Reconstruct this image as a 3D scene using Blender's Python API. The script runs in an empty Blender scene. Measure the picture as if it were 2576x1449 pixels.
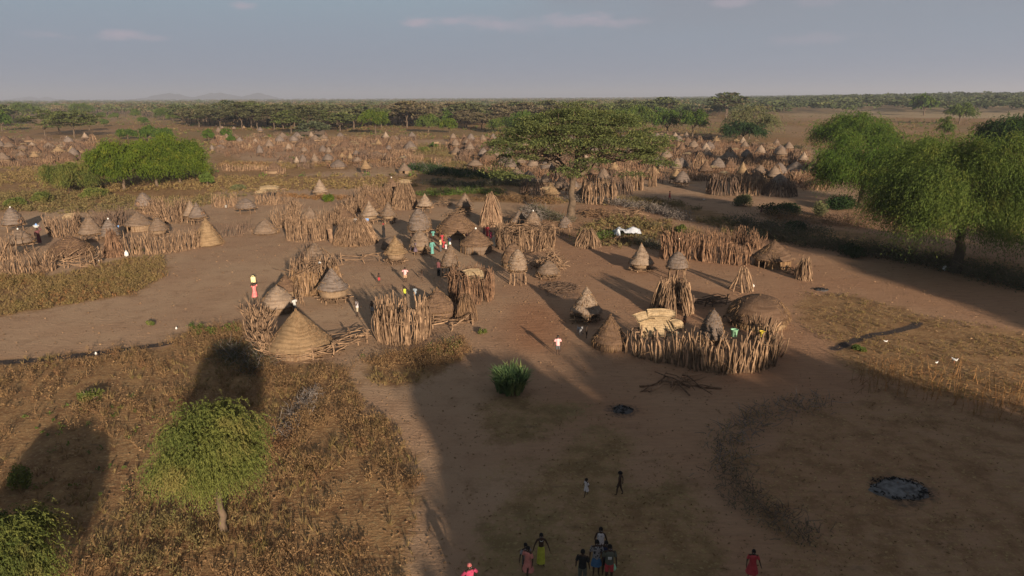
SUNE = 5.0; WORLDE = .05; EXPO = 0.95; HAZE = 1.4e-4; HAZEC = (.72, .74, .86)
SKYLO = (2.7, 3.08, 3.85); SKYHI = (3.0, 4.4, 5.0); SKYCL = (2.7, 2.95, 3.5); SKYPK = (4.6, 4.0, 4.6)
BARE1 = (.345, .230, .148); BARE2 = (.295, .182, .115)
SHADE = [(14.5, 1, 11.5, 13, 3, 0), (26, 3, 11, 13, 3, 0), (38, 4, 10.5, 13, 2.5, 0), (49, 0, 8.5, 13, 2.5, 0), (20, -12, 10, 14, 3, 0), (34, -10, 10, 14, 3, 0), (65, 27, 16, 13, 2.5, 0), (74, 36, 16, 14, 2.5, 0), (84, 46, 13, 14, 2.5, 0), (100, 58, 13, 14, 2.5, 0), (45, -10, 11, 14, 2, 0), (35, 5, 9, 12, 1.5, 0), (62, 8, 9, 14, 1.5, 0), (64, 22, 12, 14, 1.5, 0)]
import bpy, math, random
import numpy as np
from mathutils import Vector, Matrix
PI = math.pi
SC = bpy.context.scene
COL = SC.collection
# ------------------------------------------------------------------ camera
FPX = 1717.0                      # focal length in pixels of a 2576 wide picture (24 mm on 36 mm)
CAMH = 19.0
PITCH = math.radians(15.6); ROLL = math.radians(0.245)
C = np.array([0.0, 0.0, CAMH])
F = np.array([0, math.cos(PITCH), -math.sin(PITCH)])
R0 = np.array([1.0, 0, 0]); U0 = np.array([0, math.sin(PITCH), math.cos(PITCH)])
U = math.cos(ROLL) * U0 + math.sin(ROLL) * R0
RT = math.cos(ROLL) * R0 - math.sin(ROLL) * U0
cam = bpy.data.cameras.new('camera'); cam.lens = 24; cam.sensor_width = 36
cam.clip_start = 0.5; cam.clip_end = 60000
co = bpy.data.objects.new('camera', cam); COL.objects.link(co)
co.matrix_world = Matrix(((RT[0], U[0], -F[0], C[0]), (RT[1], U[1], -F[1], C[1]), (RT[2], U[2], -F[2], C[2]), (0, 0, 0, 1)))
SC.camera = co
SC.render.resolution_x = 1024; SC.render.resolution_y = 576

def gp(x, y):                     # where a line of sight through (x, y) of the survey picture meets the ground
    d = F * FPX + RT * (x - 1288) - U * (y - 724.5)
    t = -CAMH / d[2]
    p = C + d * t
    return np.array([p[0], p[1], 0.0])
def proj(p):
    v = np.asarray(p, float) - C
    z = v @ F
    return 1288 + FPX * (v @ RT) / z, 724.5 - FPX * (v @ U) / z
def mpp(p):                       # metres per survey pixel at a point
    return float((np.asarray(p) - C) @ F) / FPX
def hgt(p, ytop):                 # height over p that reaches picture row ytop
    k = (724.5 - ytop) / FPX; v = np.asarray(p) - C
    a = v @ U - k * (v @ F); b = U[2] - k * F[2]
    return float(-a / b)
def back(p, r):                   # step r metres away from the camera
    d = np.array([p[0], p[1], 0]); d /= np.linalg.norm(d)
    return p + d * r
def inpoly(px, py, poly):
    n = len(poly); c = np.zeros(np.shape(px), bool); j = n - 1
    for i in range(n):
        xi, yi = poly[i][:2]; xj, yj = poly[j][:2]
        with np.errstate(divide='ignore', invalid='ignore'):
            m = ((yi > py) != (yj > py)) & (px < (xj - xi) * (py - yi) / ((yj - yi) or 1e-9) + xi)
        c ^= m; j = i
    return c
def gpoly(pts): return [gp(*p) for p in pts]
def sstep(a, b, x):
    t = np.clip((x - a) / (b - a), 0, 1); return t * t * (3 - 2 * t)
_rs = np.random.RandomState(5); _tab = _rs.rand(256, 256)
def vnoise(x, y):
    xi = np.floor(x).astype(int); yi = np.floor(y).astype(int); fx = x - xi; fy = y - yi
    fx = fx * fx * (3 - 2 * fx); fy = fy * fy * (3 - 2 * fy)
    a = _tab[xi & 255, yi & 255]; b = _tab[(xi + 1) & 255, yi & 255]; c = _tab[xi & 255, (yi + 1) & 255]; d = _tab[(xi + 1) & 255, (yi + 1) & 255]
    return a * (1 - fx) * (1 - fy) + b * fx * (1 - fy) + c * (1 - fx) * fy + d * fx * fy
def fbm(x, y, o=4):
    s = 0; a = .5
    for i in range(o): s = s + a * vnoise(x + 17 * i, y + 9 * i); x = x * 2.03; y = y * 2.03; a *= .5
    return s
def terrain(x, y):                # gentle rise of the land on the far right
    x = np.asarray(x, float); y = np.asarray(y, float)
    return 13 * sstep(500, 1500, y) * sstep(.1, .72, x / np.maximum(y, 1))
# ------------------------------------------------------------------ mesh builder
class MB:
    def __init__(s): s.v = []; s.q = []; s.t = []; s.n = 0; s.tint = []; s.st = []; s.mi = []; s.tm = []
    def add(s, v, q=None, t=None, tint=.5, st=None, mi=0):
        v = np.asarray(v, float).reshape(-1, 3); k = len(v)
        s.v.append(v)
        s.tint.append(np.full(k, tint) if np.isscalar(tint) else np.asarray(tint, float))
        s.st.append(np.zeros((k, 3)) if st is None else np.asarray(st, float))
        if q is not None and len(q): s.q.append(np.asarray(q, int).reshape(-1, 4) + s.n); s.mi.append(np.full(len(s.q[-1]), mi))
        if t is not None and len(t): s.t.append(np.asarray(t, int).reshape(-1, 3) + s.n); s.tm.append(np.full(len(s.t[-1]), mi))
        s.n += k; return s
    def arrays(s):
        return (np.concatenate(s.v), np.concatenate(s.q) if s.q else np.zeros((0, 4), int),
                np.concatenate(s.t) if s.t else np.zeros((0, 3), int), np.concatenate(s.tint), np.concatenate(s.st),
                np.concatenate(s.mi + s.tm) if s.mi or s.tm else np.zeros(0, int))
    def mesh(s, name, mats, smooth=False):
        v, q, t, ti, st, mi = s.arrays()
        me = bpy.data.meshes.new(name)
        me.vertices.add(len(v)); me.vertices.foreach_set('co', v.ravel().astype(np.float32))
        lv = np.concatenate([q.ravel(), t.ravel()]); me.loops.add(len(lv)); me.loops.foreach_set('vertex_index', lv.astype(np.int32))
        npol = len(q) + len(t); me.polygons.add(npol)
        ls = np.concatenate([np.arange(len(q)) * 4, len(q) * 4 + np.arange(len(t)) * 3])
        me.polygons.foreach_set('loop_start', ls.astype(np.int32))
        if not isinstance(mats, (list, tuple)): mats = [mats]
        for m in mats: me.materials.append(m)
        if mi.any(): me.polygons.foreach_set('material_index', mi.astype(np.int32))
        me.update(calc_edges=True)
        a = me.attributes.new('tint', 'FLOAT', 'POINT'); a.data.foreach_set('value', ti.astype(np.float32))
        a = me.attributes.new('st', 'FLOAT_VECTOR', 'POINT'); a.data.foreach_set('vector', st.ravel().astype(np.float32))
        if smooth: me.polygons.foreach_set('use_smooth', np.ones(npol, bool))
        me.validate(); return me
def obj(name, mb, mat, parent=None, smooth=False, link=True, loc=None):
    me = mb.mesh(name, mat, smooth) if isinstance(mb, MB) else mb
    o = bpy.data.objects.new(name, me)
    if link: COL.objects.link(o)
    if parent is not None: o.parent = parent
    if loc is not None: o.location = loc
    return o
def tag(o, label, cat=None, group=None, kind=None):
    o['label'] = label
    if cat: o['category'] = cat
    if group: o['group'] = group
    if kind: o['kind'] = kind
    return o
def empty(name, loc, label, cat, group=None, rz=0, link=True):
    o = bpy.data.objects.new(name, None); o.empty_display_size = .3
    if link: COL.objects.link(o)
    o.location = loc; o.rotation_euler = (0, 0, rz)
    if label: tag(o, label, cat, group)
    return o
KIDS = {}
def kids(o):
    return KIDS.get(o.name, [])
def tmpl(name, parts):            # an unlinked thing with parts, to be copied
    r = bpy.data.objects.new(name, None); KIDS[r.name] = []
    for nm, mb, mat, sm in parts:
        me = mb.mesh(nm, mat, sm) if isinstance(mb, MB) else mb
        KIDS[r.name].append((nm, me))
    return r
def place(t, name, loc, rz, sc, label, cat, group=None, mats=None):
    r = bpy.data.objects.new(name, None); COL.objects.link(r); r.location = loc; r.rotation_euler = (0, 0, rz)
    r.scale = sc if isinstance(sc, tuple) else (sc, sc, sc)
    for nm, me in KIDS[t.name]:
        c = bpy.data.objects.new(nm, me); COL.objects.link(c); c.parent = r
        if mats and nm in mats:
            c.material_slots[0].link = 'OBJECT'; c.material_slots[0].material = mats[nm]
    return tag(r, label, cat, group)
# ---- primitive generators
def tubes(mb, P, Rr, sides=5, tint=None, rng=None, mi=0):
    """P: (n, k, 3) polylines, Rr: (n, k) radii"""
    P = np.asarray(P, float); Rr = np.asarray(Rr, float); n, k, _ = P.shape
    d = P[:, -1] - P[:, 0]; d /= np.linalg.norm(d, axis=1, keepdims=True) + 1e-9
    ref = np.where(np.abs(d[:, 2:3]) > .9, np.array([[1., 0, 0]]), np.array([[0, 0, 1.]]))
    a = np.cross(d, ref); a /= np.linalg.norm(a, axis=1, keepdims=True); b = np.cross(d, a)
    th = np.arange(sides) * 2 * PI / sides
    off = a[:, None, None, :] * np.cos(th)[None, None, :, None] + b[:, None, None, :] * np.sin(th)[None, None, :, None]
    V = P[:, :, None, :] + off * Rr[:, :, None, None]
    idx = np.arange(n * k * sides).reshape(n, k, sides)
    q = np.stack([idx[:, :-1, :], np.roll(idx, -1, 2)[:, :-1, :], np.roll(idx, -1, 2)[:, 1:, :], idx[:, 1:, :]], -1).reshape(-1, 4)
    tn = np.full(n, .5) if tint is None else tint
    caps = []
    if sides == 5: caps = np.stack([idx[:, -1, 0], idx[:, -1, 1], idx[:, -1, 2]], -1).tolist() + np.stack([idx[:, -1, 0], idx[:, -1, 2], idx[:, -1, 3]], -1).tolist() + np.stack([idx[:, -1, 0], idx[:, -1, 3], idx[:, -1, 4]], -1).tolist()
    elif sides == 4: caps = np.stack([idx[:, -1, 0], idx[:, -1, 1], idx[:, -1, 2]], -1).tolist() + np.stack([idx[:, -1, 0], idx[:, -1, 2], idx[:, -1, 3]], -1).tolist()
    elif sides == 3: caps = idx[:, -1, :3].tolist()
    mb.add(V.reshape(-1, 3), q, caps, np.repeat(tn, k * sides), mi=mi)
def sticks(mb, a, b, r0, r1, rng, bend=.06, k=5, sides=5, tint=None):
    a = np.asarray(a, float); b = np.asarray(b, float); n = len(a)
    if n == 0: return
    t = np.linspace(0, 1, k)[None, :, None]
    L = np.linalg.norm(b - a, axis=1)[:, None, None]
    P = a[:, None, :] * (1 - t) + b[:, None, :] * t
    o = rng.randn(n, k, 3) * bend * L * .45; o[:, 0] = 0
    s = rng.randn(n, 1, 3) * bend * L * np.sin(t * PI) * 1.2
    P = P + o * .6 + s
    r0 = np.broadcast_to(r0, (n,)); r1 = np.broadcast_to(r1, (n,))
    Rr = r0[:, None] * (1 - t[:, :, 0]) + r1[:, None] * t[:, :, 0]
    Rr = Rr * (1 + .18 * rng.randn(n, k))
    tubes(mb, P, np.abs(Rr) + .004, sides, rng.rand(n) if tint is None else tint)
def blades(mb, base, tip, w, tint, rng):
    """narrow triangles"""
    base = np.asarray(base, float); tip = np.asarray(tip, float); n = len(base)
    d = tip - base; s = np.cross(d, rng.randn(n, 3)); s /= np.linalg.norm(s, axis=1, keepdims=True) + 1e-9
    w = np.broadcast_to(w, (n,))[:, None]
    V = np.stack([base - s * w, base + s * w, tip], 1).reshape(-1, 3)
    mb.add(V, None, np.arange(3 * n).reshape(-1, 3), np.repeat(np.broadcast_to(tint, (n,)), 3))
def leaves(mb, c, u, v, tint):
    """diamond quads with half axes u and v"""
    n = len(c); V = np.stack([c - u, c - v, c + u, c + v], 1).reshape(-1, 3)
    mb.add(V, np.arange(4 * n).reshape(-1, 4), None, np.repeat(np.broadcast_to(tint, (n,)), 4))
def rdir(n, rng):
    d = rng.randn(n, 3); return d / np.linalg.norm(d, axis=1, keepdims=True)
def leafcloud(mb, c, size, tint, rng, flat=0., asp=.45):
    n = len(c); u = rdir(n, rng); u[:, 2] *= (1 - flat); u /= np.linalg.norm(u, axis=1, keepdims=True)
    v = np.cross(u, rdir(n, rng)); v[:, 2] *= (1 - flat); v /= np.linalg.norm(v, axis=1, keepdims=True) + 1e-9
    s = (size * (.6 + .8 * rng.rand(n)))[:, None]
    leaves(mb, c, u * s, v * s * asp, tint)
def lathe(mb, prof, seg, rng, wob=.02, lump=0., a0=0., a1=2 * PI, cx=0., cy=0., lean=(0, 0), tint=.5, oval=1., zw=0.):
    """prof: list of (r, z); wob = ragged radial noise per vertex, lump = low frequency"""
    prof = np.asarray(prof, float); m = len(prof)
    closed = abs(a1 - a0 - 2 * PI) < 1e-6
    th = np.linspace(a0, a1, seg + 1)
    ph = rng.rand(6) * 6.28
    lm = 1 + lump * (np.sin(th * 2 + ph[0]) * .5 + np.sin(th * 3 + ph[1]) * .35 + np.sin(th * 5 + ph[2]) * .2)
    w = rng.randn(m, seg + 1) * wob
    if closed: w[:, -1] = w[:, 0]
    r = prof[:, 0:1] * (lm[None, :]) + w * np.minimum(prof[:, 0:1] * 3, 1)
    zmax = prof[:, 1].max(); zmin = prof[:, 1].min(); zt = ((prof[:, 1] - zmin) / max(zmax - zmin, 1e-6))[:, None]
    X = cx + r * np.cos(th)[None] + lean[0] * zt; Y = cy + r * np.sin(th)[None] * oval + lean[1] * zt
    Z = prof[:, 1:2] + rng.randn(m, seg + 1) * wob * .5 * np.minimum(prof[:, 0:1], 1)
    if zw: Z = Z + zw * np.sin(zt * PI) * (np.sin(th * 2 + ph[3] + zt * 2.5) + .6 * np.sin(th * 5 + ph[4] - zt * 4))
    if closed: Z[:, -1] = Z[:, 0]
    sl = np.concatenate([[0], np.cumsum(np.hypot(np.diff(prof[:, 0]), np.diff(prof[:, 1])))])
    Rm = prof[:, 0].max()
    st = np.stack([np.broadcast_to(th * Rm, (m, seg + 1)), np.broadcast_to(sl[:, None], (m, seg + 1)), np.full((m, seg + 1), ph[5])], -1)
    idx = np.arange(m * (seg + 1)).reshape(m, seg + 1)
    q = np.stack([idx[:-1, :-1], idx[:-1, 1:], idx[1:, 1:], idx[1:, :-1]], -1).reshape(-1, 4)
    mb.add(np.stack([X, Y, Z], -1).reshape(-1, 3), q, None, tint, st.reshape(-1, 3))
def box(mb, c, s, rz=0, rx=0, tint=.5, bev=.12):
    """box with chamfered edges"""
    s = np.asarray(s, float) / 2; b = min(s) * bev * 2
    V = []; Fq = []
    for z, k in ((-s[2], 1 - b / min(s[:2])), (-s[2] + b, 1), (s[2] - b, 1), (s[2], 1 - b / min(s[:2]))):
        x = s[0] - (0 if k == 1 else b); y = s[1] - (0 if k == 1 else b); e = b * .7
        V += [(-x + e, -y, z), (x - e, -y, z), (x, -y + e, z), (x, y - e, z), (x - e, y, z), (-x + e, y, z), (-x, y - e, z), (-x, -y + e, z)]
    V = np.array(V, float)
    for l in range(3):
        for i in range(8): Fq.append((l * 8 + i, l * 8 + (i + 1) % 8, l * 8 + 8 + (i + 1) % 8, l * 8 + 8 + i))
    for o, fl in ((0, 1), (24, 0)):
        for a in ((0, 1, 2, 3), (0, 3, 4, 7), (4, 5, 6, 7)): Fq.append(tuple(o + i for i in (a[::-1] if fl else a)))
    cxr, sxr = math.cos(rx), math.sin(rx); V = V @ np.array([[1, 0, 0], [0, cxr, sxr], [0, -sxr, cxr]])
    cz, sz = math.cos(rz), math.sin(rz); V = V @ np.array([[cz, sz, 0], [-sz, cz, 0], [0, 0, 1]])
    mb.add(V + np.asarray(c), Fq, None, tint)
def ball(mb, c, r, seg=10, rng=None, wob=0., tint=.5):
    n = 7; P = [(math.sin(PI * i / n) * 1., -math.cos(PI * i / n)) for i in range(n + 1)]
    th = np.linspace(0, 2 * PI, seg, endpoint=False); r = np.broadcast_to(r, (3,))
    V = []
    for pr, pz in P:
        for t in th: V.append((pr * math.cos(t) * r[0], pr * math.sin(t) * r[1], pz * r[2]))
    V = np.array(V)
    if rng is not None and wob: V *= 1 + rng.randn(len(V), 1) * wob
    q = [(i * seg + j, i * seg + (j + 1) % seg, (i + 1) * seg + (j + 1) % seg, (i + 1) * seg + j) for i in range(n) for j in range(seg)]
    mb.add(V + np.asarray(c), q, None, tint)
# ------------------------------------------------------------------ materials
def newmat(name):
    m = bpy.data.materials.new(name); m.use_nodes = True; nt = m.node_tree; nt.nodes.clear()
    out = nt.nodes.new('ShaderNodeOutputMaterial'); b = nt.nodes.new('ShaderNodeBsdfPrincipled')
    b.inputs['Roughness'].default_value = .9; b.inputs['Specular IOR Level'].default_value = .15
    nt.links.new(b.outputs[0], out.inputs[0]); return m, nt, b, out
def N(nt, t, **k):
    n = nt.nodes.new(t)
    for a, v in k.items():
        if a.startswith('i_'):
            key = a[2:]; n.inputs[int(key) if key.isdigit() else key.replace('_', ' ')].default_value = v
        else: setattr(n, a, v)
    return n
def noise(nt, vec, scale, detail=4, rough=.6):
    n = N(nt, 'ShaderNodeTexNoise', i_Scale=scale, i_Detail=detail, i_Roughness=rough)
    if vec is not None: nt.links.new(vec, n.inputs['Vector'])
    return n.outputs[0]
def mix(nt, f, a, b):
    n = N(nt, 'ShaderNodeMix', data_type='RGBA')
    for s, v in ((0, f), (6, a), (7, b)):
        if hasattr(v, 'links'): nt.links.new(v, n.inputs[s])
        else: n.inputs[s].default_value = v if s == 0 else (*v, 1)
    return n.outputs[2]
def ramp(nt, f, lo, hi):
    n = N(nt, 'ShaderNodeMapRange', interpolation_type='SMOOTHSTEP'); nt.links.new(f, n.inputs[0])
    n.inputs[1].default_value = lo; n.inputs[2].default_value = hi; return n.outputs[0]
def math_(nt, op, a, b):
    n = N(nt, 'ShaderNodeMath', operation=op)
    for i, v in enumerate((a, b)):
        if hasattr(v, 'links'): nt.links.new(v, n.inputs[i])
        else: n.inputs[i].default_value = v
    return n.outputs[0]
def attr(nt, nm, out=2): return N(nt, 'ShaderNodeAttribute', attribute_name=nm).outputs[out]
def bump(nt, b, h, s, d=.05):
    n = N(nt, 'ShaderNodeBump', i_Strength=s, i_Distance=d); nt.links.new(h, n.inputs['Height']); nt.links.new(n.outputs[0], b.inputs['Normal'])
def m_leaf(name, a, b, c=None, trans=.3):
    m, nt, bs, out = newmat(name)
    t = attr(nt, 'tint'); col = mix(nt, t, a, b)
    if c: col = mix(nt, ramp(nt, noise(nt, N(nt, 'ShaderNodeTexCoord').outputs['Object'], .5, 3), .5, .68), col, c)
    nt.links.new(col, bs.inputs[0])
    tr = N(nt, 'ShaderNodeBsdfTranslucent'); nt.links.new(col, tr.inputs[0])
    mx = N(nt, 'ShaderNodeMixShader', i_0=trans); nt.links.new(bs.outputs[0], mx.inputs[1]); nt.links.new(tr.outputs[0], mx.inputs[2])
    nt.links.new(mx.outputs[0], out.inputs[0]); return m
def m_straw(name, a, b, c, band=1.):
    m, nt, bs, out = newmat(name)
    st = attr(nt, 'st', 1)
    mp = N(nt, 'ShaderNodeMapping'); nt.links.new(st, mp.inputs[0]); mp.inputs['Scale'].default_value = (9, .9, 3)
    f = noise(nt, mp.outputs[0], 1.6, 6, .7)
    mp2 = N(nt, 'ShaderNodeMapping'); nt.links.new(st, mp2.inputs[0]); mp2.inputs['Scale'].default_value = (.5, 4.5, 3)
    g = noise(nt, mp2.outputs[0], 1.1, 3)
    h = noise(nt, st, .9, 4)
    col = mix(nt, ramp(nt, f, .3, .7), a, b)
    col = mix(nt, ramp(nt, g, .42, .66), col, c)
    col = mix(nt, math_(nt, 'MULTIPLY', ramp(nt, h, .5, .7), .55), col, tuple(x * .55 for x in b))
    rnd = N(nt, 'ShaderNodeObjectInfo').outputs['Random']; col = mix(nt, math_(nt, 'MULTIPLY', rnd, .5), col, tuple(x * k for x, k in zip(b, (.72, .68, .66))))
    nt.links.new(col, bs.inputs[0]); bump(nt, bs, math_(nt, 'ADD', f, math_(nt, 'MULTIPLY', g, band)), .9, .09); return m
def m_tint(name, a, b, c=None, sc=3., rough=.9, bm=.5):
    m, nt, bs, out = newmat(name)
    t = attr(nt, 'tint'); col = mix(nt, t, a, b)
    o = N(nt, 'ShaderNodeTexCoord').outputs['Object']; f = noise(nt, o, sc, 5)
    col = mix(nt, ramp(nt, f, .35, .7), col, c or tuple(x * .6 for x in a))
    nt.links.new(col, bs.inputs[0]); bs.inputs['Roughness'].default_value = rough
    if bm: bump(nt, bs, noise(nt, o, sc * 6, 3), bm, .02)
    return m
def m_cloth(name, a, v=.75):
    m, nt, bs, out = newmat(name); o = N(nt, 'ShaderNodeTexCoord').outputs['Object']
    col = mix(nt, ramp(nt, noise(nt, o, 9, 4), .35, .7), a, tuple(x * v for x in a)); nt.links.new(col, bs.inputs[0]); return m
def m_pattern(name, a, b, kind='stripe', sc=14.):
    m, nt, bs, out = newmat(name); o = N(nt, 'ShaderNodeTexCoord').outputs['Object']
    if kind == 'stripe':
        w = N(nt, 'ShaderNodeTexWave', i_Scale=sc, bands_direction='X'); nt.links.new(o, w.inputs[0]); f = ramp(nt, w.outputs[1], .45, .55)
    else:
        w = N(nt, 'ShaderNodeTexVoronoi', i_Scale=sc); nt.links.new(o, w.inputs[0]); f = ramp(nt, w.outputs[0], .35, .45)
    nt.links.new(mix(nt, f, a, b), bs.inputs[0]); return m
M = {}
M['wood'] = m_tint('weathered_wood', (0.352, 0.223, 0.135), (0.136, 0.085, 0.054), (0.088, 0.053, 0.033), 2.)
M['wood_grey'] = m_tint('grey_wood', (0.200, 0.130, 0.089), (0.111, 0.070, 0.050), (0.067, 0.043, 0.031), 2.)
M['wood_red'] = m_tint('red_wood', (0.299, 0.170, 0.100), (0.123, 0.071, 0.043), (0.075, 0.041, 0.026), 2.)
M['wood_pale'] = m_tint('pale_wood', (0.311, 0.203, 0.128), (0.222, 0.135, 0.083), (0.148, 0.086, 0.055), 2.)
M['bark'] = m_tint('tree_bark', (0.150, 0.104, 0.070), (0.098, 0.068, 0.048), (0.056, 0.040, 0.028), 1.5, bm=1.)
M['bark_dark'] = m_tint('dark_bark', (.10, .075, .055), (.06, .045, .035), None, 1.5, bm=1.)
M['straw'] = m_straw('grey_brown_thatch', (0.226, 0.164, 0.122), (0.158, 0.111, 0.081), (0.110, 0.076, 0.055))
M['straw_y'] = m_straw('golden_thatch', (0.303, 0.208, 0.121), (0.223, 0.145, 0.081), (0.160, 0.105, 0.058))
M['straw_g'] = m_straw('grey_thatch', (0.206, 0.161, 0.136), (0.138, 0.105, 0.087), (0.089, 0.066, 0.055))
M['straw_b'] = m_straw('brown_thatch', (0.176, 0.110, 0.070), (0.119, 0.072, 0.047), (0.079, 0.047, 0.030))
M['straw_p'] = m_straw('pale_thatch', (0.331, 0.246, 0.181), (0.234, 0.171, 0.126), (0.144, 0.102, 0.077))
M['wicker'] = m_straw('woven_wicker', (0.272, 0.188, 0.122), (0.207, 0.140, 0.087), (0.172, 0.113, 0.072), .4)
M['wicker_d'] = m_straw('dark_wicker', (0.122, 0.087, 0.063), (0.072, 0.052, 0.038), (0.057, 0.042, 0.031), .4)
M['hay'] = m_tint('loose_straw', (0.275, 0.172, 0.092), (0.168, 0.099, 0.052), (0.122, 0.069, 0.037), 3.)
M['hide'] = m_tint('pale_hide', (0.468, 0.334, 0.194), (0.378, 0.264, 0.150), (0.270, 0.176, 0.097), 2.5, bm=.3)
def m_hide():
    m, nt, bs, out = newmat('jointed_hide'); o = N(nt, 'ShaderNodeTexCoord').outputs['Object']
    br = N(nt, 'ShaderNodeTexBrick', i_Scale=1.6); br.inputs['Color1'].default_value = (.40, .285, .165, 1); br.inputs['Color2'].default_value = (.33, .23, .13, 1); br.inputs['Mortar'].default_value = (.12, .08, .05, 1); br.inputs['Mortar Size'].default_value = .03
    nt.links.new(o, br.inputs['Vector']); col = mix(nt, ramp(nt, noise(nt, o, 3., 5), .4, .7), (.26, .18, .10), (.42, .31, .19))
    nt.links.new(mix(nt, .45, col, br.outputs[0]), bs.inputs[0]); bump(nt, bs, noise(nt, o, 8., 4), .5, .04); return m
M['hide'] = m_hide()
M['twig'] = m_tint('dry_twigs', (.24, .175, .12), (.13, .09, .065), (.10, .07, .055), 1.)
M['twig_grey'] = m_tint('grey_twigs', (.24, .20, .175), (.12, .10, .09), (.08, .065, .06), 1.)
M['twig_red'] = m_tint('red_brown_twigs', (.24, .145, .08), (.13, .075, .045), (.09, .055, .035), 1.)
M['lf_bright'] = m_leaf('bright_green_leaves', (0.109, 0.149, 0.016), (0.040, 0.066, 0.010), (0.138, 0.154, 0.020))
M['lf_green'] = m_leaf('green_leaves', (0.081, 0.131, 0.020), (0.030, 0.057, 0.011), (0.106, 0.131, 0.022))
M['lf_mid'] = m_leaf('mid_green_leaves', (0.106, 0.145, 0.029), (0.043, 0.069, 0.015), (0.124, 0.138, 0.029))
M['lf_feather'] = m_leaf('feathery_leaves', (0.156, 0.162, 0.040), (0.056, 0.078, 0.020), (0.188, 0.156, 0.050))
M['lf_dark'] = m_leaf('dark_green_leaves', (.032, .062, .020), (.014, .030, .011), (.045, .07, .02))
M['lf_acacia'] = m_leaf('acacia_leaves', (0.150, 0.169, 0.055), (0.072, 0.091, 0.031), (0.169, 0.169, 0.052))
M['lf_olive'] = m_leaf('olive_leaves', (0.150, 0.150, 0.065), (0.072, 0.078, 0.036), (0.156, 0.130, 0.065))
M['lf_brown'] = m_leaf('brown_thorn_leaves', (0.188, 0.143, 0.083), (0.101, 0.081, 0.050), (0.173, 0.151, 0.062))
M['lf_greyg'] = m_leaf('grey_green_leaves', (.14, .155, .085), (.08, .095, .05), (.12, .13, .06))
M['lf_wood'] = m_leaf('far_wood_leaves', (0.124, 0.143, 0.052), (0.058, 0.075, 0.034), (0.137, 0.104, 0.068))
M['lf_farg'] = m_leaf('far_green_leaves', (.085, .105, .04), (.04, .055, .024), (.10, .085, .05))
M['lf_blade'] = m_leaf('long_blades', (0.154, 0.224, 0.084), (0.056, 0.098, 0.039), (0.238, 0.252, 0.084))
M['g_dry'] = m_leaf('dry_weeds', (0.286, 0.178, 0.084), (0.143, 0.083, 0.044), (0.189, 0.100, 0.050))
M['g_ochre'] = m_leaf('ochre_grass', (0.272, 0.183, 0.081), (0.151, 0.106, 0.046), (0.182, 0.138, 0.050))
M['g_olive'] = m_leaf('olive_weeds', (0.199, 0.154, 0.063), (0.104, 0.084, 0.038), (0.228, 0.141, 0.068))
M['g_green'] = m_leaf('green_weeds', (.10, .145, .03), (.05, .08, .02), (.13, .14, .03))
M['g_dark'] = m_leaf('dark_weeds', (.095, .095, .05), (.055, .052, .03), (.12, .10, .06))
M['g_grey'] = m_leaf('grey_weeds', (.24, .20, .175), (.15, .12, .105), (.13, .10, .08))
M['g_rust'] = m_leaf('rusty_stalks', (0.306, 0.158, 0.064), (0.162, 0.083, 0.038), (0.234, 0.141, 0.060))
M['white'] = m_cloth('white_plastic', (.60, .58, .56), .8)
M['tarp'] = m_cloth('white_tarpaulin', (.50, .51, .55), .7)
M['skin'] = m_cloth('dark_skin', (.055, .033, .024), .8)
M['hair'] = m_cloth('black_hair', (.012, .010, .010))
M['ash'] = m_tint('ash', (.20, .19, .19), (.10, .095, .095), (.05, .045, .045), 2.5)
M['char'] = m_tint('charcoal', (.03, .026, .025), (.014, .012, .012), None, 4.)
M['dirt_dark'] = m_tint('dark_earth', (.13, .085, .06), (.09, .06, .045), None, 2.)
CL = dict(pink=(.62, .20, .18), coral=(.72, .24, .19), red=(.55, .03, .04), black=(.02, .02, .022), teal=(.13, .40, .34), yellow=(.62, .62, .04), hiviz=(.62, .68, .04),
          white=(.70, .67, .64), grey=(.32, .31, .33), cream=(.55, .44, .30), peach=(.62, .36, .20), navy=(.03, .035, .09), green=(.03, .35, .14),
          purple=(.16, .10, .14), paleblue=(.36, .42, .48), orange=(.58, .17, .06), brown=(.16, .09, .06), blue=(.05, .17, .36), olive=(.10, .10, .07), magenta=(.66, .04, .14), sand=(.60, .45, .22), maroon=(.16, .03, .035), dkgrey=(.08, .08, .085))
def cm(n):
    k = 'cl_' + n
    if k not in M: M[k] = m_cloth('cloth_' + n, tuple(x * .6 + .03 * (1 if sum(CL[n]) > .2 else .2) for x in CL[n]))
    return M[k]
M['stripe_rw'] = m_pattern('red_white_stripes', (.62, .03, .06), (.72, .66, .64), 'stripe', 9.)
M['print_grey'] = m_pattern('grey_print', (.30, .27, .28), (.48, .42, .42), 'dots', 14.)
M['print_black'] = m_pattern('black_print', (.02, .02, .025), (.22, .20, .20), 'dots', 18.)
M['print_pink'] = m_pattern('pink_print', (.66, .22, .20), (.55, .14, .14), 'dots', 16.)
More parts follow.
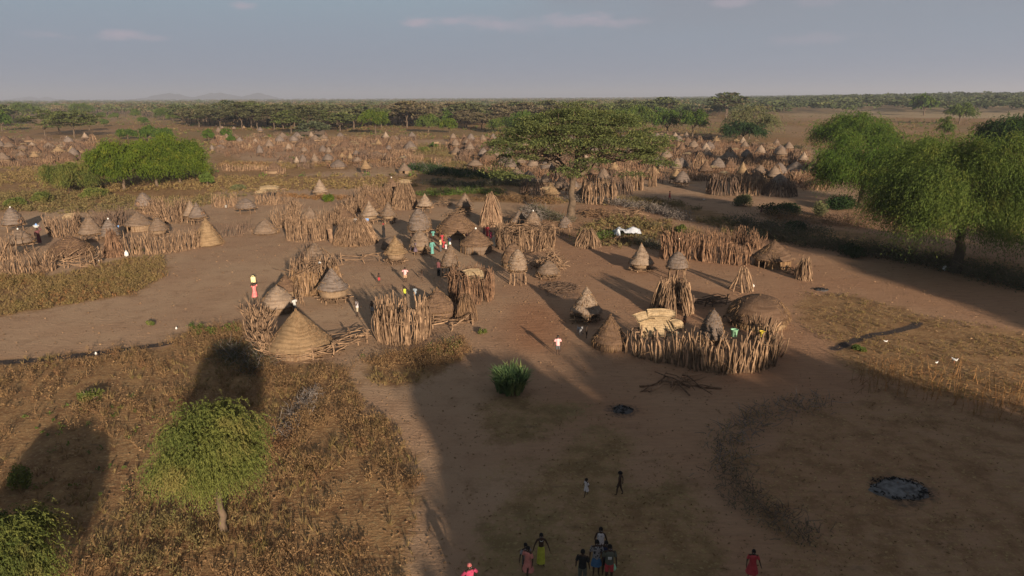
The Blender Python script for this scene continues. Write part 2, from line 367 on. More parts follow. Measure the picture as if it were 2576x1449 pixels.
# ------------------------------------------------------------------ light
SUN_EL = math.radians(12.5); SUN_AZ = math.radians(-21)   # shadows run forward and 21 degrees to the left
sun = bpy.data.lights.new('sun', 'SUN'); sun.energy = SUNE; sun.angle = math.radians(1.); sun.color = (1, .84, .64)
so = bpy.data.objects.new('sun', sun); COL.objects.link(so)
sd = Vector((math.sin(SUN_AZ) * math.cos(SUN_EL), math.cos(SUN_AZ) * math.cos(SUN_EL), -math.sin(SUN_EL)))
so.rotation_euler = sd.to_track_quat('-Z', 'Y').to_euler()
W = bpy.data.worlds.new('World'); SC.world = W; W.use_nodes = True; nt = W.node_tree; nt.nodes.clear()
sky = N(nt, 'ShaderNodeTexSky', sky_type='NISHITA', sun_disc=False, sun_elevation=SUN_EL, air_density=1.3, dust_density=3.5, ozone_density=1.4, altitude=400)
sky.sun_rotation = math.atan2(-sd.x, -sd.y)
tc = N(nt, 'ShaderNodeTexCoord').outputs['Generated']
sep = N(nt, 'ShaderNodeSeparateXYZ'); nt.links.new(tc, sep.inputs[0])
X, Y, Z = sep.outputs
# veil of thin dust: the colours of the air at low elevation, over the physical sky
el = math_(nt, 'ARCSINE', Z, 0.); az = math_(nt, 'ARCTAN2', X, Y)
hs = N(nt, 'ShaderNodeHueSaturation', i_Saturation=.45, i_Value=1.); nt.links.new(sky.outputs[0], hs.inputs['Color'])
low = mix(nt, ramp(nt, el, .02, .26), SKYLO, SKYHI)
col = mix(nt, math_(nt, 'SUBTRACT', 1., math_(nt, 'MULTIPLY', ramp(nt, el, .22, .7), .9)), hs.outputs[0], low)
# the large thin grey cloud sheet on the right and the small pink puffs
cmb = N(nt, 'ShaderNodeCombineXYZ'); nt.links.new(math_(nt, 'MULTIPLY', az, 3.), cmb.inputs[0]); nt.links.new(math_(nt, 'MULTIPLY', el, 14.), cmb.inputs[1])
cn = noise(nt, cmb.outputs[0], 1.6, 7, .6)
sheet = math_(nt, 'MULTIPLY', ramp(nt, math_(nt, 'ADD', az, math_(nt, 'MULTIPLY', cn, .5)), .12, .5), ramp(nt, math_(nt, 'ADD', el, math_(nt, 'MULTIPLY', cn, .06)), .06, .16))
col = mix(nt, math_(nt, 'MULTIPLY', sheet, .85), col, SKYCL)
def puff(px, py, w, h, s):
    global col
    d = F * FPX + RT * (px - 1288) - U * (py - 724.5); d /= np.linalg.norm(d)
    a = math.atan2(d[0], d[1]); e = math.asin(d[2]); w = w / FPX; h = h / FPX
    x = math_(nt, 'DIVIDE', math_(nt, 'SUBTRACT', az, a), w); y = math_(nt, 'DIVIDE', math_(nt, 'SUBTRACT', el, e), h)
    r = math_(nt, 'SQRT', math_(nt, 'ADD', math_(nt, 'MULTIPLY', x, x), math_(nt, 'MULTIPLY', y, y)), 0.)
    r = math_(nt, 'ADD', r, math_(nt, 'MULTIPLY', math_(nt, 'SUBTRACT', pn, .5), 2.6))
    k = math_(nt, 'MULTIPLY', math_(nt, 'SUBTRACT', 1., ramp(nt, r, .1, 1.1)), s)
    col = mix(nt, k, col, SKYPK)
pc = N(nt, 'ShaderNodeCombineXYZ'); nt.links.new(math_(nt, 'MULTIPLY', az, 22.), pc.inputs[0]); nt.links.new(math_(nt, 'MULTIPLY', el, 60.), pc.inputs[1])
pn = noise(nt, pc.outputs[0], 1., 6, .6)
for p in ((1055, 55, 46, 16, .75), (1125, 52, 60, 13, .5), (1215, 58, 75, 20, .45), (1330, 62, 90, 22, .3), (1440, 55, 90, 20, .4), (1500, 46, 55, 17, .6), (1580, 56, 70, 13, .4),
          (305, 88, 48, 13, .7), (370, 96, 40, 8, .35), (125, 88, 55, 10, .4), (607, 14, 30, 9, .7), (1830, 6, 75, 13, .5), (2040, 100, 110, 16, .25), (2070, 2, 70, 12, .2)): puff(*p)
bg = N(nt, 'ShaderNodeBackground', i_Strength=WORLDE); nt.links.new(col, bg.inputs[0])
wo = N(nt, 'ShaderNodeOutputWorld'); nt.links.new(bg.outputs[0], wo.inputs[0])
SC.view_settings.view_transform = 'Standard'; SC.view_settings.look = 'None'; SC.view_settings.gamma = 1
SC.view_settings.exposure = EXPO; SC.view_settings.use_curve_mapping = False
SC.cycles.use_denoising = True; SC.cycles.max_bounces = 6; SC.cycles.diffuse_bounces = 3; SC.cycles.volume_bounces = 0; SC.cycles.transparent_max_bounces = 6
SC.cycles.sample_clamp_indirect = 3
# ------------------------------------------------------------------ ground
def zone(polys, x, y, soft=1.5, seed=0):
    """soft mask of ground polygons with a wandering edge"""
    jx = x + (fbm(x * .35 + seed, y * .35) - .5) * soft * 2.4; jy = y + (fbm(x * .35 + 50, y * .35 + seed) - .5) * soft * 2.4
    m = np.zeros(x.shape)
    for p in polys: m = np.maximum(m, inpoly(jx, jy, gpoly(p)).astype(float))
    return m
def nearline(pts, x, y, w, soft=.5):
    g = gpoly(pts); d = np.full(x.shape, 1e9)
    jx = x + (fbm(x * .8, y * .8) - .5) * soft; jy = y + (fbm(x * .8 + 30, y * .8) - .5) * soft
    for a, b in zip(g[:-1], g[1:]):
        ab = b[:2] - a[:2]; t = np.clip(((jx - a[0]) * ab[0] + (jy - a[1]) * ab[1]) / (ab @ ab), 0, 1)
        d = np.minimum(d, np.hypot(jx - a[0] - t * ab[0], jy - a[1] - t * ab[1]))
    return 1 - sstep(w * .5, w * 1.3, d)
Z_LEFT = [(-60, 690), (135, 694), (240, 668), (330, 650), (405, 642), (425, 690), (330, 742), (180, 765), (-60, 806)]
Z_LOW = [(-80, 905), (200, 893), (430, 862), (480, 825), (600, 812), (640, 890), (700, 925), (830, 910), (930, 905), (1080, 870), (1160, 850), (1200, 880), (1130, 925), (1070, 960), (960, 985), (900, 930), (870, 930), (900, 990), (1000, 1080), (1060, 1170), (1075, 1240), (1050, 1330), (1040, 1460), (1040, 1600), (-200, 1600)]
Z_GRN = [(1150, 1180), (1300, 1150), (1500, 1080), (1650, 1110), (1760, 1200), (1820, 1330), (1900, 1600), (1180, 1600), (1150, 1330)]
Z_GRN2 = [(1180, 1010), (1330, 1000), (1480, 1010), (1560, 1060), (1450, 1090), (1330, 1120), (1180, 1120)]
Z_RF = [(2005, 735), (2150, 740), (2300, 790), (2700, 850), (2750, 1090), (2400, 1000), (2140, 935), (2100, 882), (2030, 830), (1990, 780)]
Z_LR = [(2060, 1010), (2200, 960), (2700, 1080), (3000, 1700), (2000, 1600), (1900, 1300), (1830, 1150)]
Z_FAR = [[(-300, 418), (560, 440), (900, 445), (1060, 440), (1080, 470), (700, 478), (560, 470), (545, 495), (400, 500), (100, 530), (-300, 560)], [(540, 380), (620, 415), (740, 420), (860, 405), (880, 425), (760, 440), (520, 440)], [(1000, 470), (1300, 440), (1330, 488), (1400, 500), (1340, 512), (1000, 500)],
         [(1040, 360), (1250, 372), (1290, 420), (1300, 470), (1050, 470), (1040, 400)], [(1340, 505), (1560, 515), (1680, 530), (1860, 590), (2150, 620), (2700, 760), (2700, 690), (2200, 590), (1900, 560), (1700, 510), (1550, 495)], [(1450, 590), (1560, 540), (1690, 560), (1680, 620), (1600, 615), (1480, 610)]]
Z_RED = [(1275, 770), (1345, 752), (1425, 790), (1405, 850), (1390, 888), (1290, 884), (1268, 825)]
Z_RED2 = [[(1470, 512), (1640, 515), (1700, 535), (1640, 548), (1480, 545)], [(-60, 905), (440, 868), (470, 1000), (400, 1150), (-100, 1230)]]
rows = [-260, -120, -50, -10, 8]; D = 8.
while D < 620: D *= 1.0056; rows.append(D)
while D < 26000: D *= 1.13; rows.append(D)
rows = np.array(rows); ncol = 760; sx = np.linspace(-1.5, 1.5, ncol)
wd = np.where(rows >= 8, rows + 25, 33 + (8 - rows) * 3)
GX = sx[None] * wd[:, None]; GY = np.broadcast_to(rows[:, None], GX.shape).copy()
GZ = terrain(GX, GY) + (fbm(GX * .12, GY * .12) - .5) * .12 * (np.abs(GY) < 300) - .06 - 4e-9 * 0
far = sstep(165, 330, GY)
grass = np.maximum.reduce([zone([Z_LEFT], GX, GY, 2), zone([Z_LOW], GX, GY, 1.2), zone([Z_RF], GX, GY, 1.5) * .8, zone(Z_FAR, GX, GY, 3) * .9, zone([Z_LR], GX, GY, 1.5) * .5, zone([Z_GRN, Z_GRN2], GX, GY, 1.5) * .62])
village = zone([[(-200, 352), (240, 345), (250, 420), (-200, 425)], [(540, 348), (1040, 352), (1300, 346), (1700, 342), (2040, 370), (2100, 500), (1700, 500), (1300, 430), (1040, 440), (540, 425)]], GX, GY, 5)
grass = np.maximum(grass, far * (1 - village * .9) * (.55 + .45 * (fbm(GX * .02, GY * .012) > .42)))
grass = np.maximum(grass, village * .5 * (fbm(GX * .12, GY * .12) > .44))
path = np.maximum.reduce([nearline([(880, 870), (905, 950), (1000, 1040), (1075, 1150), (1085, 1300), (1075, 1500)], GX, GY, .8), nearline([(1130, 1450), (1180, 1290), (1330, 1170), (1440, 1080), (1560, 1000), (1700, 960)], GX, GY, .5), nearline([(1240, 1260), (1200, 1200), (1100, 1080)], GX, GY, .4),
                          nearline([(1620, 1200), (1640, 1120), (1780, 1040), (2000, 960)], GX, GY, .8), nearline([(1240, 820), (1190, 900), (1100, 950)], GX, GY, .7)])
grass = grass * (1 - .9 * path)
red = np.maximum(zone([Z_RED], GX, GY, .8), zone(Z_RED2, GX, GY, 1.5) * .6)
red = np.maximum(red, .62 * sstep(-9, 9, GX + (fbm(GX * .08, GY * .08) - .5) * 12) * (1 - sstep(95, 150, GY)) * (.6 + .5 * fbm(GX * .2, GY * .2)))
dark = np.maximum.reduce([nearline([(-60, 912), (120, 900), (250, 886), (440, 858)], GX, GY, .55, 1.), nearline([(2095, 877), (2150, 858), (2190, 842), (2230, 838), (2290, 822), (2312, 810)], GX, GY, .42, .6), .7 * nearline([(2095, 877), (2040, 850), (2015, 822)], GX, GY, .2, .4)])  # darker ground along narrow lines at the left and in the right field
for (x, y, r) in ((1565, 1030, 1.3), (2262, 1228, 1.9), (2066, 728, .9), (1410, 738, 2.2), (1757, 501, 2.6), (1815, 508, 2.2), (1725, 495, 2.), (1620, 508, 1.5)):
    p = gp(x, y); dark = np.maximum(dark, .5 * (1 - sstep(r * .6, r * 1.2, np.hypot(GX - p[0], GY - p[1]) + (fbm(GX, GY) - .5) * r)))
green = zone([Z_GRN, Z_GRN2], GX, GY, 1.5) + .8 * far * (fbm(GX * .015 + 7, GY * .01) > .5)
pale = zone([[(1900, 283), (2050, 279), (2700, 276), (2800, 300), (2000, 296)]], GX, GY, 30) + zone([[(-100, 292), (300, 285), (500, 300), (380, 306), (250, 300), (-100, 312)]], GX, GY, 25) * .5
def blur(a, n):
    a = a.astype(float)
    for _ in range(n):
        b = a.copy(); b[1:-1] = (a[:-2] + 2 * a[1:-1] + a[2:]) / 4; a = b.copy(); a[:, 1:-1] = (b[:, :-2] + 2 * b[:, 1:-1] + b[:, 2:]) / 4
    return a
grass = blur(grass, 14); red = blur(red, 22); green = blur(green, 14); pale = blur(pale, 6); dark = blur(dark, 1)
idx = np.arange(GX.size).reshape(GX.shape)
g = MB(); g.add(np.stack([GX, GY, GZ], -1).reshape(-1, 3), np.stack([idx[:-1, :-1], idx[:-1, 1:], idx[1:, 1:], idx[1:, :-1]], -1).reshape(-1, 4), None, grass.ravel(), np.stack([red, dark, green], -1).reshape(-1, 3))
m, nt, bs, out = newmat('earth_and_dry_grass')
ob = N(nt, 'ShaderNodeTexCoord').outputs['Object']
A = attr(nt, 'tint'); sp = N(nt, 'ShaderNodeSeparateXYZ'); nt.links.new(attr(nt, 'st', 1), sp.inputs[0])
n1 = noise(nt, ob, .07, 5); n2 = noise(nt, ob, .6, 6, .65); n3 = noise(nt, ob, 5., 5, .7); n4 = noise(nt, ob, 22., 3, .7)
mpp_ = N(nt, 'ShaderNodeMapping'); nt.links.new(ob, mpp_.inputs[0]); mpp_.inputs['Scale'].default_value = (.6, 3.5, 1); n5 = noise(nt, mpp_.outputs[0], 1., 6, .7)
bare = mix(nt, ramp(nt, n1, .35, .65), BARE1, BARE2)
bare = mix(nt, math_(nt, 'MULTIPLY', ramp(nt, n2, .48, .72), .6), bare, tuple(x * .72 for x in BARE2))
bare = mix(nt, math_(nt, 'MULTIPLY', ramp(nt, n3, .55, .75), .25), bare, tuple(x * 1.25 for x in BARE1))
bare = mix(nt, math_(nt, 'MULTIPLY', sp.outputs[0], .9), bare, mix(nt, ramp(nt, n5, .35, .65), (.31, .155, .085), (.21, .10, .055)))
gr = mix(nt, ramp(nt, n2, .4, .62), (.25, .145, .07), (.175, .095, .048))
gr = mix(nt, ramp(nt, n3, .5, .7), gr, (.34, .235, .12))
gr = mix(nt, math_(nt, 'MULTIPLY', math_(nt, 'MULTIPLY', sp.outputs[2], .4), ramp(nt, n1, .3, .6)), gr, (.135, .13, .055))
gr = mix(nt, ramp(nt, n5, .55, .72), gr, (.13, .085, .05))
fac = ramp(nt, math_(nt, 'ADD', A, math_(nt, 'ADD', math_(nt, 'MULTIPLY', math_(nt, 'SUBTRACT', n3, .5), 1.3), math_(nt, 'MULTIPLY', math_(nt, 'SUBTRACT', n2, .5), 1.1))), .2, .75)
cl = mix(nt, fac, bare, gr)
a2 = N(nt, 'ShaderNodeAttribute', attribute_name='pale').outputs[2]; cl = mix(nt, math_(nt, 'MULTIPLY', a2, .7), cl, (.36, .28, .18))
cl = mix(nt, math_(nt, 'MULTIPLY', ramp(nt, n4, .58, .78), .5), cl, (.10, .07, .05))
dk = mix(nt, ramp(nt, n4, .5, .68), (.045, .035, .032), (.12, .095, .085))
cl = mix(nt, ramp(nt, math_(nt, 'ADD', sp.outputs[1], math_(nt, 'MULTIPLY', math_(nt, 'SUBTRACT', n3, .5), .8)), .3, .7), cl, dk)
nt.links.new(cl, bs.inputs[0]); bs.inputs['Roughness'].default_value = 1.; bs.inputs['Specular IOR Level'].default_value = .05
bump(nt, bs, math_(nt, 'ADD', n3, math_(nt, 'MULTIPLY', n5, .8)), .8, .12)
ge = g.mesh('ground', m, True); pa = ge.attributes.new('pale', 'FLOAT', 'POINT'); pa.data.foreach_set('value', pale.ravel().astype(np.float32))
go = obj('ground', ge, None); tag(go, 'bare trodden earth with dry grass and weed patches', kind='structure')
def gz(x, y): return float(terrain(x, y))
# ------------------------------------------------------------------ far hills
def hills(name, segs, dist, label):
    mb = MB(); n = 140; xs = np.linspace(segs[0][0], segs[-1][0], n)
    hp = np.interp(xs, [s[0] for s in segs], [s[1] for s in segs]) + (fbm(xs * .06, xs * 0 + 3.) - .5) * 1.2
    V = []; k = 9
    for i in range(n):
        p = gp(xs[i], 300); dr = p[:2] / np.linalg.norm(p[:2]); q = dr * dist
        h = max(19. + (hp[i]) / FPX * dist, 1.)
        for j in range(k):
            t = j / (k - 1) * 2 - 1; qq = dr * (dist + t * 1500)
            V.append((qq[0], qq[1], (h + 60) * math.cos(t * PI / 2) ** 1.3 * (1 + .12 * (vnoise(np.array(i * .35), np.array(j * .8)) - .5)) - 60))
    idx = np.arange(n * k).reshape(n, k); mb.add(V, np.stack([idx[:-1, :-1], idx[1:, :-1], idx[1:, 1:], idx[:-1, 1:]], -1).reshape(-1, 4))
    o = obj(name, mb, m_tint('hill_scrub', (.13, .11, .09), (.11, .09, .075), None, .003, bm=0), None, True); tag(o, label, kind='structure')
hills('hills', [(330, -1), (370, 2), (400, 8), (437, 13), (465, 9), (490, 3), (510, 6), (535, 12), (560, 13.5), (590, 8), (615, 3), (635, 9), (655, 14), (672, 10), (695, 3), (720, -1)], 12500, 'three low hills far off on the horizon')
hills('hills', [(20, -1), (55, 3), (85, 6), (108, 2.5), (125, 5), (150, 1.5), (175, -1)], 15500, 'faint low ridge far off on the horizon')
# ------------------------------------------------------------------ air
hz = bpy.data.meshes.new('haze'); hx, hy0, hy1, z0, z1 = 27500, -300, 27500, -3.0, 190.
hz.from_pydata([(x, y, z) for z in (z0, z1) for y in (hy0, hy1) for x in (-hx * 1.6, hx * 1.6)], [], [(0, 2, 3, 1), (4, 5, 7, 6), (0, 1, 5, 4), (2, 6, 7, 3), (0, 4, 6, 2), (1, 3, 7, 5)])
hm = bpy.data.materials.new('air'); hm.use_nodes = True; t_ = hm.node_tree; t_.nodes.clear()
pv = N(t_, 'ShaderNodeVolumePrincipled', i_Density=HAZE, i_Anisotropy=.2); pv.inputs['Color'].default_value = (*HAZEC, 1)
oo = N(t_, 'ShaderNodeOutputMaterial'); t_.links.new(pv.outputs[0], oo.inputs['Volume']); hz.materials.append(hm)
ho = obj('haze', hz, None); tag(ho, 'thin dusty evening haze over the plain', kind='stuff')
# ------------------------------------------------------------------ trees
def limb_poly(p0, p1, k, rng, sag=0., wob=.06, arch=0.):
    t = np.linspace(0, 1, k)[:, None]; L = np.linalg.norm(np.array(p1) - p0)
    P = np.array(p0) * (1 - t) + np.array(p1) * t + rng.randn(k, 3) * wob * L * np.sin(t * PI)
    P[:, 2] += arch * L * np.sin(t[:, 0] * PI); return P
def tree_wood(mb, h_fork, r, targets, rng, lean=(0, 0), k=7, mid=.5):
    """trunk to h_fork then boughs branching to target points"""
    fk = np.array([lean[0], lean[1], h_fork])
    P = limb_poly((0, 0, -.3), fk, k, rng, wob=.025); rr = np.linspace(r * 1.15, r * .72, k); rr[0] *= 1.35
    tubes(mb, P[None], rr[None], 9, np.array([.5]))
    tg = np.asarray(targets, float); n = max(3, min(7, len(tg) // 5)); ang = np.arctan2(tg[:, 1] - fk[1], tg[:, 0] - fk[0])
    order = np.argsort(ang); groups = np.array_split(order, n)
    for gq in groups:
        c = tg[gq].mean(0); hub = fk + (c - fk) * mid + np.array([0, 0, -.02 * h_fork])
        P = limb_poly(fk - (0, 0, .2), hub, k, rng, arch=.06, wob=.05)
        tubes(mb, P[None], np.linspace(r * .55, r * .3, k)[None], 6, np.array([.5]))
        for i in gq:
            e = tg[i]; P = limb_poly(hub + rng.randn(3) * .02, e, k, rng, arch=.05, wob=.06)
            tubes(mb, P[None], np.linspace(r * .26, r * .06, k)[None], 4, np.array([.4]))
def weeping(seed, W_, H_, hb, nclump, nspray, per, leaf, droop, trunk_h, tr, mat_leaf, asp=.22, Wy=None, lean=(0, 0), bark='bark', link=False, wob=.35, fill=.75, lobes=None, low=.35, reach=.085):
    """spreading tree with drooping feathery sprays: crown between hb and H_"""
    rng = np.random.RandomState(seed); Wy = Wy or W_
    cz = hb + (H_ - hb) * .45; az_ = (H_ - cz)
    nl = lobes or int(7 + W_ * .9); lz = -low + (1 + low) * (np.arange(nl) + rng.rand(nl)) / nl * .97; la = np.arange(nl) * 2.4 + rng.rand(nl) * .8; lq = np.sqrt(np.maximum(1 - lz ** 2, .05)); ld = np.stack([lq * np.cos(la), lq * np.sin(la), lz], 1)
    lc = ld * np.array([W_ / 2, Wy / 2, az_]) * (.62 + .16 * rng.rand(nl, 1)) * (1 + wob * .35 * rng.randn(nl, 1)); lr = .44 * (W_ / nl ** .5) * (.75 + .5 * rng.rand(nl))
    li = rng.randint(0, nl, nclump); d = rdir(nclump, rng); d[:, 2] = np.abs(d[:, 2]) * 1.3 - .35; d /= np.linalg.norm(d, axis=1, keepdims=True)
    cc = lc[li] + d * lr[li][:, None] * (fill + (1 - fill) * rng.rand(nclump, 1)) * np.array([1, 1, .62]); inn = rng.rand(nclump) < .12; cc[inn] *= .5
    cc[:, 2] = np.where(cc[:, 2] < 0, cc[:, 2] * (cz - hb) / az_, np.minimum(cc[:, 2], az_)) + cz; cc[:, :2] += np.array(lean); lt = rng.rand(nl)
    cl_t = np.clip(lt[li] * .75 + .25 * rng.rand(nclump), 0, 1)
    mb = MB()
    n = nclump * nspray; ci = np.repeat(np.arange(nclump), nspray)
    out = cc[ci] - np.array([lean[0], lean[1], cz]); out /= np.linalg.norm(out, axis=1, keepdims=True) + 1e-6
    dr = rdir(n, rng) * .8 + out * .9; dr[:, 2] = dr[:, 2] * .6 + .15; dr /= np.linalg.norm(dr, axis=1, keepdims=True)
    S = (W_ * reach) * (.5 + rng.rand(n)); cs = (W_ + H_) * .035
    p0 = cc[ci] + rng.randn(n, 3) * cs * np.array([1, 1, .6])
    t = (np.arange(per) + .5) / per
    P = p0[:, None] + dr[:, None] * (t[None, :, None] * S[:, None, None]); P[:, :, 2] -= droop * (t[None] ** 2) * S[:, None] * 1.35
    tan = np.repeat(dr[:, None], per, 1).copy(); tan[:, :, 2] -= droop * 3.2 * t[None]; tan /= np.linalg.norm(tan, axis=2, keepdims=True)
    P = (P + rng.randn(n, per, 3) * leaf * .35).reshape(-1, 3); u = tan.reshape(-1, 3) + rng.randn(n * per, 3) * .35
    u /= np.linalg.norm(u, axis=1, keepdims=True); v = np.cross(u, rdir(n * per, rng)); v /= np.linalg.norm(v, axis=1, keepdims=True) + 1e-9
    s = (leaf * (.6 + .8 * rng.rand(n * per)))[:, None]
    tint = np.clip(np.repeat(cl_t[ci] * .6 + .2 + rng.randn(n) * .12, per) + rng.randn(n * per) * .12, 0, 1)
    leaves(mb, P, u * s, v * s * asp, tint)
    wd_ = MB(); sel = rng.permutation(nclump)[:min(nclump, 36)]
    tree_wood(wd_, trunk_h, tr, cc[sel] * .93 + np.array([0, 0, hb * .02]), rng, lean=(lean[0] * .3, lean[1] * .3))
    return [('trunk', wd_, M[bark], True), ('crown', mb, M[mat_leaf], False)]
def acacia(seed, W_, H_, hb, npad, per, leaf, trunk_h, tr, mat_leaf, layers=1., bark='bark', lean=(0, 0), flatdome=.45, Wy=None, padr=.11, woodn=30):
    rng = np.random.RandomState(seed); Wy = Wy or W_
    a = rng.rand(npad) * 2 * PI; r = np.sqrt(rng.rand(npad)); r = np.where(r > .97, .97, r)
    edge = 1 + .16 * np.sin(a * 3 + rng.rand() * 6) + .1 * np.sin(a * 5 + rng.rand() * 6)
    x = np.cos(a) * r * W_ / 2 * edge; y = np.sin(a) * r * Wy / 2 * edge
    top = H_ - (H_ - hb) * flatdome * r ** 2 * 1.5
    z = np.maximum(top - rng.rand(npad) ** 1.6 * (H_ - hb) * .55 * layers, hb)
    cc = np.stack([x + lean[0], y + lean[1], z], 1)
    pr = W_ * padr * (.6 + .8 * rng.rand(npad)); ci = np.repeat(np.arange(npad), per); n = npad * per
    aa = rng.rand(n) * 2 * PI; rr = np.sqrt(rng.rand(n)); pl = 1 + .3 * np.sin(aa * 4 + ci)
    P = cc[ci] + np.stack([np.cos(aa) * rr * pr[ci] * pl, np.sin(aa) * rr * pr[ci] * pl, (1 - rr ** 2) * pr[ci] * .22 + rng.randn(n) * pr[ci] * .07], 1)
    mb = MB(); u = rdir(n, rng); u[:, 2] *= .35; u /= np.linalg.norm(u, axis=1, keepdims=True); v = np.cross(u, np.array([0, 0, 1.]) + rng.randn(n, 3) * .35); v /= np.linalg.norm(v, axis=1, keepdims=True)
    s = (leaf * (.6 + .8 * rng.rand(n)))[:, None]; ct = rng.rand(npad)
    leaves(mb, P, u * s, v * s * .6, np.clip(ct[ci] * .55 + .22 + rng.randn(n) * .15, 0, 1))
    wd_ = MB(); sel = rng.permutation(npad)[:woodn]
    tree_wood(wd_, trunk_h, tr, cc[sel] - np.array([0, 0, .1]), rng, lean=(lean[0] * .3, lean[1] * .3))
    return [('trunk', wd_, M[bark], True), ('crown', mb, M[mat_leaf], False)]
def stand(name, parts, loc, label, cat='tree', group=None, rz=0.):
    r = empty(name, loc, label, cat, group, rz)
    for nm, mb, mat, sm in parts: obj(nm, mb, mat, r, sm)
    return r
def at_tree(x, y, w, ytop, ybot=None):
    p = gp(x, y); s = mpp(p); return p, w * s, hgt(p, ytop), (hgt(p, ybot) if ybot else None)
# the great umbrella acacia
p, w, H_, hb = at_tree(1436, 552, 425, 266, 425)
stand('umbrella_acacia', acacia(11, w, H_, hb, 225, 370, .15, 6.4, .62, 'lf_acacia', .95, lean=(.8, .5), flatdome=.40, padr=.08, woodn=60), p, 'huge flat-topped acacia towering over the middle of the village', 'tree')
# big spreading trees
def big(x, y, w, yt, yb, seed, label, mat='lf_green', nc=150, ns=26, per=7, leaf=.22, droop=.9, th=None, tr=.35, lean=(0, 0), name='spreading_tree', bark='bark', grp=None, Wy=None, **kw):
    p, W_, H_, hb = at_tree(x, y, w, yt, yb); hb = max(hb, .6)
    return stand(name, weeping(seed, W_, H_, hb, nc, ns, per, leaf, droop, th or max(hb * 1.2, H_ * .25), tr, mat, lean=lean, bark=bark, Wy=Wy, **kw), p, label, 'tree', grp)
G3 = 'green spreading trees left of the village'
big(314, 478, 150, 350, 470, 21, 'bright green spreading tree, left one of the dense clump of three', 'lf_bright', 190, 26, 8, .24, th=2.5, grp=G3)
big(396, 468, 150, 347, 460, 22, 'bright green spreading tree, middle one of the dense clump of three', 'lf_bright', 190, 26, 8, .24, th=2.5, grp=G3)
big(455, 462, 140, 348, 452, 23, 'bright green spreading tree, right one of the dense clump of three', 'lf_bright', 190, 26, 8, .24, th=2.5, grp=G3)
big(254, 476, 60, 400, 455, 24, 'thin-trunked tree between the low round tree and the dense green clump', 'lf_green', 60, 20, 7, .22, th=2.8, tr=.2)
big(178, 486, 120, 406, 484, 25, 'low round light green tree left of the dense green clump', 'lf_feather', 130, 24, 7, .2, th=1.2, tr=.22)
big(2164, 520, 260, 345, 490, 31, 'bright green weeping tree beside the crowded village', 'lf_green', 420, 28, 10, .165, th=5, tr=.5, low=.7)
big(2138, 440, 190, 288, 380, 32, 'dark green round-topped tree behind the bright weeping tree', 'lf_green', 200, 26, 8, .24, th=4, tr=.5)
big(2404, 682, 450, 322, 618, 33, 'largest dark spreading tree with thick trunk at the right edge', 'lf_mid', 820, 30, 11, .125, th=5.2, tr=.55, lean=(1., 2.), bark='bark_dark', fill=.6, low=.8)
big(2540, 480, 190, 290, 400, 34, 'dark dense tree behind the largest tree at the right edge', 'lf_dark', 170, 26, 8, .26, th=4, tr=.5)
big(2300, 470, 120, 343, 450, 40, 'light green tree between the two large trees on the right', 'lf_mid', 120, 26, 8, .22, th=4, tr=.4)
big(2368, 372, 36, 292, 345, 35, 'slim upright green tree standing in the pale field', 'lf_mid', 40, 18, 6, .3, th=3)
# the two young trees in the foreground
p, W_, H_, hb = at_tree(566, 1336, 230, 990, 1215)
stand('feathery_tree', weeping(41, W_ , H_ * .97, hb * .9, 240, 22, 16, .06, 1.15, 1.9, .17, 'lf_feather', asp=.26, lean=(-.25, .2), wob=.3, fill=.45, low=.8, reach=.13, lobes=15), p, 'small feathery green tree with one bare trunk among the dry weeds', 'tree')
# trees outside the picture that shade the lower right
for i, (x, y, h, w, hb, s) in enumerate(SHADE):
    stand('shade_tree', weeping(60 + i, w, h, hb, 130, 16, 6, .42, .9, h * .3, .4, 'lf_green', asp=.45, fill=.5), np.array([x, y, 0.]), 'broad green tree outside the view on the sunny side, %s of the group' % ['first', 'second', 'third', 'fourth', 'fifth', 'sixth', 'seventh', 'eighth', 'ninth', 'tenth', 'eleventh', 'twelfth', 'thirteenth', 'fourteenth'][i], 'tree', 'trees behind the viewpoint')
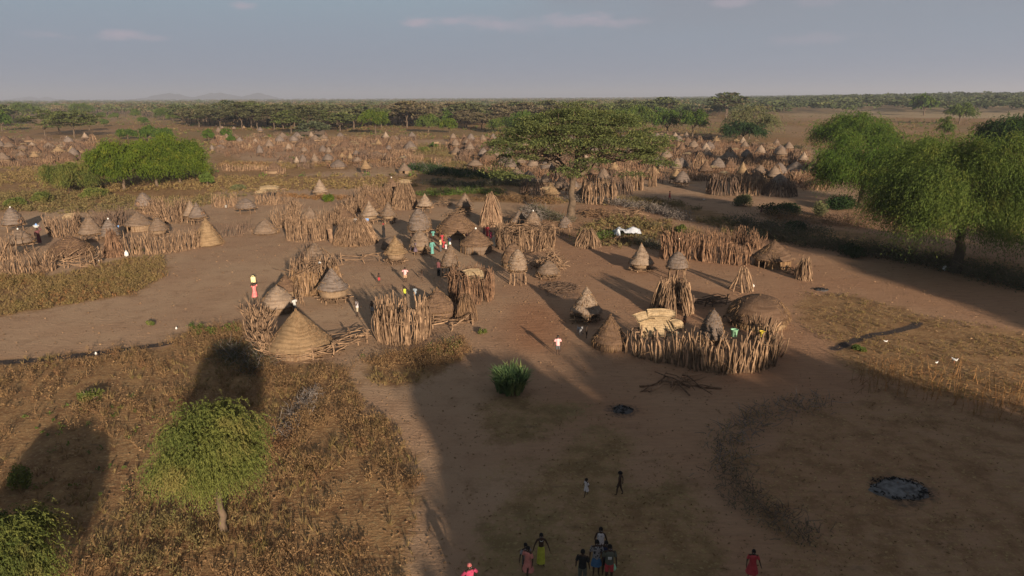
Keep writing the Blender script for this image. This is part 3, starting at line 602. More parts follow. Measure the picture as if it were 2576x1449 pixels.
# singled-out mid distance trees
G4 = 'green trees at the edge of the wood'
for i, a in enumerate([
    (945, 338, 76, 275, 318, 'rounded bright green tree standing alone before the wood', 'lf_bright', 1.6), (1078, 333, 62, 289, 325, 'green round tree with dark forked trunk before the wood', 'lf_mid', 1.3), (1130, 334, 44, 296, 330, 'small bright green tree right of the round forked one', 'lf_bright', 1.),
    (1268, 334, 76, 296, 326, 'mid green tree just left of the huge acacia crown', 'lf_mid', 1.2), (1330, 336, 100, 280, 326, 'dark green tree behind the left side of the huge acacia crown', 'lf_green', 1.5), (1612, 340, 80, 262, 325, 'tall light green tree behind the right side of the huge acacia crown', 'lf_mid', 1.6), (1560, 345, 110, 268, 330, 'broad green tree behind the top of the huge acacia crown', 'lf_mid', 1.6),
    (1678, 340, 74, 272, 328, 'dark green tree with pale trunk, left one of the pair beyond the crowded village', 'lf_green', 1.6), (1742, 344, 74, 274, 328, 'dark green tree with pale trunk, right one of the pair beyond the crowded village', 'lf_green', 1.6),
    (1868, 364, 112, 308, 345, 'low dark green tree leaning left over the far edge of the village', 'lf_dark', 1.3), (1884, 350, 136, 264, 336, 'large brownish-green domed tree behind the low dark leaning tree', 'lf_olive', 1.6), (1808, 292, 46, 259, 288, 'round green tree above the brownish dome', 'lf_mid', 2.),
    (412, 302, 46, 268, 299, 'round bright green tree left of the far acacias', 'lf_mid', 1.6), (436, 306, 30, 280, 304, 'small green bush-like tree beside the round bright one', 'lf_mid', 1.2), (60, 296, 66, 256, 290, 'wide light green tree near the left horizon', 'lf_mid', 2.2), (140, 280, 40, 258, 277, 'small light green tree near the left horizon', 'lf_mid', 2.2),
    (6, 330, 36, 268, 325, 'dark green tree cut by the left edge of the view', 'lf_green', 1.5), (205, 292, 54, 258, 288, 'broad pale green tree beyond the left acacias', 'lf_mid', 2.2), (342, 298, 24, 272, 296, 'small round green tree in the open grassland', 'lf_mid', 1.5),
    (262, 318, 24, 297, 317, 'low green bush in the open grassland', 'lf_mid', 1.), (255, 298, 22, 280, 297, 'tiny green tree by the left acacias', 'lf_mid', 1.), (290, 300, 26, 283, 299, 'low green bush beyond the left acacias', 'lf_mid', 1.), (362, 314, 22, 293, 312, 'green bush in the grass beyond the spreading tree clump', 'lf_green', 1.),
    (322, 350, 44, 325, 348, 'low olive tree above the spreading clump, leftmost of three', 'lf_green', 1.), (375, 356, 46, 318, 352, 'green tree above the spreading clump, middle of three', 'lf_green', 1.2), (414, 352, 42, 320, 349, 'green tree above the spreading clump, rightmost of three', 'lf_green', 1.2),
    (526, 356, 28, 326, 354, 'small green tree at the left end of the far huts', 'lf_green', .8), (570, 350, 26, 322, 348, 'small green shrub tree behind the far huts', 'lf_green', .8), (582, 360, 20, 342, 359, 'low green shrub between the far huts', 'lf_green', .6),
    (523, 469, 30, 434, 464, 'small round sapling right of the dense green clump', 'lf_mid', .5), (2412, 312, 70, 262, 297, 'lone acacia-like tree standing in the pale field', 'lf_mid', 2.), (500, 262, 20, 250, 261, 'small round tree on the skyline by the hills', 'lf_mid', 2.5)]):
    x, y, w, yt, yb, lb, mt, lf = a; nc = 34 if w < 35 else 70
    big(x, y, w, yt, yb, 100 + i, lb, mt, nc, 14, 6, .2 + .16 * lf, .8, tr=.25 * max(lf, .5), name='green_tree', grp=G4, asp=.35)
# flat-topped acacias that stand out
G5 = 'flat-topped acacias at the edge of the wood'
for i, (x, y, w, yt, yb, lb, mt) in enumerate([
    (114, 342, 118, 277, 318, 'wide flat-topped acacia in the left grassland, nearer the left edge', 'lf_acacia'), (150, 336, 70, 284, 312, 'flat-topped acacia between the two wide ones in the left grassland', 'lf_acacia'), (188, 346, 116, 276, 312, 'wide flat-topped acacia in the left grassland, right one', 'lf_acacia'), (226, 330, 50, 290, 314, 'low acacia behind the right one in the left grassland', 'lf_acacia'),
    (555, 322, 96, 262, 296, 'wide acacia with pale forked trunk left of the dark-roofed shelter', 'lf_olive'), (502, 320, 92, 264, 298, 'olive acacia at the left end of the wood front', 'lf_olive'), (610, 326, 70, 258, 290, 'tall acacia with bare spreading limbs in the wood front', 'lf_olive'), (648, 326, 76, 264, 296, 'acacia with branching pale trunk in the wood front', 'lf_olive'), (690, 326, 74, 262, 300, 'acacia just left of the dark shelter', 'lf_olive'), (733, 336, 84, 276, 308, 'green acacia right behind the dark shelter', 'lf_acacia'),
    (772, 336, 80, 264, 306, 'tall trunked acacia beside the grey-green small one', 'lf_olive'), (815, 330, 74, 278, 308, 'broad acacia behind the grey-green small one', 'lf_acacia'), (790, 348, 74, 306, 330, 'small grey-green acacia standing forward of the wood', 'lf_greyg'), (856, 330, 70, 284, 310, 'olive acacia between the grey-green one and the bright round tree', 'lf_acacia'),
    (1168, 322, 60, 282, 305, 'brownish acacia with bare trunk before the brown wood', 'lf_brown'), (1212, 326, 66, 286, 308, 'brown acacia standing in open ground left of the great crown', 'lf_brown'), (1242, 330, 50, 292, 312, 'thin brown acacia nearest the great crown', 'lf_brown')]):
    p, W_, H_, hb = at_tree(x, y, w, yt, yb)
    stand('flat_topped_acacia', acacia(200 + i, W_, H_, hb, 60, 60, .5, hb * .6, .4, mt, 1.1, flatdome=.4, padr=.11, woodn=16), p, lb, 'tree', G5)
# ---- the wood
FT = []
for i in range(5): FT.append(tmpl('thorn_acacia', acacia(300 + i, 12, 7.5 + i % 2, 4.2, 34, 34, .62, 3.1, .3, 'lf_wood', 1.1, flatdome=.35, padr=.13, woodn=9)))
FTR = []
for i in range(3): FTR.append(tmpl('leafy_tree', weeping(320 + i, 9, 7.5, 1.6, 46, 9, 5, .5, .7, 2.2, .3, 'lf_mid', asp=.5)))
rng = np.random.RandomState(77)
EX = [-400, 0, 60, 250, 440, 470, 880, 900, 1150, 1260, 1640, 1760, 1900, 2040, 2200, 2576, 3000]
EY = [335, 318, 290, 290, 296, 318, 326, 320, 320, 312, 302, 292, 286, 282, 281, 280, 280]
def wood_points(n, d0, d1, rng):
    d = np.exp(rng.rand(n) * (math.log(d1) - math.log(d0)) + math.log(d0)); s = (rng.rand(n) * 2 - 1) * .86
    return d * s, d
cand = []
xs, ds = wood_points(15000, 330, 1700, rng)
def edge_ok(x, d, z=0.):
    px, py = proj((x, d, 0.)); return px, py, np.interp(px, EX, EY)
occ = {}
def free(x, y, r):
    k = (int(x // 16), int(y // 16))
    for i in (-1, 0, 1):
        for j in (-1, 0, 1):
            for (a, b, c) in occ.get((k[0] + i, k[1] + j), ()):
                if math.hypot(a - x, (b - y) * .8) < (r + c) * .5: return False
    occ.setdefault(k, []).append((x, y, r)); return True
for x, d in zip(xs, ds):
    px, py = proj((x, d, gz(x, d))); e = np.interp(px, EX, EY)
    if px < -120 or px > 2700: continue
    if py > e + rng.randn() * (1.5 if px < 1800 else 4.5): continue
    openness = .55 if px < 470 else 0.
    if px > 1980 and py > 268: openness = .6
    if rng.rand() < openness * (fbm(np.array(x * .01), np.array(d * .004)) > .42): continue
    if not free(x, d, 10. + d * .004): continue
    cand.append((d, x, px, py))
cand.sort(); near = cand[:255]; rest = cand[255:]
ORD = ['first', 'second', 'third', 'fourth', 'fifth', 'sixth', 'seventh', 'eighth', 'ninth', 'tenth', 'eleventh', 'twelfth', 'thirteenth', 'fourteenth', 'fifteenth', 'sixteenth', 'seventeenth', 'eighteenth', 'nineteenth', 'twentieth']
SECT = [(-999, 'above the left acacias'), (250, 'above the green tree clump'), (450, 'left of the dark shelter'), (720, 'behind the dark shelter'), (900, 'behind the bright round tree'), (1010, 'left of the forked green tree'), (1140, 'left of the great acacia crown'), (1290, 'behind the great acacia crown'), (1500, 'right behind the great acacia crown'), (1680, 'beyond the paired trees'), (1830, 'beyond the brown domed tree'), (1990, 'beyond the open field'), (2300, 'on the right skyline')]
def sect(px):
    k = 0
    for i, (a, b) in enumerate(SECT):
        if px >= a: k = i
    return k
groups = {}
for (d, x, px, py) in near:
    k = sect(px)
    green_p = .12 if px < 1640 else .5
    kind = 2 if rng.rand() < green_p else (1 if rng.rand() < (.45 if 950 < px < 1700 else .2) else 0)
    groups.setdefault((k, kind), []).append([d, x, px, py])
for (k, kind), L in groups.items():
    L.sort(); n = len(L); nr = max(1, (n + 7) // 8); per_ = -(-n // nr)
    for r in range(nr):
        rowL = sorted(L[r * per_:(r + 1) * per_], key=lambda a: a[2])
        for j, (d, x, px, py) in enumerate(rowL):
            s = (1.15 + .6 * rng.rand() + d * .0002) * (1 + .5 * float(sstep(1500, 1950, px)))
            kw = ['olive acacia', 'brown acacia', 'leafy green tree'][kind]; row_ = ['nearest', 'second', 'third', 'fourth', 'fifth', 'sixth', 'seventh'][r]
            lb = '%s, %s from left, %s row of wood %s' % (kw, ORD[j], row_, SECT[k][1])
            mt = M[[['lf_wood', 'lf_olive', 'lf_acacia'][rng.randint(3)], 'lf_brown', ['lf_mid', 'lf_green'][rng.randint(2)]][kind]]
            if kind == 2: t = FTR[rng.randint(3)]; nm = 'leafy_tree'; s *= .85
            else: t = FT[rng.randint(5)]; nm = 'thorn_acacia'
            place(t, nm, (x, d, gz(x, d) - .1), rng.rand() * 6.28, (s, s, s * (.85 + .3 * rng.rand())), lb, 'tree', 'trees of the wide thorn wood', {'crown': mt})
# the rest of the wood as one mass per colour
def crown_bits(mb, X_, Y_, S_, rng, npad=7, ln=11, tint=None):
    """a crown of small leaf patches on a stubby trunk at every point"""
    n = len(X_); Zb = terrain(X_, Y_)
    k = npad * ln; a = rng.rand(n, npad) * 6.28; r = np.sqrt(rng.rand(n, npad)) * 5.2
    cx_ = np.cos(a) * r; cy_ = np.sin(a) * r; cz_ = 6.8 - .05 * r ** 2 - rng.rand(n, npad) * 2.2
    P = np.stack([cx_, cy_, cz_], -1)[:, :, None, :] + rng.randn(n, npad, ln, 3) * np.array([1.3, 1.3, .4])
    Sz = S_ * np.where(S_ > 2, .62, 1.); P = (P * np.stack([S_, S_, Sz], -1)[:, None, None, :]).reshape(n, k, 3) + np.stack([X_, Y_, Zb], -1)[:, None, :]
    m_ = n * k; u = rdir(m_, rng); u[:, 2] *= .4; v = np.cross(u, rng.randn(m_, 3)); v /= np.linalg.norm(v, axis=1, keepdims=True)
    s = np.repeat(S_, k)[:, None] * (.5 + .6 * rng.rand(m_, 1)) * 1.05
    tt = np.repeat(tint if tint is not None else rng.rand(n), k) + rng.randn(m_) * .15
    leaves(mb, P.reshape(-1, 3), u * s, v * s * .6, np.clip(tt, 0, 1))
def trunks(mb, X_, Y_, S_, rng):
    n = len(X_); Zb = terrain(X_, Y_); a = np.stack([X_, Y_, Zb - .2], -1); b = a + np.stack([rng.randn(n) * .6, rng.randn(n) * .6, 5.2 * S_], -1)
    sticks(mb, a, b, .3 * S_, .16 * S_, rng, .04, 3, 4)
rest = np.array(rest)
fx, fd = wood_points(9000, 1500, 9000, rng); PX = np.array([proj((a, b, 0.)) for a, b in zip(fx, fd)])
thin = np.where(PX[:, 0] < 1150, .45 * (fbm(fx * .0012, fd * .0006) > .4) + .1, .9) * (PX[:, 0] > -100) * (PX[:, 0] < 2680)
ok = rng.rand(9000) < thin; fx, fd = fx[ok], fd[ok]
allx = np.concatenate([rest[:, 1], fx]); ally = np.concatenate([rest[:, 0], fd]); px_ = np.array([proj((a, b, 0.))[0] for a, b in zip(allx, ally)])
S_ = (1.3 + .6 * rng.rand(len(allx))) * (1 + .75 * sstep(1400, 2000, px_) * rng.rand(len(allx)) ** .6) * (1 + sstep(1500, 9000, ally) * 1.2)
cls = np.where(rng.rand(len(allx)) < sstep(1500, 1900, px_) * .8 + .12, 2, np.where(rng.rand(len(allx)) < .45 - .3 * sstep(1600, 1800, px_), 1, 0))
wt = MB(); sel = (ally < 1200) & (px_ < 1700); trunks(wt, allx[sel], ally[sel], S_[sel], rng)
WOODS = [('lf_wood', 'olive far wood of countless flat acacias'), ('lf_brown', 'brown leafless far wood of countless thorn trees'), ('lf_farg', 'green far wood of countless leafy trees on the plain')]
for i, (mt, lb) in enumerate(WOODS):
    s_ = cls == i; mb = MB(); crown_bits(mb, allx[s_], ally[s_], S_[s_], rng)
    o = obj('far_wood', mb, M[mt]); tag(o, lb, 'wood', None, 'stuff')
    if i == 0: obj('trunks', wt, M['bark_dark'], o)
# ------------------------------------------------------------------ huts, granaries, fences
def roof_profile(style, R, z0, z1, tiers, ridge):
    ridge = ridge * 1.45
    H = z1 - z0; out = []; n = max(tiers * 4, 18)
    for i in range(n + 1):
        t = i / n; t0_ = t; t = min(1., max(0., t + .022 * math.sin(11 * t + R * 9) * (t < .9)))
        if style == 'bell': r = .80 * (1 - t) ** 1.25 + .20 * (1 - t) ** .5
        elif style == 'dome': r = (1 - t ** 1.75) ** .8
        elif style == 'beehive': r = (1 - t ** 2.1) ** .75 * (1 if t > .12 else .9 + .1 * t / .12)
        elif style == 'cone': r = (1 - t) ** .92
        elif style == 'low': r = (1 - t ** 1.5) ** .85
        elif style == 'hat': r = .72 * (1 - t ** 1.3) ** .9 + .28 * (1 - t) ** 3
        elif style == 'heap': r = (1 - t ** 2.6) ** .62
        f = (t0_ * tiers) % 1.0 if tiers else 0
        r = r * R * (1 - ridge * f * (1 - .3 * t)) if tiers else r * R
        if t > .93: r = max(r, .05 * R * (1.25 - t))
        out.append((max(r, .012), z0 + H * t - (0 if not tiers else ridge * .25 * R * (f > .7) * (t < .9))))
    lip = [(out[0][0] * .93, z0 + .02 * H), (out[0][0] * .97, z0 - .05 * min(R, 1.5))]
    return lip + out
def fringe(mb, R, z, n, L, rng, cx=0, cy=0, out=.3):
    a = rng.rand(n) * 2 * PI; r = R * (.95 + .06 * rng.rand(n)); b = np.stack([cx + r * np.cos(a), cy + r * np.sin(a), z + .08 * rng.rand(n)], 1)
    r2 = r + out * L; t = np.stack([cx + r2 * np.cos(a), cy + r2 * np.sin(a), z - L * (.5 + .8 * rng.rand(n))], 1); blades(mb, b, t, .028, rng.rand(n), rng)
def roof(R, z0, z1, style, tiers, ridge, rng, seg=44, lean=(0, 0), lump=.04, wob=.03, finial=True, hairy=0):
    mb = MB(); lathe(mb, roof_profile(style, R, z0, z1, tiers, ridge), seg, rng, wob, lump, lean=lean, zw=.035 * R)
    fr = MB(); fringe(fr, R * .98, z0, int(50 * R) + 20, .22, rng, 0, 0)
    if tiers:
        pr = roof_profile(style, R, z0, z1, tiers, ridge)[2:]
        for j in range(1, tiers):
            i = int(round(j * (len(pr) - 1) / tiers)); r, z = pr[min(i, len(pr) - 1)]
            f = (z - z0) / (z1 - z0); fringe(fr, r * .99, z + .02, int(36 * r) + 6, .16, rng, lean[0] * f, lean[1] * f, .25)
    if hairy:
        n = int(hairy * R * R * 2); u = rng.rand(n) ** .6; a = rng.rand(n) * 6.28; pr = np.array(roof_profile(style, R, z0, z1, 0, 0)[2:])
        zz = z0 + (z1 - z0) * (1 - u); rr = np.interp(zz, pr[:, 1], pr[:, 0]) * 1.0; b = np.stack([rr * np.cos(a) + lean[0] * (1 - u), rr * np.sin(a) + lean[1] * (1 - u), zz], 1)
        o = np.stack([np.cos(a), np.sin(a), -1.2 + 0 * a], 1) + rng.randn(n, 3) * .3; blades(fr, b + 0, b + o * .2 * (.5 + rng.rand(n, 1)), .02, rng.rand(n), rng)
    if finial:
        n = 14; a = rng.rand(n) * 6.28; tp = np.array([lean[0], lean[1], z1]); s = max(.12 * (z1 - z0), .15)
        b = np.repeat(tp[None], n, 0) - [0, 0, s * .8] + np.stack([np.cos(a), np.sin(a), 0 * a], 1) * .05 * R; blades(fr, b, tp + np.stack([np.cos(a) * .05, np.sin(a) * .05, s * (.2 + .4 * rng.rand(n))], 1), .035, rng.rand(n), rng)
    return mb, fr
def wall_mb(R, h, rng, door=None, dw=.42, seg=44, z=0., bulge=0., lump=.02):
    mb = MB(); pr = [(R * (1 + bulge * math.sin(PI * t)), z + h * t) for t in np.linspace(0, 1, 7)]
    if door is None: lathe(mb, pr, seg, rng, .012, lump)
    else: lathe(mb, pr, seg, rng, .012, 0., door + dw / 2, door + 2 * PI - dw / 2)
    return mb
def cap_mb(p, r):
    mb = MB(); lathe(mb, [(r * 1.0, -.1), (r * 1.02, -.02), (r * .8, .1), (r * .45, .17), (.01, .19)], 12, np.random.RandomState(1), 0, 0); mb.v = [v + np.asarray(p) for v in mb.v]; return mb
class Hut:                                 # collects the parts of one hut or granary
    def __init__(s, seed): s.rng = np.random.RandomState(seed); s.parts = []
    def add(s, n, mb, mat, sm=False): s.parts.append((n, mb, M[mat], sm))
def roofparts(h, R, z0, z1, style, tiers, mat, lean, **k):
    mb, fr = roof(R, z0, z1, style, tiers, k.pop('ridge', .055), h.rng, lean=lean, **k)
    h.add('thatch_roof', mb, mat, True); h.add('straw_fringe', fr, 'hay')
def granary(seed, R, H, leg, wallh, style='bell', tiers=6, mat='straw', wmat='wicker', nleg=5, lean=(0, 0), cap=False, hole=None, tall=False, lod=0, ridge=.055, hairy=0, wr=.62):
    h = Hut(seed); rng = h.rng
    z0 = leg + wallh
    roofparts(h, R, z0 - .12 * (wallh > .3), H, style, tiers, mat, lean, ridge=ridge, seg=40 if not lod else 18, hairy=hairy)
    if wallh > .05:
        mb = MB(); lathe(mb, [(.2, leg + .02)] + [(R * wr * (1 + .14 * math.sin(PI * (.15 + .6 * t))), leg + wallh * 1.08 * t) for t in np.linspace(0, 1, 6)], 32 if not lod else 14, rng, .015, .02); h.add('basket', mb, wmat, True)
    pl = MB(); n = 9 if not lod else 5; w = R * .98
    for ax in (0, 1):
        o = np.linspace(-w * .75, w * .75, n) + rng.randn(n) * .04; e = np.sqrt(np.maximum(w * w * 1.1 - o * o, .1)) * (1 + rng.randn(n) * .09); z = np.full(n, leg - .06 - ax * .1)
        a = np.stack([o, -e, z], 1); b = np.stack([o, e, z + rng.randn(n) * .05], 1)
        if ax: a = a[:, [1, 0, 2]]; b = b[:, [1, 0, 2]]
        sticks(pl, a, b, .045, .035, rng, .03, 4, 4)
    h.add('platform', pl, 'wood')
    an = np.arange(nleg) * 2 * PI / nleg + .3 + rng.rand() * .4
    for i, a in enumerate(an):
        lg = MB(); f = .78 if tall else .7; p = np.array([math.cos(a), math.sin(a), 0]) * R * f; q = p * (1.06 if not tall else .95); top = np.array([q[0], q[1], leg])
        sticks(lg, [p * 1.08 - [0, 0, .15]], [top - [0, 0, .28 * min(leg, 1)]], .075, .06, rng, .03, 5, 5 if not lod else 4)
        if leg > .4:
            t_ = np.array([-math.sin(a), math.cos(a), 0]) * .16
            sticks(lg, [top - [0, 0, .3], top - [0, 0, .3]], [top + t_ + [0, 0, .06], top - t_ + [0, 0, .04]], .05, .038, rng, .03, 3, 4)
        h.add('leg', lg, 'wood')
    if cap: h.add('roof_cap', cap_mb((lean[0], lean[1], H - .06), .11), 'white', True)
    if hole is not None:
        mb = MB(); zc = z0 + (H - z0) * .16; pr = roof_profile(style, R, z0 - .1, H, 0, 0)[2:]; rr = np.interp(zc + .1, [q[1] for q in pr], [q[0] for q in pr]); c = np.array([math.cos(hole), math.sin(hole), 0]) * (rr + .0)
        lathe(mb, [(.30, .0), (.34, .1), (.25, .16), (.2, -.25), (.01, -.3)], 14, rng, .012); Rz = Matrix.Rotation(hole, 3, 'Z') @ Matrix.Rotation(PI / 2, 3, 'Y'); mb.v = [(v @ np.array(Rz).T) + c + [0, 0, zc] for v in mb.v]; h.add('opening', mb, 'wood_red', True)
    return h.parts
def round_hut(seed, R, H, wallh, style='cone', tiers=6, mat='straw', wmat='wicker', lean=(0, 0), door=None, cap=False, lod=0, ridge=.045, hairy=0, wr=.84, porch=False, wob=.02, lump=.03):
    h = Hut(seed); rng = h.rng
    roofparts(h, R, wallh - .1, H, style, tiers, mat, lean, ridge=ridge, seg=56 if not lod else 20, hairy=hairy, wob=wob, lump=lump)
    w = wall_mb(R * wr, wallh + .1, rng, door, .36, 48 if not lod else 16, -.1, .03)
    h.add('wall', w, wmat, True)
    st_ = MB(); n = int(R * 26) if not lod else 10; a = rng.rand(n) * 2 * PI
    if door is not None: dd = (a - door + PI) % (2 * PI) - PI; a = a[np.abs(dd) > .22]
    n = len(a); r = R * wr * 1.02; sticks(st_, np.stack([r * 1.04 * np.cos(a), r * 1.04 * np.sin(a), -.1 + 0 * a], 1), np.stack([r * np.cos(a + rng.randn(n) * .02), r * np.sin(a), wallh * (.7 + .25 * rng.rand(n))], 1), .028, .02, rng, .03, 3, 3)
    h.add('wall_poles', st_, 'hay')
    if door is not None:
        dp = MB(); r = R * wr * 1.05
        for s in (-.2, .2): sticks(dp, [(r * math.cos(door + s), r * math.sin(door + s), -.1)], [(r * math.cos(door + s), r * math.sin(door + s), wallh * 1.05)], .07, .06, rng, .03, 4, 5)
        sticks(dp, [(r * math.cos(door - .24), r * math.sin(door - .24), wallh * .97)], [(r * math.cos(door + .24), r * math.sin(door + .24), wallh * .97)], .06, .05, rng, .03, 4, 5)
        h.add('door_frame', dp, 'wood')
    if porch:
        mb = MB(); k = 9; V = []
        for i in range(k):
            for j in range(7):
                u = i / (k - 1); v = j / 6 * 2 - 1; V.append((R * (.62 + .52 * u), v * (.75 - .25 * u) * R * .5, wallh * (1.75 - .62 * u) - v * v * .28 + rng.randn() * .03))
        V = np.array(V); V2 = V - [0, 0, .12]; idx = np.arange(k * 7).reshape(k, 7); q = np.stack([idx[:-1, :-1], idx[1:, :-1], idx[1:, 1:], idx[:-1, 1:]], -1).reshape(-1, 4)
        ed = [(idx[i, 0], idx[i + 1, 0]) for i in range(k - 1)] + [(idx[k - 1, j], idx[k - 1, j + 1]) for j in range(6)] + [(idx[i + 1, 6], idx[i, 6]) for i in range(k - 1)]
        c_, s_ = math.cos(door), math.sin(door); Vr = np.concatenate([V, V2]) @ np.array([[c_, s_, 0], [-s_, c_, 0], [0, 0, 1]])
        mb.add(Vr, np.concatenate([q, q[:, ::-1] + k * 7, [(a, a + k * 7, b + k * 7, b) for a, b in ed]]), None, .5, np.concatenate([V, V2]) * [1.4, 1, 0]); h.add('porch_roof', mb, mat)
    if cap: h.add('roof_cap', cap_mb((lean[0], lean[1], H - .06), .13), 'white', True)
    return h.parts
def face_angle(p, da=0.):
    return math.atan2(-p[1], -p[0]) + da
def lay(x, y, w, h, r_):           # picture box of a thing standing on the ground -> centre, radius, height
    p = gp(x, y); R = w * mpp(p) / 2; c = back(p, R * r_); R = w * mpp(c) / 2; return c, R, hgt(c, y - h)
GRP = 'granaries on stilts'; GRH = 'round thatched huts'
def G(x, y, w, h, label, leg=.22, wall=.2, style='bell', tiers=6, mat='straw', **k):
    k.setdefault('hairy', 45)
    c, R, H = lay(x, y, w, h, .62); cat = 'granary'; nm = 'granary'
    da = k.pop('hole_da', None)
    if da is not None: k['hole'] = face_angle(c, da)
    ln = k.pop('ln', (0, 0))
    return stand(nm, granary(int(x * 7 + y), R, H, leg * H, wall * H, style, tiers, mat, lean=(ln[0] * R, ln[1] * R), **k), c, label, cat, GRP)
def Hh(x, y, w, h, label, wall=.3, style='cone', tiers=7, mat='straw', **k):
    k.setdefault('hairy', 40)
    wr = k.get('wr', .84); c, R, H = lay(x, y, w, h, wr)
    da = k.pop('door_da', None)
    if da is not None: k['door'] = face_angle(c, da)
    ln = k.pop('ln', (0, 0))
    return stand('thatched_hut', round_hut(int(x * 7 + y), R, H, wall * H, style, tiers, mat, lean=(ln[0] * R, ln[1] * R), **k), c, label, 'hut', GRH)
# --- left compound
G(38, 583, 49, 62, 'tiered granary at the left edge with an orange opening', .3, .02, 'dome', 6, 'straw_g', cap=True, hole_da=.6, ridge=.07)
G(57, 638, 66, 62, 'low-roofed granary on long stilts beside the person carrying a blue bundle', .42, .05, 'low', 3, 'straw', cap=True, tall=True)
G(366, 536, 43, 52, 'domed granary with pointed tip at the back of the left compound', .22, .18, 'dome', 5, 'straw_g', hole_da=-.7)
G(232, 606, 59, 70, 'tiered bell granary left of the blue-doored one', .26, .02, 'bell', 6, 'straw', nleg=6)
G(281, 606, 44, 56, 'granary with white cap and blue cloth on its side', .18, .1, 'dome', 5, 'straw_g', cap=True)
G(401, 592, 47, 46, 'squat tiered granary behind the long stake fence', .06, .28, 'low', 5, 'straw', ridge=.08)
G(484, 560, 40, 56, 'granary with twin peaks, the left roof of the pair', .25, .12, 'cone', 3, 'straw_p')
G(500, 566, 44, 58, 'granary with twin peaks, the right roof of the pair', .28, .12, 'cone', 3, 'straw_g', hole_da=.8)
G(621, 538, 52, 40, 'flat-roofed granary shelter on short posts at the back left', .38, .02, 'low', 2, 'straw_g')
Hh(351, 582, 69, 50, 'thatched hut with dark doorway in the left compound', .36, 'cone', 4, 'straw', door_da=-.75)
Hh(181, 652, 110, 60, 'big brown ribbed dome hut behind the tangled branch fence', .16, 'low', 12, 'straw_b', ridge=.06, ln=(.05, 0))
Hh(860, 556, 72, 44, 'hut with dark hole behind the two stake enclosures', .2, 'hat', 4, 'straw_b', door_da=.3)
Hh(782, 568, 52, 50, 'hut roof rising inside the round stake enclosure', .4, 'bell', 4, 'straw')
Hh(926, 532, 66, 44, 'brown hut behind the two bell granaries', .2, 'cone', 5, 'straw_b')
# --- centre compound
G(931, 563, 48, 58, 'tall bell granary beside the stick shelter, left of two', .2, .2, 'bell', 5, 'straw_p', ridge=.07)
G(978, 563, 42, 56, 'bell granary with forked legs, right of two', .22, .2, 'bell', 5, 'straw', ridge=.06)
G(962, 512, 32, 36, 'small granary peak above the brown straw palisade', .2, .1, 'bell', 4, 'straw_p')
G(986, 478, 34, 32, 'small granary with white tip behind the palisade', .2, .1, 'cone', 3, 'straw_b', cap=True)
G(807, 496, 40, 46, 'lone granary with notched roof behind the bushes', .12, .2, 'cone', 5, 'straw_p')
G(1070, 535, 43, 48, 'pointed granary on tall legs left of the large dome hut', .32, .05, 'bell', 4, 'straw_p', ridge=.06)
G(1169, 534, 46, 50, 'leaning-capped granary behind the largest dome hut', .16, .2, 'hat', 3, 'straw', ln=(.08, 0))
G(1067, 600, 40, 66, 'granary roof hidden behind the tall tiered tower', .35, .05, 'beehive', 5, 'straw')
G(1055, 608, 54, 84, 'tall tiered beehive granary on high stilts in the yard', .34, .02, 'beehive', 11, 'straw_g', ridge=.09, tall=True, nleg=6)
G(1057, 640, 51, 62, 'low granary beside the person in purple', .16, .24, 'dome', 4, 'straw')
G(997, 665, 59, 72, 'golden tiered bell granary with wicker basket beside the pole rack', .16, .27, 'bell', 4, 'straw_y', ridge=.12, hairy=40)
G(1133, 697, 50, 86, 'tiered cone granary with white cap and spread legs', .34, .02, 'cone', 9, 'straw', cap=True, tall=True, ridge=.08, ln=(.06, 0))
G(1341, 580, 41, 50, 'tiered granary with white cap behind the great stake ring', .1, .1, 'dome', 8, 'straw', cap=True, ridge=.07)
G(1305, 567, 47, 38, 'dark open-sided granary behind the great stake ring', .15, .1, 'hat', 5, 'straw_g')
G(1302, 716, 49, 90, 'shaggy grey tiered granary on very tall bare posts', .41, .02, 'beehive', 7, 'straw_p', ridge=.13, tall=True, nleg=7, hairy=30)
G(1379, 703, 60, 48, 'squat rounded granary on short forked legs', .2, .2, 'low', 4, 'straw', nleg=6, hairy=30)
G(1421, 592, 37, 49, 'small tiered granary at the foot of the great acacia', .42, .02, 'dome', 5, 'straw_g', hole_da=.7)
G(841, 764, 82, 92, 'large pointed granary with wide grey roof and bright wicker basket', .17, .27, 'bell', 3, 'straw_g', wmat='wicker', ridge=.03, nleg=7, ln=(-.05, 0), wr=.74)
Hh(1149, 601, 104, 66, 'largest brown ribbed dome hut with pale wall in the central yard', .27, 'low', 11, 'straw_b', ridge=.05)
Hh(1198, 640, 84, 66, 'round hut with brown cone roof and white cap', .38, 'cone', 5, 'straw_b', cap=True, wmat='straw', wr=.88)
Hh(1290, 674, 58, 64, 'brown conical hut behind the grey stilted granary', .25, 'dome', 5, 'straw_b')
Hh(795, 668, 98, 58, 'faded cone roof rising behind the tall palisade', .12, 'cone', 6, 'straw')
Hh(1102, 804, 98, 80, 'smooth brown cone hut right of the round palisade', .3, 'cone', 6, 'straw_b', ridge=.015, wr=.9, wmat='straw_b')
Hh(757, 905, 162, 126, 'big golden hut with tall pointed roof inside the branch fence', .23, 'hat', 12, 'straw_y', ridge=.022, wr=.86, wmat='wicker', ln=(-.02, 0), lump=.02)
Hh(703, 792, 86, 74, 'pale domed hut with wicker base left of the pointed hut', .3, 'low', 3, 'straw_p', ridge=.02, wr=.8)
Hh(722, 746, 60, 56, 'small brown cone roof behind the pale domed hut', .3, 'cone', 3, 'straw_b')
Hh(988, 628, 54, 32, 'low straw mound behind the golden bell granary', .1, 'heap', 3, 'straw')
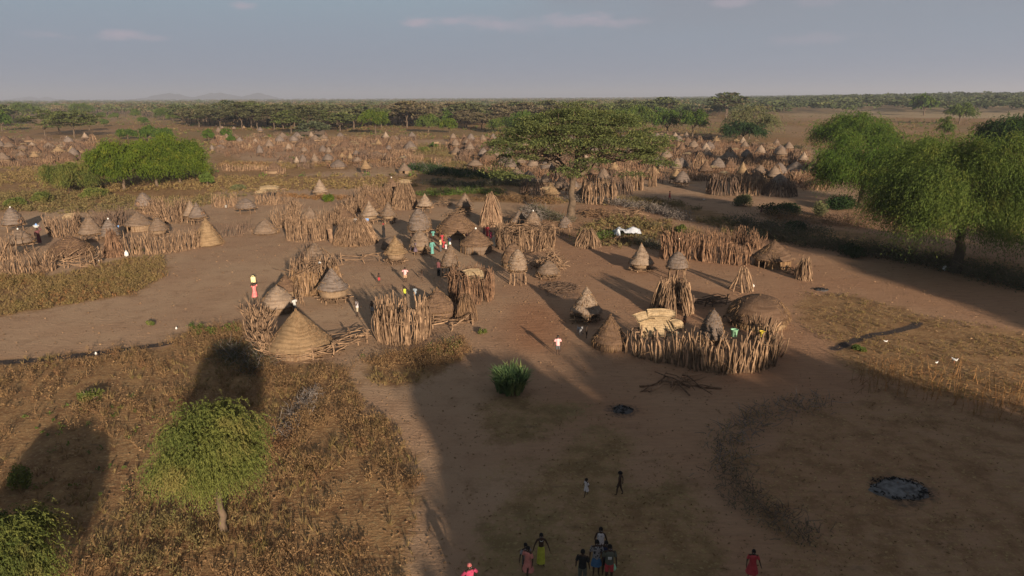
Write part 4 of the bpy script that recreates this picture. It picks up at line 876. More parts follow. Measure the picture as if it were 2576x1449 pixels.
# --- right compound
G(1612, 684, 63, 72, 'pointed granary with slatted basket, left of the two open-yard ones', .12, .2, 'bell', 4, 'straw_p', ln=(-.05, 0), ridge=.04)
G(1701, 708, 56, 76, 'rounded granary on tall thin posts in the open yard', .46, .02, 'dome', 4, 'straw_g', tall=True, nleg=6, ridge=.03)
G(1474, 812, 80, 92, 'witch-hat granary with ragged pale roof and dark basket', .13, .2, 'bell', 3, 'straw_p', wmat='wicker_d', ridge=.13, hairy=70, nleg=6)
G(1789, 866, 62, 88, 'grey beehive granary inside the stake enclosure', .1, .08, 'dome', 11, 'straw_g', ridge=.06)
Hh(1942, 676, 102, 72, 'shaggy thatched hut with dark doorway right of the long palisade', .36, 'hat', 0, 'straw_b', door_da=-.62, hairy=90, wr=.8, wmat='hay')
Hh(1903, 832, 146, 90, 'large shaggy brown dome hut with a porch and dark doorway', .26, 'heap', 0, 'straw_b', door_da=-1.15, hairy=110, wr=.9, porch=True, wmat='straw_y')
Hh(1533, 884, 92, 94, 'small double-tiered brown cone hut beside the stake enclosure', .24, 'bell', 6, 'straw_b', ridge=.07, wr=.94, hairy=50, wmat='straw_b')
# haystack
c, R, H = lay(525, 619, 76, 70, .8); h_ = Hut(3); rf, fr = roof(R, .1, H, 'cone', 0, 0, h_.rng, lump=.08, wob=.05, hairy=150); h_.add('straw', rf, 'straw_y', True); h_.add('loose_straw', fr, 'hay')
stand('haystack', h_.parts, c, 'conical haystack at the corner of the long stake fence', 'haystack')
c, R, H = lay(670, 590, 62, 38, .8); h_ = Hut(4); rf, fr = roof(R, .1, H, 'low', 0, 0, h_.rng, lump=.06, wob=.04, hairy=120); h_.add('straw', rf, 'straw', True); h_.add('loose_straw', fr, 'hay')
stand('haystack', h_.parts, c, 'low grassy straw mound with a woven band beside the sparse stakes', 'haystack')
# --- stakes
def path_pts(pts, step, rng, jit=.12):
    g = [gp(*p) for p in pts]; out = []; carry = 0
    for a, b in zip(g[:-1], g[1:]):
        L = np.linalg.norm(b - a); n = max(int(L / step), 1); t = (np.arange(n) + rng.rand(n) * .7) / n; out.append(a + (b - a) * t[:, None])
    p = np.concatenate(out); return p + np.stack([rng.randn(len(p)) * jit, rng.randn(len(p)) * jit, 0 * p[:, 0]], 1)
def stakes_mb(p, hm, rng, lean=.10, r=.037, bend=.055, inward=None, hv=.22, gaps=None):
    n = len(p); h = hm * np.clip(1 + hv * rng.randn(n), .45, 1.5)
    d = np.stack([rng.randn(n) * lean, rng.randn(n) * lean, np.ones(n)], 1)
    if inward is not None: d[:, :2] += inward
    d /= np.linalg.norm(d, axis=1, keepdims=True); mb = MB(); b = p - [0, 0, .12]
    rr = r * (.55 + 1.15 * rng.rand(n) ** 1.5); sticks(mb, b, b + d * (h + .12)[:, None], rr, rr * .62, rng, bend, 5, 5); return mb
def top_from(pts, hpx):
    x, y = pts[len(pts) // 2][:2]; return hgt(gp(x, y), y - hpx)
def fence(pts, hpx, label, step=.14, mat='wood', rows=1, name='stake_fence', cat='fence', rail=False, brush=0., seed=0, group='stake fences around the yards', **k):
    rng = np.random.RandomState(int(pts[0][0] * 3 + pts[0][1] + seed)); H = top_from(pts, hpx); org = gp(*pts[len(pts) // 2][:2]); H *= .93; step *= .85; brush = brush or .35
    p = np.concatenate([path_pts(pts, step, rng, k.get('jit', .1) + .12 * i) for i in range(rows)]); k.pop('jit', None)
    mb = stakes_mb(p, H, rng, **k); mb.v = [v - org for v in mb.v]
    o = obj(name, mb, M[mat], loc=org); tag(o, label, cat, group)
    if rail:
        q = path_pts(pts, 1.1, rng, .05); rb = MB(); z = H * (rail if rail is not True else .62)
        sticks(rb, q[:-1] + [0, -.1, z], q[1:] + [.15, -.1, z], .045, .04, rng, .04, 4, 5); rb.v = [v - org for v in rb.v]; obj('rail', rb, M[mat], o)
    if brush:
        q = path_pts(pts, .5 / brush, rng, .25); n = len(q); bb = MB(); dd = rdir(n, rng); dd[:, 2] = np.abs(dd[:, 2]) * .3
        c0 = q + [0, 0, 1.] * (H * (.15 + .7 * rng.rand(n)))[:, None]; L = (.7 + .9 * rng.rand(n))[:, None]
        sticks(bb, c0 - dd * L * .5, c0 + dd * L * .5, .03, .018, rng, .09, 4, 4); bb.v = [v - org for v in bb.v]; obj('woven_branches', bb, M[mat], o)
    return o
def ring(x, y, w, h, label, a0=0., a1=2 * PI, n=None, cone=.0, mat='wood', rail=False, dens=.13, rows=1, top=0, seed=0, gaps=(), squash=1., name='stake_enclosure', hv=.13, hay=0, r=.037, cat='enclosure'):
    c, R, H = lay(x, y, w, h, 1.); rng = np.random.RandomState(int(x + y * 3 + seed)); n = n or int((a1 - a0) * R * rows / dens * 1.2); H *= .95
    f = face_angle(c); a = a0 + (a1 - a0) * rng.rand(n)
    keep = np.ones(n, bool)
    for ga, gw in gaps: keep &= np.abs((a - ga + PI) % (2 * PI) - PI) > gw / 2
    a = a[keep] + f; n = len(a); rr = R * (1 - .1 * rng.rand(n)); p = np.stack([rr * np.cos(a), rr * np.sin(a) * squash, 0 * a], 1)
    hh = H * np.clip(1 + hv * rng.randn(n), .55, 1.35) * (1. if cone < .5 else 1.); q = np.stack([rr * (1 - cone) * np.cos(a + rng.randn(n) * .06), rr * (1 - cone) * np.sin(a + rng.randn(n) * .06) * squash, hh], 1) + np.concatenate([rng.randn(n, 2) * .12, np.zeros((n, 1))], 1)
    mb = MB(); rd = r * (.55 + 1.15 * rng.rand(n) ** 1.5); sticks(mb, p - [0, 0, .12], q, rd, rd * .6, rng, .045, 6, 5)
    o = obj(name, mb, M[mat], loc=c); tag(o, label, cat, 'stake enclosures')
    if rail:
        rb = MB(); m_ = 20; th = np.linspace(a0 + f, a1 + f, m_); s = R * (1 - cone * rail) + .06; P = np.stack([s * np.cos(th), s * np.sin(th) * squash, H * rail + .04 * rng.randn(m_)], 1); sticks(rb, P[:-1], P[1:], .045, .04, rng, .02, 3, 5); obj('binding', rb, M[mat], o)
    if top:
        tb = MB(); m_ = int(24 * R); dd = rdir(m_, rng); dd[:, 2] *= .25; L = R * (.4 + .5 * rng.rand(m_))[:, None]; c0 = np.stack([rng.randn(m_) * R * .3, rng.randn(m_) * R * .3 * squash, H * top + .12 * rng.randn(m_)], 1); sticks(tb, c0 - dd * L, c0 + dd * L, .035, .025, rng, .07, 4, 4); obj('brush_roof', tb, M[mat], o)
    if hay:
        hb = MB(); m_ = int(260 * R); ha = f + (rng.rand(m_) - .5) * 2.4; t = rng.rand(m_); s = (R * 1.04 * (1 - cone * t)); b = np.stack([s * np.cos(ha), s * np.sin(ha), H * t * .9], 1); e = b + np.stack([.12 * np.cos(ha), .12 * np.sin(ha), -.55 - .3 * rng.rand(m_)], 1); blades(hb, b, e, .04, rng.rand(m_), rng); obj('straw_cladding', hb, M[['hay', 'twig_red'][hay - 1]], o)
    return o
def tangle(x, y, w, d, h, label, n=60, mat='wood', name='branch_pile', cat='branches', L=1.6, r=.04, seed=0, group='piles of cut branches', up=.2, fork=True):
    rng = np.random.RandomState(int(x + y + seed)); c = gp(x, y); W_ = w * mpp(c) / 2; c = back(c, d); H = max(hgt(gp(x, y), y - h), .25)
    a = rng.rand(n) * 6.28; rr = np.sqrt(rng.rand(n)); z = H * (1 - rr ** 1.5) * rng.rand(n) + .05; p = np.stack([W_ * rr * np.cos(a), d * rr * np.sin(a), z], 1)
    dd = rdir(n, rng); dd[:, 2] = dd[:, 2] * up; dd /= np.linalg.norm(dd, axis=1, keepdims=True); l = L * (.4 + .6 * rng.rand(n))[:, None] * .5; mb = MB(); e0 = p - dd * l; e1 = p + dd * l; e0[:, 2] = np.maximum(e0[:, 2], .02); e1[:, 2] = np.maximum(e1[:, 2], .02)
    rd = r * (.6 + .8 * rng.rand(n)); sticks(mb, e0, e1, rd, rd * .5, rng, .06, 5, 5)
    if fork:
        m_ = n // 2; k = rng.randint(0, n, m_); s = e0[k] + (e1[k] - e0[k]) * (.4 + .3 * rng.rand(m_, 1)); d2 = dd[k] + rdir(m_, rng) * .7; d2[:, 2] = np.abs(d2[:, 2]) * .6; sticks(mb, s, s + d2 * l[k] * .7, rd[k] * .6, rd[k] * .25, rng, .07, 4, 4)
    o = obj(name, mb, M[mat], loc=c); return tag(o, label, cat, group)
def rail_fence(pts, hpx, label, n=None, mat='wood', rails=3, step=1.5, seed=0, mess=.3):
    rng = np.random.RandomState(int(pts[0][0] + seed)); H = top_from(pts, hpx); org = gp(*pts[len(pts) // 2][:2]); q = path_pts(pts, step, rng, .08); m_ = len(q)
    root = empty('branch_fence', org, label, 'fence', 'branch fences'); up = q + np.stack([rng.randn(m_) * .15, rng.randn(m_) * .15, H * (.75 + .5 * rng.rand(m_))], 1)
    for i in range(m_):
        pm = MB(); d = rng.randn(3) * .25; d[2] = .35; sticks(pm, [q[i] - [0, 0, .15], q[i] + (up[i] - q[i]) * .6], [up[i], q[i] + (up[i] - q[i]) * .6 + d], [.07, .045], [.05, .03], rng, .05, 5, 5); pm.v = [v - org for v in pm.v]; obj('post', pm, M[mat], root)
    rm = MB()
    for k in range(rails):
        L = rng.randint(1, 3, m_ - 1); j = np.minimum(np.arange(m_ - 1) + L, m_ - 1); z0 = H * (.15 + .75 * rng.rand(m_ - 1)); z1 = z0 + rng.randn(m_ - 1) * H * mess
        z1 = np.maximum(z1, .05); a = q[:-1] + np.stack([rng.randn(m_ - 1) * .3, rng.randn(m_ - 1) * .25, z0], 1); b = q[j] + np.stack([rng.randn(m_ - 1) * .3, rng.randn(m_ - 1) * .25, z1], 1); sticks(rm, a, b, .05, .022, rng, .045, 6, 5)
    rm.v = [v - org for v in rm.v]; obj('branch_rails', rm, M[mat], root); return root
# left compound fences
fence([(-30, 698), (40, 694), (135, 680)], 48, 'tall stake fence at the lower left corner of the left compound', .13, rows=2, lean=.16, brush=1.2)
fence([(-10, 655), (38, 650)], 52, 'dark leaning stakes at the left edge of the view', .12, rows=3, lean=.2)
rail_fence([(138, 672), (185, 674), (238, 668), (262, 655)], 34, 'tangled bare branch fence before the brown ribbed dome hut', rails=9, step=.75, mess=.5)
rail_fence([(60, 688), (110, 684), (150, 674)], 26, 'low woven branch fence joining the tall left stakes', rails=7, step=.8, mess=.4)
fence([(316, 641), (380, 640), (450, 632), (505, 621)], 43, 'long pale stake fence along the front of the left compound', .12, rows=2, lean=.10, brush=.6)
fence([(325, 615), (400, 612), (500, 600)], 22, 'low inner stake row behind the long pale fence', .2, rows=1, lean=.15, brush=1.)
fence([(122, 592), (150, 596), (196, 593), (200, 578)], 44, 'stake fence beside the person carrying a bundle', .12, rows=2, lean=.1)
fence([(248, 566), (285, 572), (318, 560)], 42, 'leaning grey stakes behind the tiered bell granary', .2, rows=2, lean=.3, mat='wood_grey')
fence([(390, 545), (420, 562), (452, 560), (470, 545)], 48, 'dense stake fence between the dome granary and the twin peaks', .13, rows=2, lean=.18, brush=.5)
fence([(350, 535), (390, 540)], 30, 'short brown stakes under the back dome granary', .15, rows=1, lean=.15)
fence([(556, 596), (595, 594), (630, 582)], 30, 'sparse grey stakes beside the haystack corner', .3, rows=2, lean=.25, mat='wood_grey', brush=.6)
fence([(632, 583), (650, 580), (680, 583)], 14, 'low woven band around the straw mound', .2, rows=1, lean=.05)
fence([(536, 520), (565, 522), (602, 519)], 32, 'back stake fence with dark doorway near the grey flat roofs', .14, rows=2, lean=.12)
fence([(640, 512), (680, 516), (722, 510)], 28, 'brown stakes under the yellow hides at the back', .16, rows=2, lean=.2, brush=.5)
fence([(684, 570), (715, 572), (745, 560), (740, 535)], 44, 'leaning stake row left of the round stake enclosure', .14, rows=2, lean=.2)
ring(289, 648, 54, 62, 'dark conical stack of leaning poles before the left compound', cone=.75, mat='wood_red', dens=.06, name='pole_stack', cat='pole stack')
# centre fences
ring(780, 608, 112, 56, 'round stake enclosure with a hut roof inside, left of the patched shelter', cone=.06, dens=.085, rows=1, rail=.0)
fence([(796, 565), (840, 568), (872, 545), (905, 530)], 34, 'leaning stakes around the hut with the dark hole', .16, rows=2, lean=.25, brush=.5)
ring(895, 620, 120, 68, 'domed stick shelter patched with brown grass', cone=.6, dens=.07, mat='wood', hay=2, hv=.1)
fence([(865, 535), (905, 532), (925, 505)], 42, 'spiky stakes behind the hut with the dark hole', .13, rows=3, lean=.3)
ring(952, 525, 90, 56, 'tall palisade clad with brown straw behind the bell granaries', cone=.25, dens=.1, mat='wood', hay=2)
ring(1019, 528, 70, 62, 'brush hut of leaning poles under a yellow hide', cone=.6, dens=.06, mat='wood')
ring(1234, 571, 60, 70, 'tall cone of stacked poles in the open yard', cone=.86, dens=.045, mat='wood_pale', name='pole_stack', cat='pole stack', r=.06)
ring(1321, 634, 150, 66, 'great stake ring right of the white-capped round hut', cone=.0, dens=.10, mat='wood', top=.85, hv=.16)
ring(1015, 868, 130, 108, 'tall round palisade of upright poles with a tied band', cone=.02, dens=.075, mat='wood', rail=.62, gaps=((PI * .86, .5),), hv=.14, r=.06)
ring(1184, 766, 112, 84, 'palisade of dark poles with pale hides on top and open side', cone=.04, dens=.07, mat='wood_red', top=.92, gaps=((.62, .35),), hv=.13)
ring(797, 742, 132, 86, 'trapezoid palisade of poles behind the large pointed granary', cone=.15, dens=.085, mat='wood', top=.8, hv=.16, hay=1)
fence([(752, 700), (765, 672), (790, 640)], 34, 'row of stakes running back behind the trapezoid palisade', .14, rows=1, lean=.12, mat='wood_grey')
fence([(745, 748), (755, 757), (766, 766)], 44, 'short row of stakes beside the small brown cone roof', .2, rows=1, lean=.06)
fence([(640, 800), (655, 830), (665, 880), (680, 897)], 52, 'tangled heap of stakes at the left of the golden hut', .12, rows=3, lean=.4, brush=1.6, mat='wood')
rail_fence([(640, 895), (690, 908), (757, 912), (830, 898), (880, 872), (948, 852)], 30, 'curved low branch fence sweeping around the golden hut', rails=7, step=1.1, mess=.22)
rail_fence([(820, 870), (860, 856), (905, 850), (950, 846)], 26, 'thin branch fence between the golden hut and the round palisade', rails=3, step=1.4, mess=.4)
rail_fence([(855, 662), (895, 664), (935, 660), (972, 655)], 26, 'pole rack fence left of the golden bell granary', rails=4, step=1.1, mess=.08)
rail_fence([(1080, 822), (1120, 832), (1160, 828), (1205, 812)], 30, 'bent branch fence below the smooth cone hut', rails=4, step=1.6, mess=.3)
ring(1173, 812, 60, 66, 'reddish brushwood heap beside the open palisade', cone=.7, dens=.05, mat='twig_red', name='brush_heap', cat='brushwood', r=.03)
tangle(1380, 680, 80, 1.8, 52, 'tangled branches piled behind the squat granary', 110, L=2.6, r=.045, up=.6)
tangle(1408, 738, 94, 2., 8, 'flat grey bed of brushwood on the ground', 170, 'wood_grey', L=1.3, r=.025, up=.12)
tangle(1152, 548, 70, 1.6, 22, 'pile of pale sticks on a dark frame by the brown dome', 60, L=2., up=.3)
tangle(1116, 520, 54, 1.5, 24, 'loose bent branches behind the pointed granary', 40, L=2.4, up=.4)
# right fences
fence([(1665, 648), (1700, 655), (1737, 652)], 62, 'first section of the long bent palisade, left of its doorway', .13, rows=3, lean=.08, mat='wood_red', r=.07)
fence([(1748, 652), (1775, 658), (1802, 660)], 56, 'second section of the long palisade between two doorways', .13, rows=2, lean=.08, mat='wood_red', r=.07)
fence([(1815, 662), (1850, 666), (1885, 664)], 50, 'third section of the long palisade with woven branches', .12, rows=2, lean=.1, mat='wood_red', brush=1.2, r=.06)
fence([(1700, 625), (1780, 618), (1860, 612), (1915, 628)], 36, 'back row of the long palisade', .16, rows=3, lean=.2, mat='wood_red', brush=1.)
ring(1690, 796, 112, 80, 'tent-shaped shelter of leaning poles with dark entrance', cone=.42, dens=.065, mat='wood', gaps=((.38, .32),), hv=.16, r=.055)
ring(1478, 625, 72, 46, 'collapsed fan of leaning sticks overgrown by weeds', cone=.7, dens=.08, mat='wood')
fence([(1581, 886), (1610, 898), (1650, 908), (1688, 912)], 62, 'sparse crooked stakes at the left of the stake enclosure', .32, rows=2, lean=.16, brush=.7, r=.08)
fence([(1690, 912), (1735, 925), (1790, 935), (1850, 938), (1905, 934), (1938, 920)], 84, 'high front wall of thick stakes around the grey beehive granary', .155, rows=2, lean=.10, r=.056, hv=.18, bend=.045)
fence([(1942, 915), (1945, 885), (1925, 860), (1880, 850)], 60, 'right side stakes of the enclosure beneath the shaggy dome', .18, rows=2, lean=.14, r=.06)
rail_fence([(1742, 768), (1790, 770), (1838, 764)], 24, 'dark low brush fence behind the tent-shaped shelter', rails=10, step=.8, mess=.25, mat='wood_grey')
ring(1862, 735, 62, 62, 'tripod of forked logs standing in the yard', cone=.8, n=16, mat='wood', name='log_tripod', r=.08, cat='log tripod')
ring(2022, 706, 44, 54, 'heap of propped firewood right of the shaggy hut', cone=.6, n=46, mat='wood', name='firewood_heap', r=.06, cat='firewood')
rail_fence([(1965, 680), (1995, 690), (2015, 698)], 16, 'low log fence leading to the firewood heap', rails=6, step=.7)
tangle(1697, 978, 118, .5, 10, 'crooked dry branches lying alone on bare earth', 13, 'wood_red', 'fallen_branches', L=4.2, r=.06, up=.05)
tangle(1580, 545, 90, 2.2, 20, 'heap of long bare branches behind the white tarpaulin', 70, 'wood', L=3.4, up=.35)
tangle(1500, 548, 100, 3., 18, 'low reddish branch tangle under the great acacia', 120, 'twig_red', L=2.4, up=.4)
tangle(1330, 560, 90, 2.5, 40, 'dark thorny brush beside the great acacia trunk', 160, 'twig_grey', L=2.0, r=.03, up=.8)
# ------------------------------------------------------------------ weeds, grass, hedges
def poly_points(poly, dens, rng, sizefall=True):
    g = np.array(gpoly(poly))[:, :2]; lo, hi = g.min(0), g.max(0); n = int((hi - lo).prod() * dens); p = lo + rng.rand(n, 2) * (hi - lo)
    k = inpoly(p[:, 0], p[:, 1], [tuple(q) for q in g]); return p[k]
def tufts(mb, p, h, nb, w, rng, spread=.45, z=0.):
    n = len(p)
    if not n: return
    hh = h * (.5 + .9 * rng.rand(n)); ci = np.repeat(np.arange(n), nb); m = n * nb; a = rng.rand(m) * 6.28; r = rng.rand(m) * .12 * hh[ci]
    b = np.stack([p[ci, 0] + r * np.cos(a), p[ci, 1] + r * np.sin(a), np.full(m, z)], 1); s = spread * rng.rand(m) * hh[ci]
    t = b + np.stack([s * np.cos(a), s * np.sin(a), hh[ci] * (.6 + .5 * rng.rand(m))], 1); ct = rng.rand(n); blades(mb, b, t, w, np.clip(ct[ci] + rng.randn(m) * .15, 0, 1), rng)
def shrubs(mb, p, h, nl, leaf, rng, squash=.8, tw=None, wide=.7, nt=5):
    """low twiggy plants: thin stems carrying scattered small leaves"""
    n = len(p)
    if not n: return
    hh = h * (.45 + .9 * rng.rand(n)); ci = np.repeat(np.arange(n), nl); m = n * nl
    d = rdir(m, rng); d[:, 2] = np.abs(d[:, 2]) * 1.1; rr = rng.rand(m, 1) ** .5
    c = np.concatenate([p[ci], np.zeros((m, 1))], 1) + d * rr * (hh[ci][:, None] * np.array([wide, wide, squash])) + np.array([0, 0, .03]); ct = rng.rand(n)
    leafcloud(mb, c, leaf, np.clip(ct[ci] * .7 + .15 + rng.randn(m) * .15, 0, 1), rng)
    if nt:
        ci = np.repeat(np.arange(n), nt); m = n * nt; b = np.concatenate([p[ci], np.zeros((m, 1))], 1); d = rdir(m, rng); d[:, 2] = np.abs(d[:, 2]) + .5
        blades(mb, b, b + d * hh[ci][:, None] * np.array([wide, wide, squash]) * .95, .014, rng.rand(m), rng)
def clumpy(p, sc, th, rng): return p[fbm(p[:, 0] * sc, p[:, 1] * sc) + rng.randn(len(p)) * .04 > th]
def stuff(name, mb, mat, label): return tag(obj(name, mb, M[mat]), label, None, None, 'stuff')
rng = np.random.RandomState(9)
RED_ = [tuple(v[:2]) for v in gpoly([(-100, 935), (380, 925), (450, 1010), (440, 1130), (330, 1240), (-100, 1260)])]
mb = MB(); p = clumpy(poly_points(Z_LOW, 5.5, rng), .25, .49, rng); p = p[(p[:, 1] > 20) & ~(inpoly(p[:, 0], p[:, 1], RED_) & (rng.rand(len(p)) < .85))]; tufts(mb, p, .38, 9, .018, rng, .8); stuff('dry_grass', mb, 'g_ochre', 'short dry ochre grass over the lower left field')
mb = MB(); p = clumpy(poly_points(Z_LOW, 2.2, rng), .22, .50, rng); p = p[~(inpoly(p[:, 0], p[:, 1], RED_) & (rng.rand(len(p)) < .8))]; shrubs(mb, p, .75, 34, .055, rng, nt=9); stuff('dry_weeds', mb, 'g_dry', 'knee-high dry brown weeds over the lower left field')
A1 = [(640, 900), (720, 930), (860, 925), (900, 990), (1000, 1090), (1060, 1170), (1060, 1250), (980, 1240), (840, 1180), (700, 1180), (690, 1000)]
mb = MB(); p = poly_points(A1, 2.2, rng); shrubs(mb, clumpy(p, .3, .42, rng), .85, 44, .055, rng, nt=9); stuff('dry_weeds', mb, 'g_dry', 'dense golden dry weeds right of the feathery tree')
A2 = [(380, 1230), (540, 1190), (620, 1320), (480, 1460), (200, 1460), (260, 1340)]
mb = MB(); shrubs(mb, poly_points(A2, 1.8, rng), .8, 38, .06, rng, nt=8); stuff('dry_weeds', mb, 'g_olive', 'olive brown undergrowth at the foot of the feathery tree')
mb = MB(); p = clumpy(poly_points([(-60, 930), (330, 930), (420, 1100), (300, 1200), (-60, 1260)], 1.1, rng), .35, .5, rng); shrubs(mb, p, .8, 36, .06, rng, nt=9); stuff('dry_weeds', mb, 'g_dry', 'scattered brown bushlets on the red soil at the left')
mb = MB(); p = poly_points([(60, 1000), (450, 980), (430, 1180), (150, 1330), (60, 1250)], .5, rng); shrubs(mb, p, .3, 16, .07, rng, nt=0); stuff('seedlings', mb, 'g_green', 'small green seedlings in rows on the red soil')
mb = MB(); p = poly_points(Z_LEFT, 3., rng); shrubs(mb, clumpy(p, .2, .4, rng), .7, 26, .08, rng, nt=5); tufts(mb, poly_points(Z_LEFT, 5, rng), .35, 7, .025, rng, .7); stuff('dry_weeds', mb, 'g_ochre', 'ochre and olive weed strip between left compound and the road')
mb = MB(); p = clumpy(poly_points(Z_LEFT, 1.2, rng), .16, .52, rng); shrubs(mb, p, .75, 30, .08, rng, nt=5); stuff('dry_weeds', mb, 'g_rust', 'rust coloured weeds inside the left strip')
A3 = [(935, 905), (1080, 872), (1165, 850), (1195, 880), (1130, 915), (1000, 935), (940, 925)]
mb = MB(); shrubs(mb, poly_points(A3, 3.4, rng), .9, 40, .06, rng, nt=8); stuff('dry_weeds', mb, 'g_dry', 'dry weed bank below the round palisade')
mb = MB(); shrubs(mb, poly_points([(1060, 880), (1150, 858), (1175, 885), (1110, 900)], 2., rng), .8, 44, .065, rng, nt=3); shrubs(mb, poly_points([(470, 822), (590, 812), (600, 838), (500, 845)], 2.2, rng), .5, 44, .08, rng, nt=3); shrubs(mb, poly_points([(920, 905), (960, 880), (860, 905), (800, 915)], .8, rng), .3, 26, .06, rng, nt=0)
stuff('green_weeds', mb, 'g_green', 'fresh green weed patches beside the yard edges')
mb = MB(); p = clumpy(np.concatenate([poly_points(Z_GRN, 5, rng), poly_points(Z_GRN2, 4, rng)]), .4, .46, rng); tufts(mb, p, .10, 6, .012, rng, 1.3); stuff('short_grass', mb, 'g_dry', 'thin short grass in the shaded open ground')
mb = MB(); p = clumpy(poly_points(Z_RF, 5, rng), .3, .44, rng); tufts(mb, p, .2, 8, .02, rng, 1.); stuff('stubble', mb, 'g_ochre', 'yellow stubble on the sunlit right field')
mb = MB(); p = clumpy(poly_points(Z_LR, 2.5, rng), .4, .5, rng); tufts(mb, p, .12, 6, .013, rng, 1.3); stuff('short_grass', mb, 'g_dry', 'thin dead grass in the shaded right field')
def stalks(poly, dens, h, label, mat, lean=.18):
    mb = MB(); p = poly_points(poly, dens, rng); n = len(p); a = np.concatenate([p, np.zeros((n, 1))], 1); hh = h * (.6 + .6 * rng.rand(n)); b = a + np.stack([rng.randn(n) * lean * hh, rng.randn(n) * lean * hh, hh], 1)
    blades(mb, a, b, .022, rng.rand(n), rng); k = 5; ci = np.repeat(np.arange(n), k); t = rng.rand(n * k, 1); s = a[ci] + (b - a)[ci] * t; d = rdir(n * k, rng) * .3; d[:, 2] = -np.abs(d[:, 2]); blades(mb, s, s + d * (.6 + rng.rand(n * k, 1)), .02, rng.rand(n * k), rng); return stuff('maize_stalks', mb, mat, label)
stalks([(2140, 935), (2200, 915), (2330, 930), (2700, 985), (2700, 1110), (2480, 1060), (2330, 1010), (2160, 985)], 3.2, 1.45, 'standing dead maize stalks in the right field', 'g_rust')
stalks([(2130, 950), (2200, 925), (2260, 960), (2200, 1010), (2140, 1000)], 2., 2.0, 'tall pale leaning stalks at the field corner', 'g_dry', .4)
# far and middle grass
for (pl, dn, h, mt, lb) in [
    ([(-200, 500), (100, 480), (300, 495), (420, 500), (640, 490), (500, 520), (330, 530), (200, 540), (0, 530), (-200, 560)], .9, .9, 'g_olive', 'olive scrub strip behind the left compound'),
    ([(-200, 425), (100, 420), (560, 445), (1040, 447), (1060, 470), (600, 485), (300, 482), (0, 470), (-200, 480)], .7, .6, 'g_ochre', 'ochre grass band in the middle distance'),
    ([(560, 408), (680, 412), (800, 410), (850, 402), (870, 412), (760, 425), (600, 425)], .9, .7, 'g_ochre', 'dry grass islands between the far huts'),
    ([(1340, 512), (1560, 518), (1700, 540), (1860, 600), (1850, 560), (1700, 505), (1500, 500), (1340, 500)], 1., .8, 'g_olive', 'weedy verge behind the right yard'),
    ([(1040, 358), (1120, 362), (1130, 390), (1180, 415), (1280, 430), (1280, 460), (1050, 450)], .5, .8, 'g_olive', 'weedy ground between the two halves of the far village'),
    ([(1450, 575), (1560, 540), (1690, 555), (1690, 600), (1600, 625), (1480, 620)], 1.2, .5, 'g_olive', 'dry weeds around the white tarpaulin')]:
    mb = MB(); p = clumpy(poly_points(pl, dn, rng), .07, .4, rng); shrubs(mb, p, h * 1.3, 16, .17, rng, nt=3); stuff('weeds', mb, mt, lb)
mb = MB(); n = 26000; d = np.exp(rng.rand(n) * (math.log(900) - math.log(170)) + math.log(170)); s = (rng.rand(n) * 2 - 1) * .84; p = np.stack([d * s, d], 1)
vill = [[(-300, 352), (240, 345), (250, 425), (-300, 425)], [(540, 352), (1040, 352), (1300, 346), (1700, 342), (2040, 365), (2100, 500), (1700, 500), (1300, 480), (1040, 440), (540, 445)]]
for v_ in vill: p = p[~inpoly(p[:, 0], p[:, 1], [tuple(q[:2]) for q in gpoly(v_)])]
p = p[(fbm(p[:, 0] * .03, p[:, 1] * .015) > .46)]; pxx = np.array([proj((a, b, 0.)) for a, b in p]); p = p[(pxx[:, 1] < 445) | (pxx[:, 0] < 500)]
q = p[:len(p) // 3]; mb = MB(); shrubs(mb, q, 1.2, 12, .35, rng, nt=0, wide=.9); stuff('scrub', mb, 'g_olive', 'low olive scrub dotted over the plain')
q = p[len(p) // 3:2 * len(p) // 3]; mb = MB(); shrubs(mb, q, .9, 12, .32, rng, nt=0, wide=1.1); stuff('scrub', mb, 'g_ochre', 'dry ochre scrub dotted over the plain')
q = p[2 * len(p) // 3::2]; mb = MB(); shrubs(mb, q, 1.5, 14, .35, rng, nt=0, wide=.9); stuff('scrub', mb, 'g_green', 'green bushlets dotted over the plain')
# hedges of cut thorn and brush
def hedge(pts, hpx, wd, label, mat='twig', leafmat='g_olive', dens=14, name='thorn_hedge', cat='hedge', leaf=.09, lf=26, tw=1.):
    rng = np.random.RandomState(int(pts[0][0] * 5 + pts[0][1])); H = max(top_from(pts, hpx), .3); org = gp(*pts[len(pts) // 2][:2]); q = path_pts(pts, 1. / dens, rng, wd * .32); n = len(q)
    bmp = .35 + 1.1 * fbm(q[:, 0] * .5, q[:, 1] * .5) * (.6 + .8 * fbm(q[:, 0] * 1.7, q[:, 1] * 1.7)); mb = MB(); d = rdir(n, rng); d[:, 2] = np.abs(d[:, 2]) * .8 + .1; d /= np.linalg.norm(d, axis=1, keepdims=True); L = (H * (.6 + .6 * rng.rand(n)) * bmp)[:, None]
    a = q + np.stack([0 * bmp, 0 * bmp, rng.rand(n) * H * .35], 1); sticks(mb, a, a + d * L, .022 * tw, .008 * tw, rng, .1, 4, 3); mb.v = [v - org for v in mb.v]; o = obj(name, mb, M[mat], loc=org); tag(o, label, cat, 'brush hedges')
    if leafmat:
        k = lf; ci = np.repeat(np.arange(n), k); m = n * k; e = rdir(m, rng); e[:, 2] = np.abs(e[:, 2]); c = q[ci] + e * rng.rand(m, 1) ** .4 * (H * .85 * bmp[ci])[:, None] * np.array([.8, .8, 1.]); lb = MB(); leafcloud(lb, c - org, leaf, np.clip(fbm(c[:, 0] * .9, c[:, 1] * .9) * 1.3 - .2 + rng.randn(m) * .12, 0, 1), rng); obj('foliage', lb, M[leafmat], o)
    return o
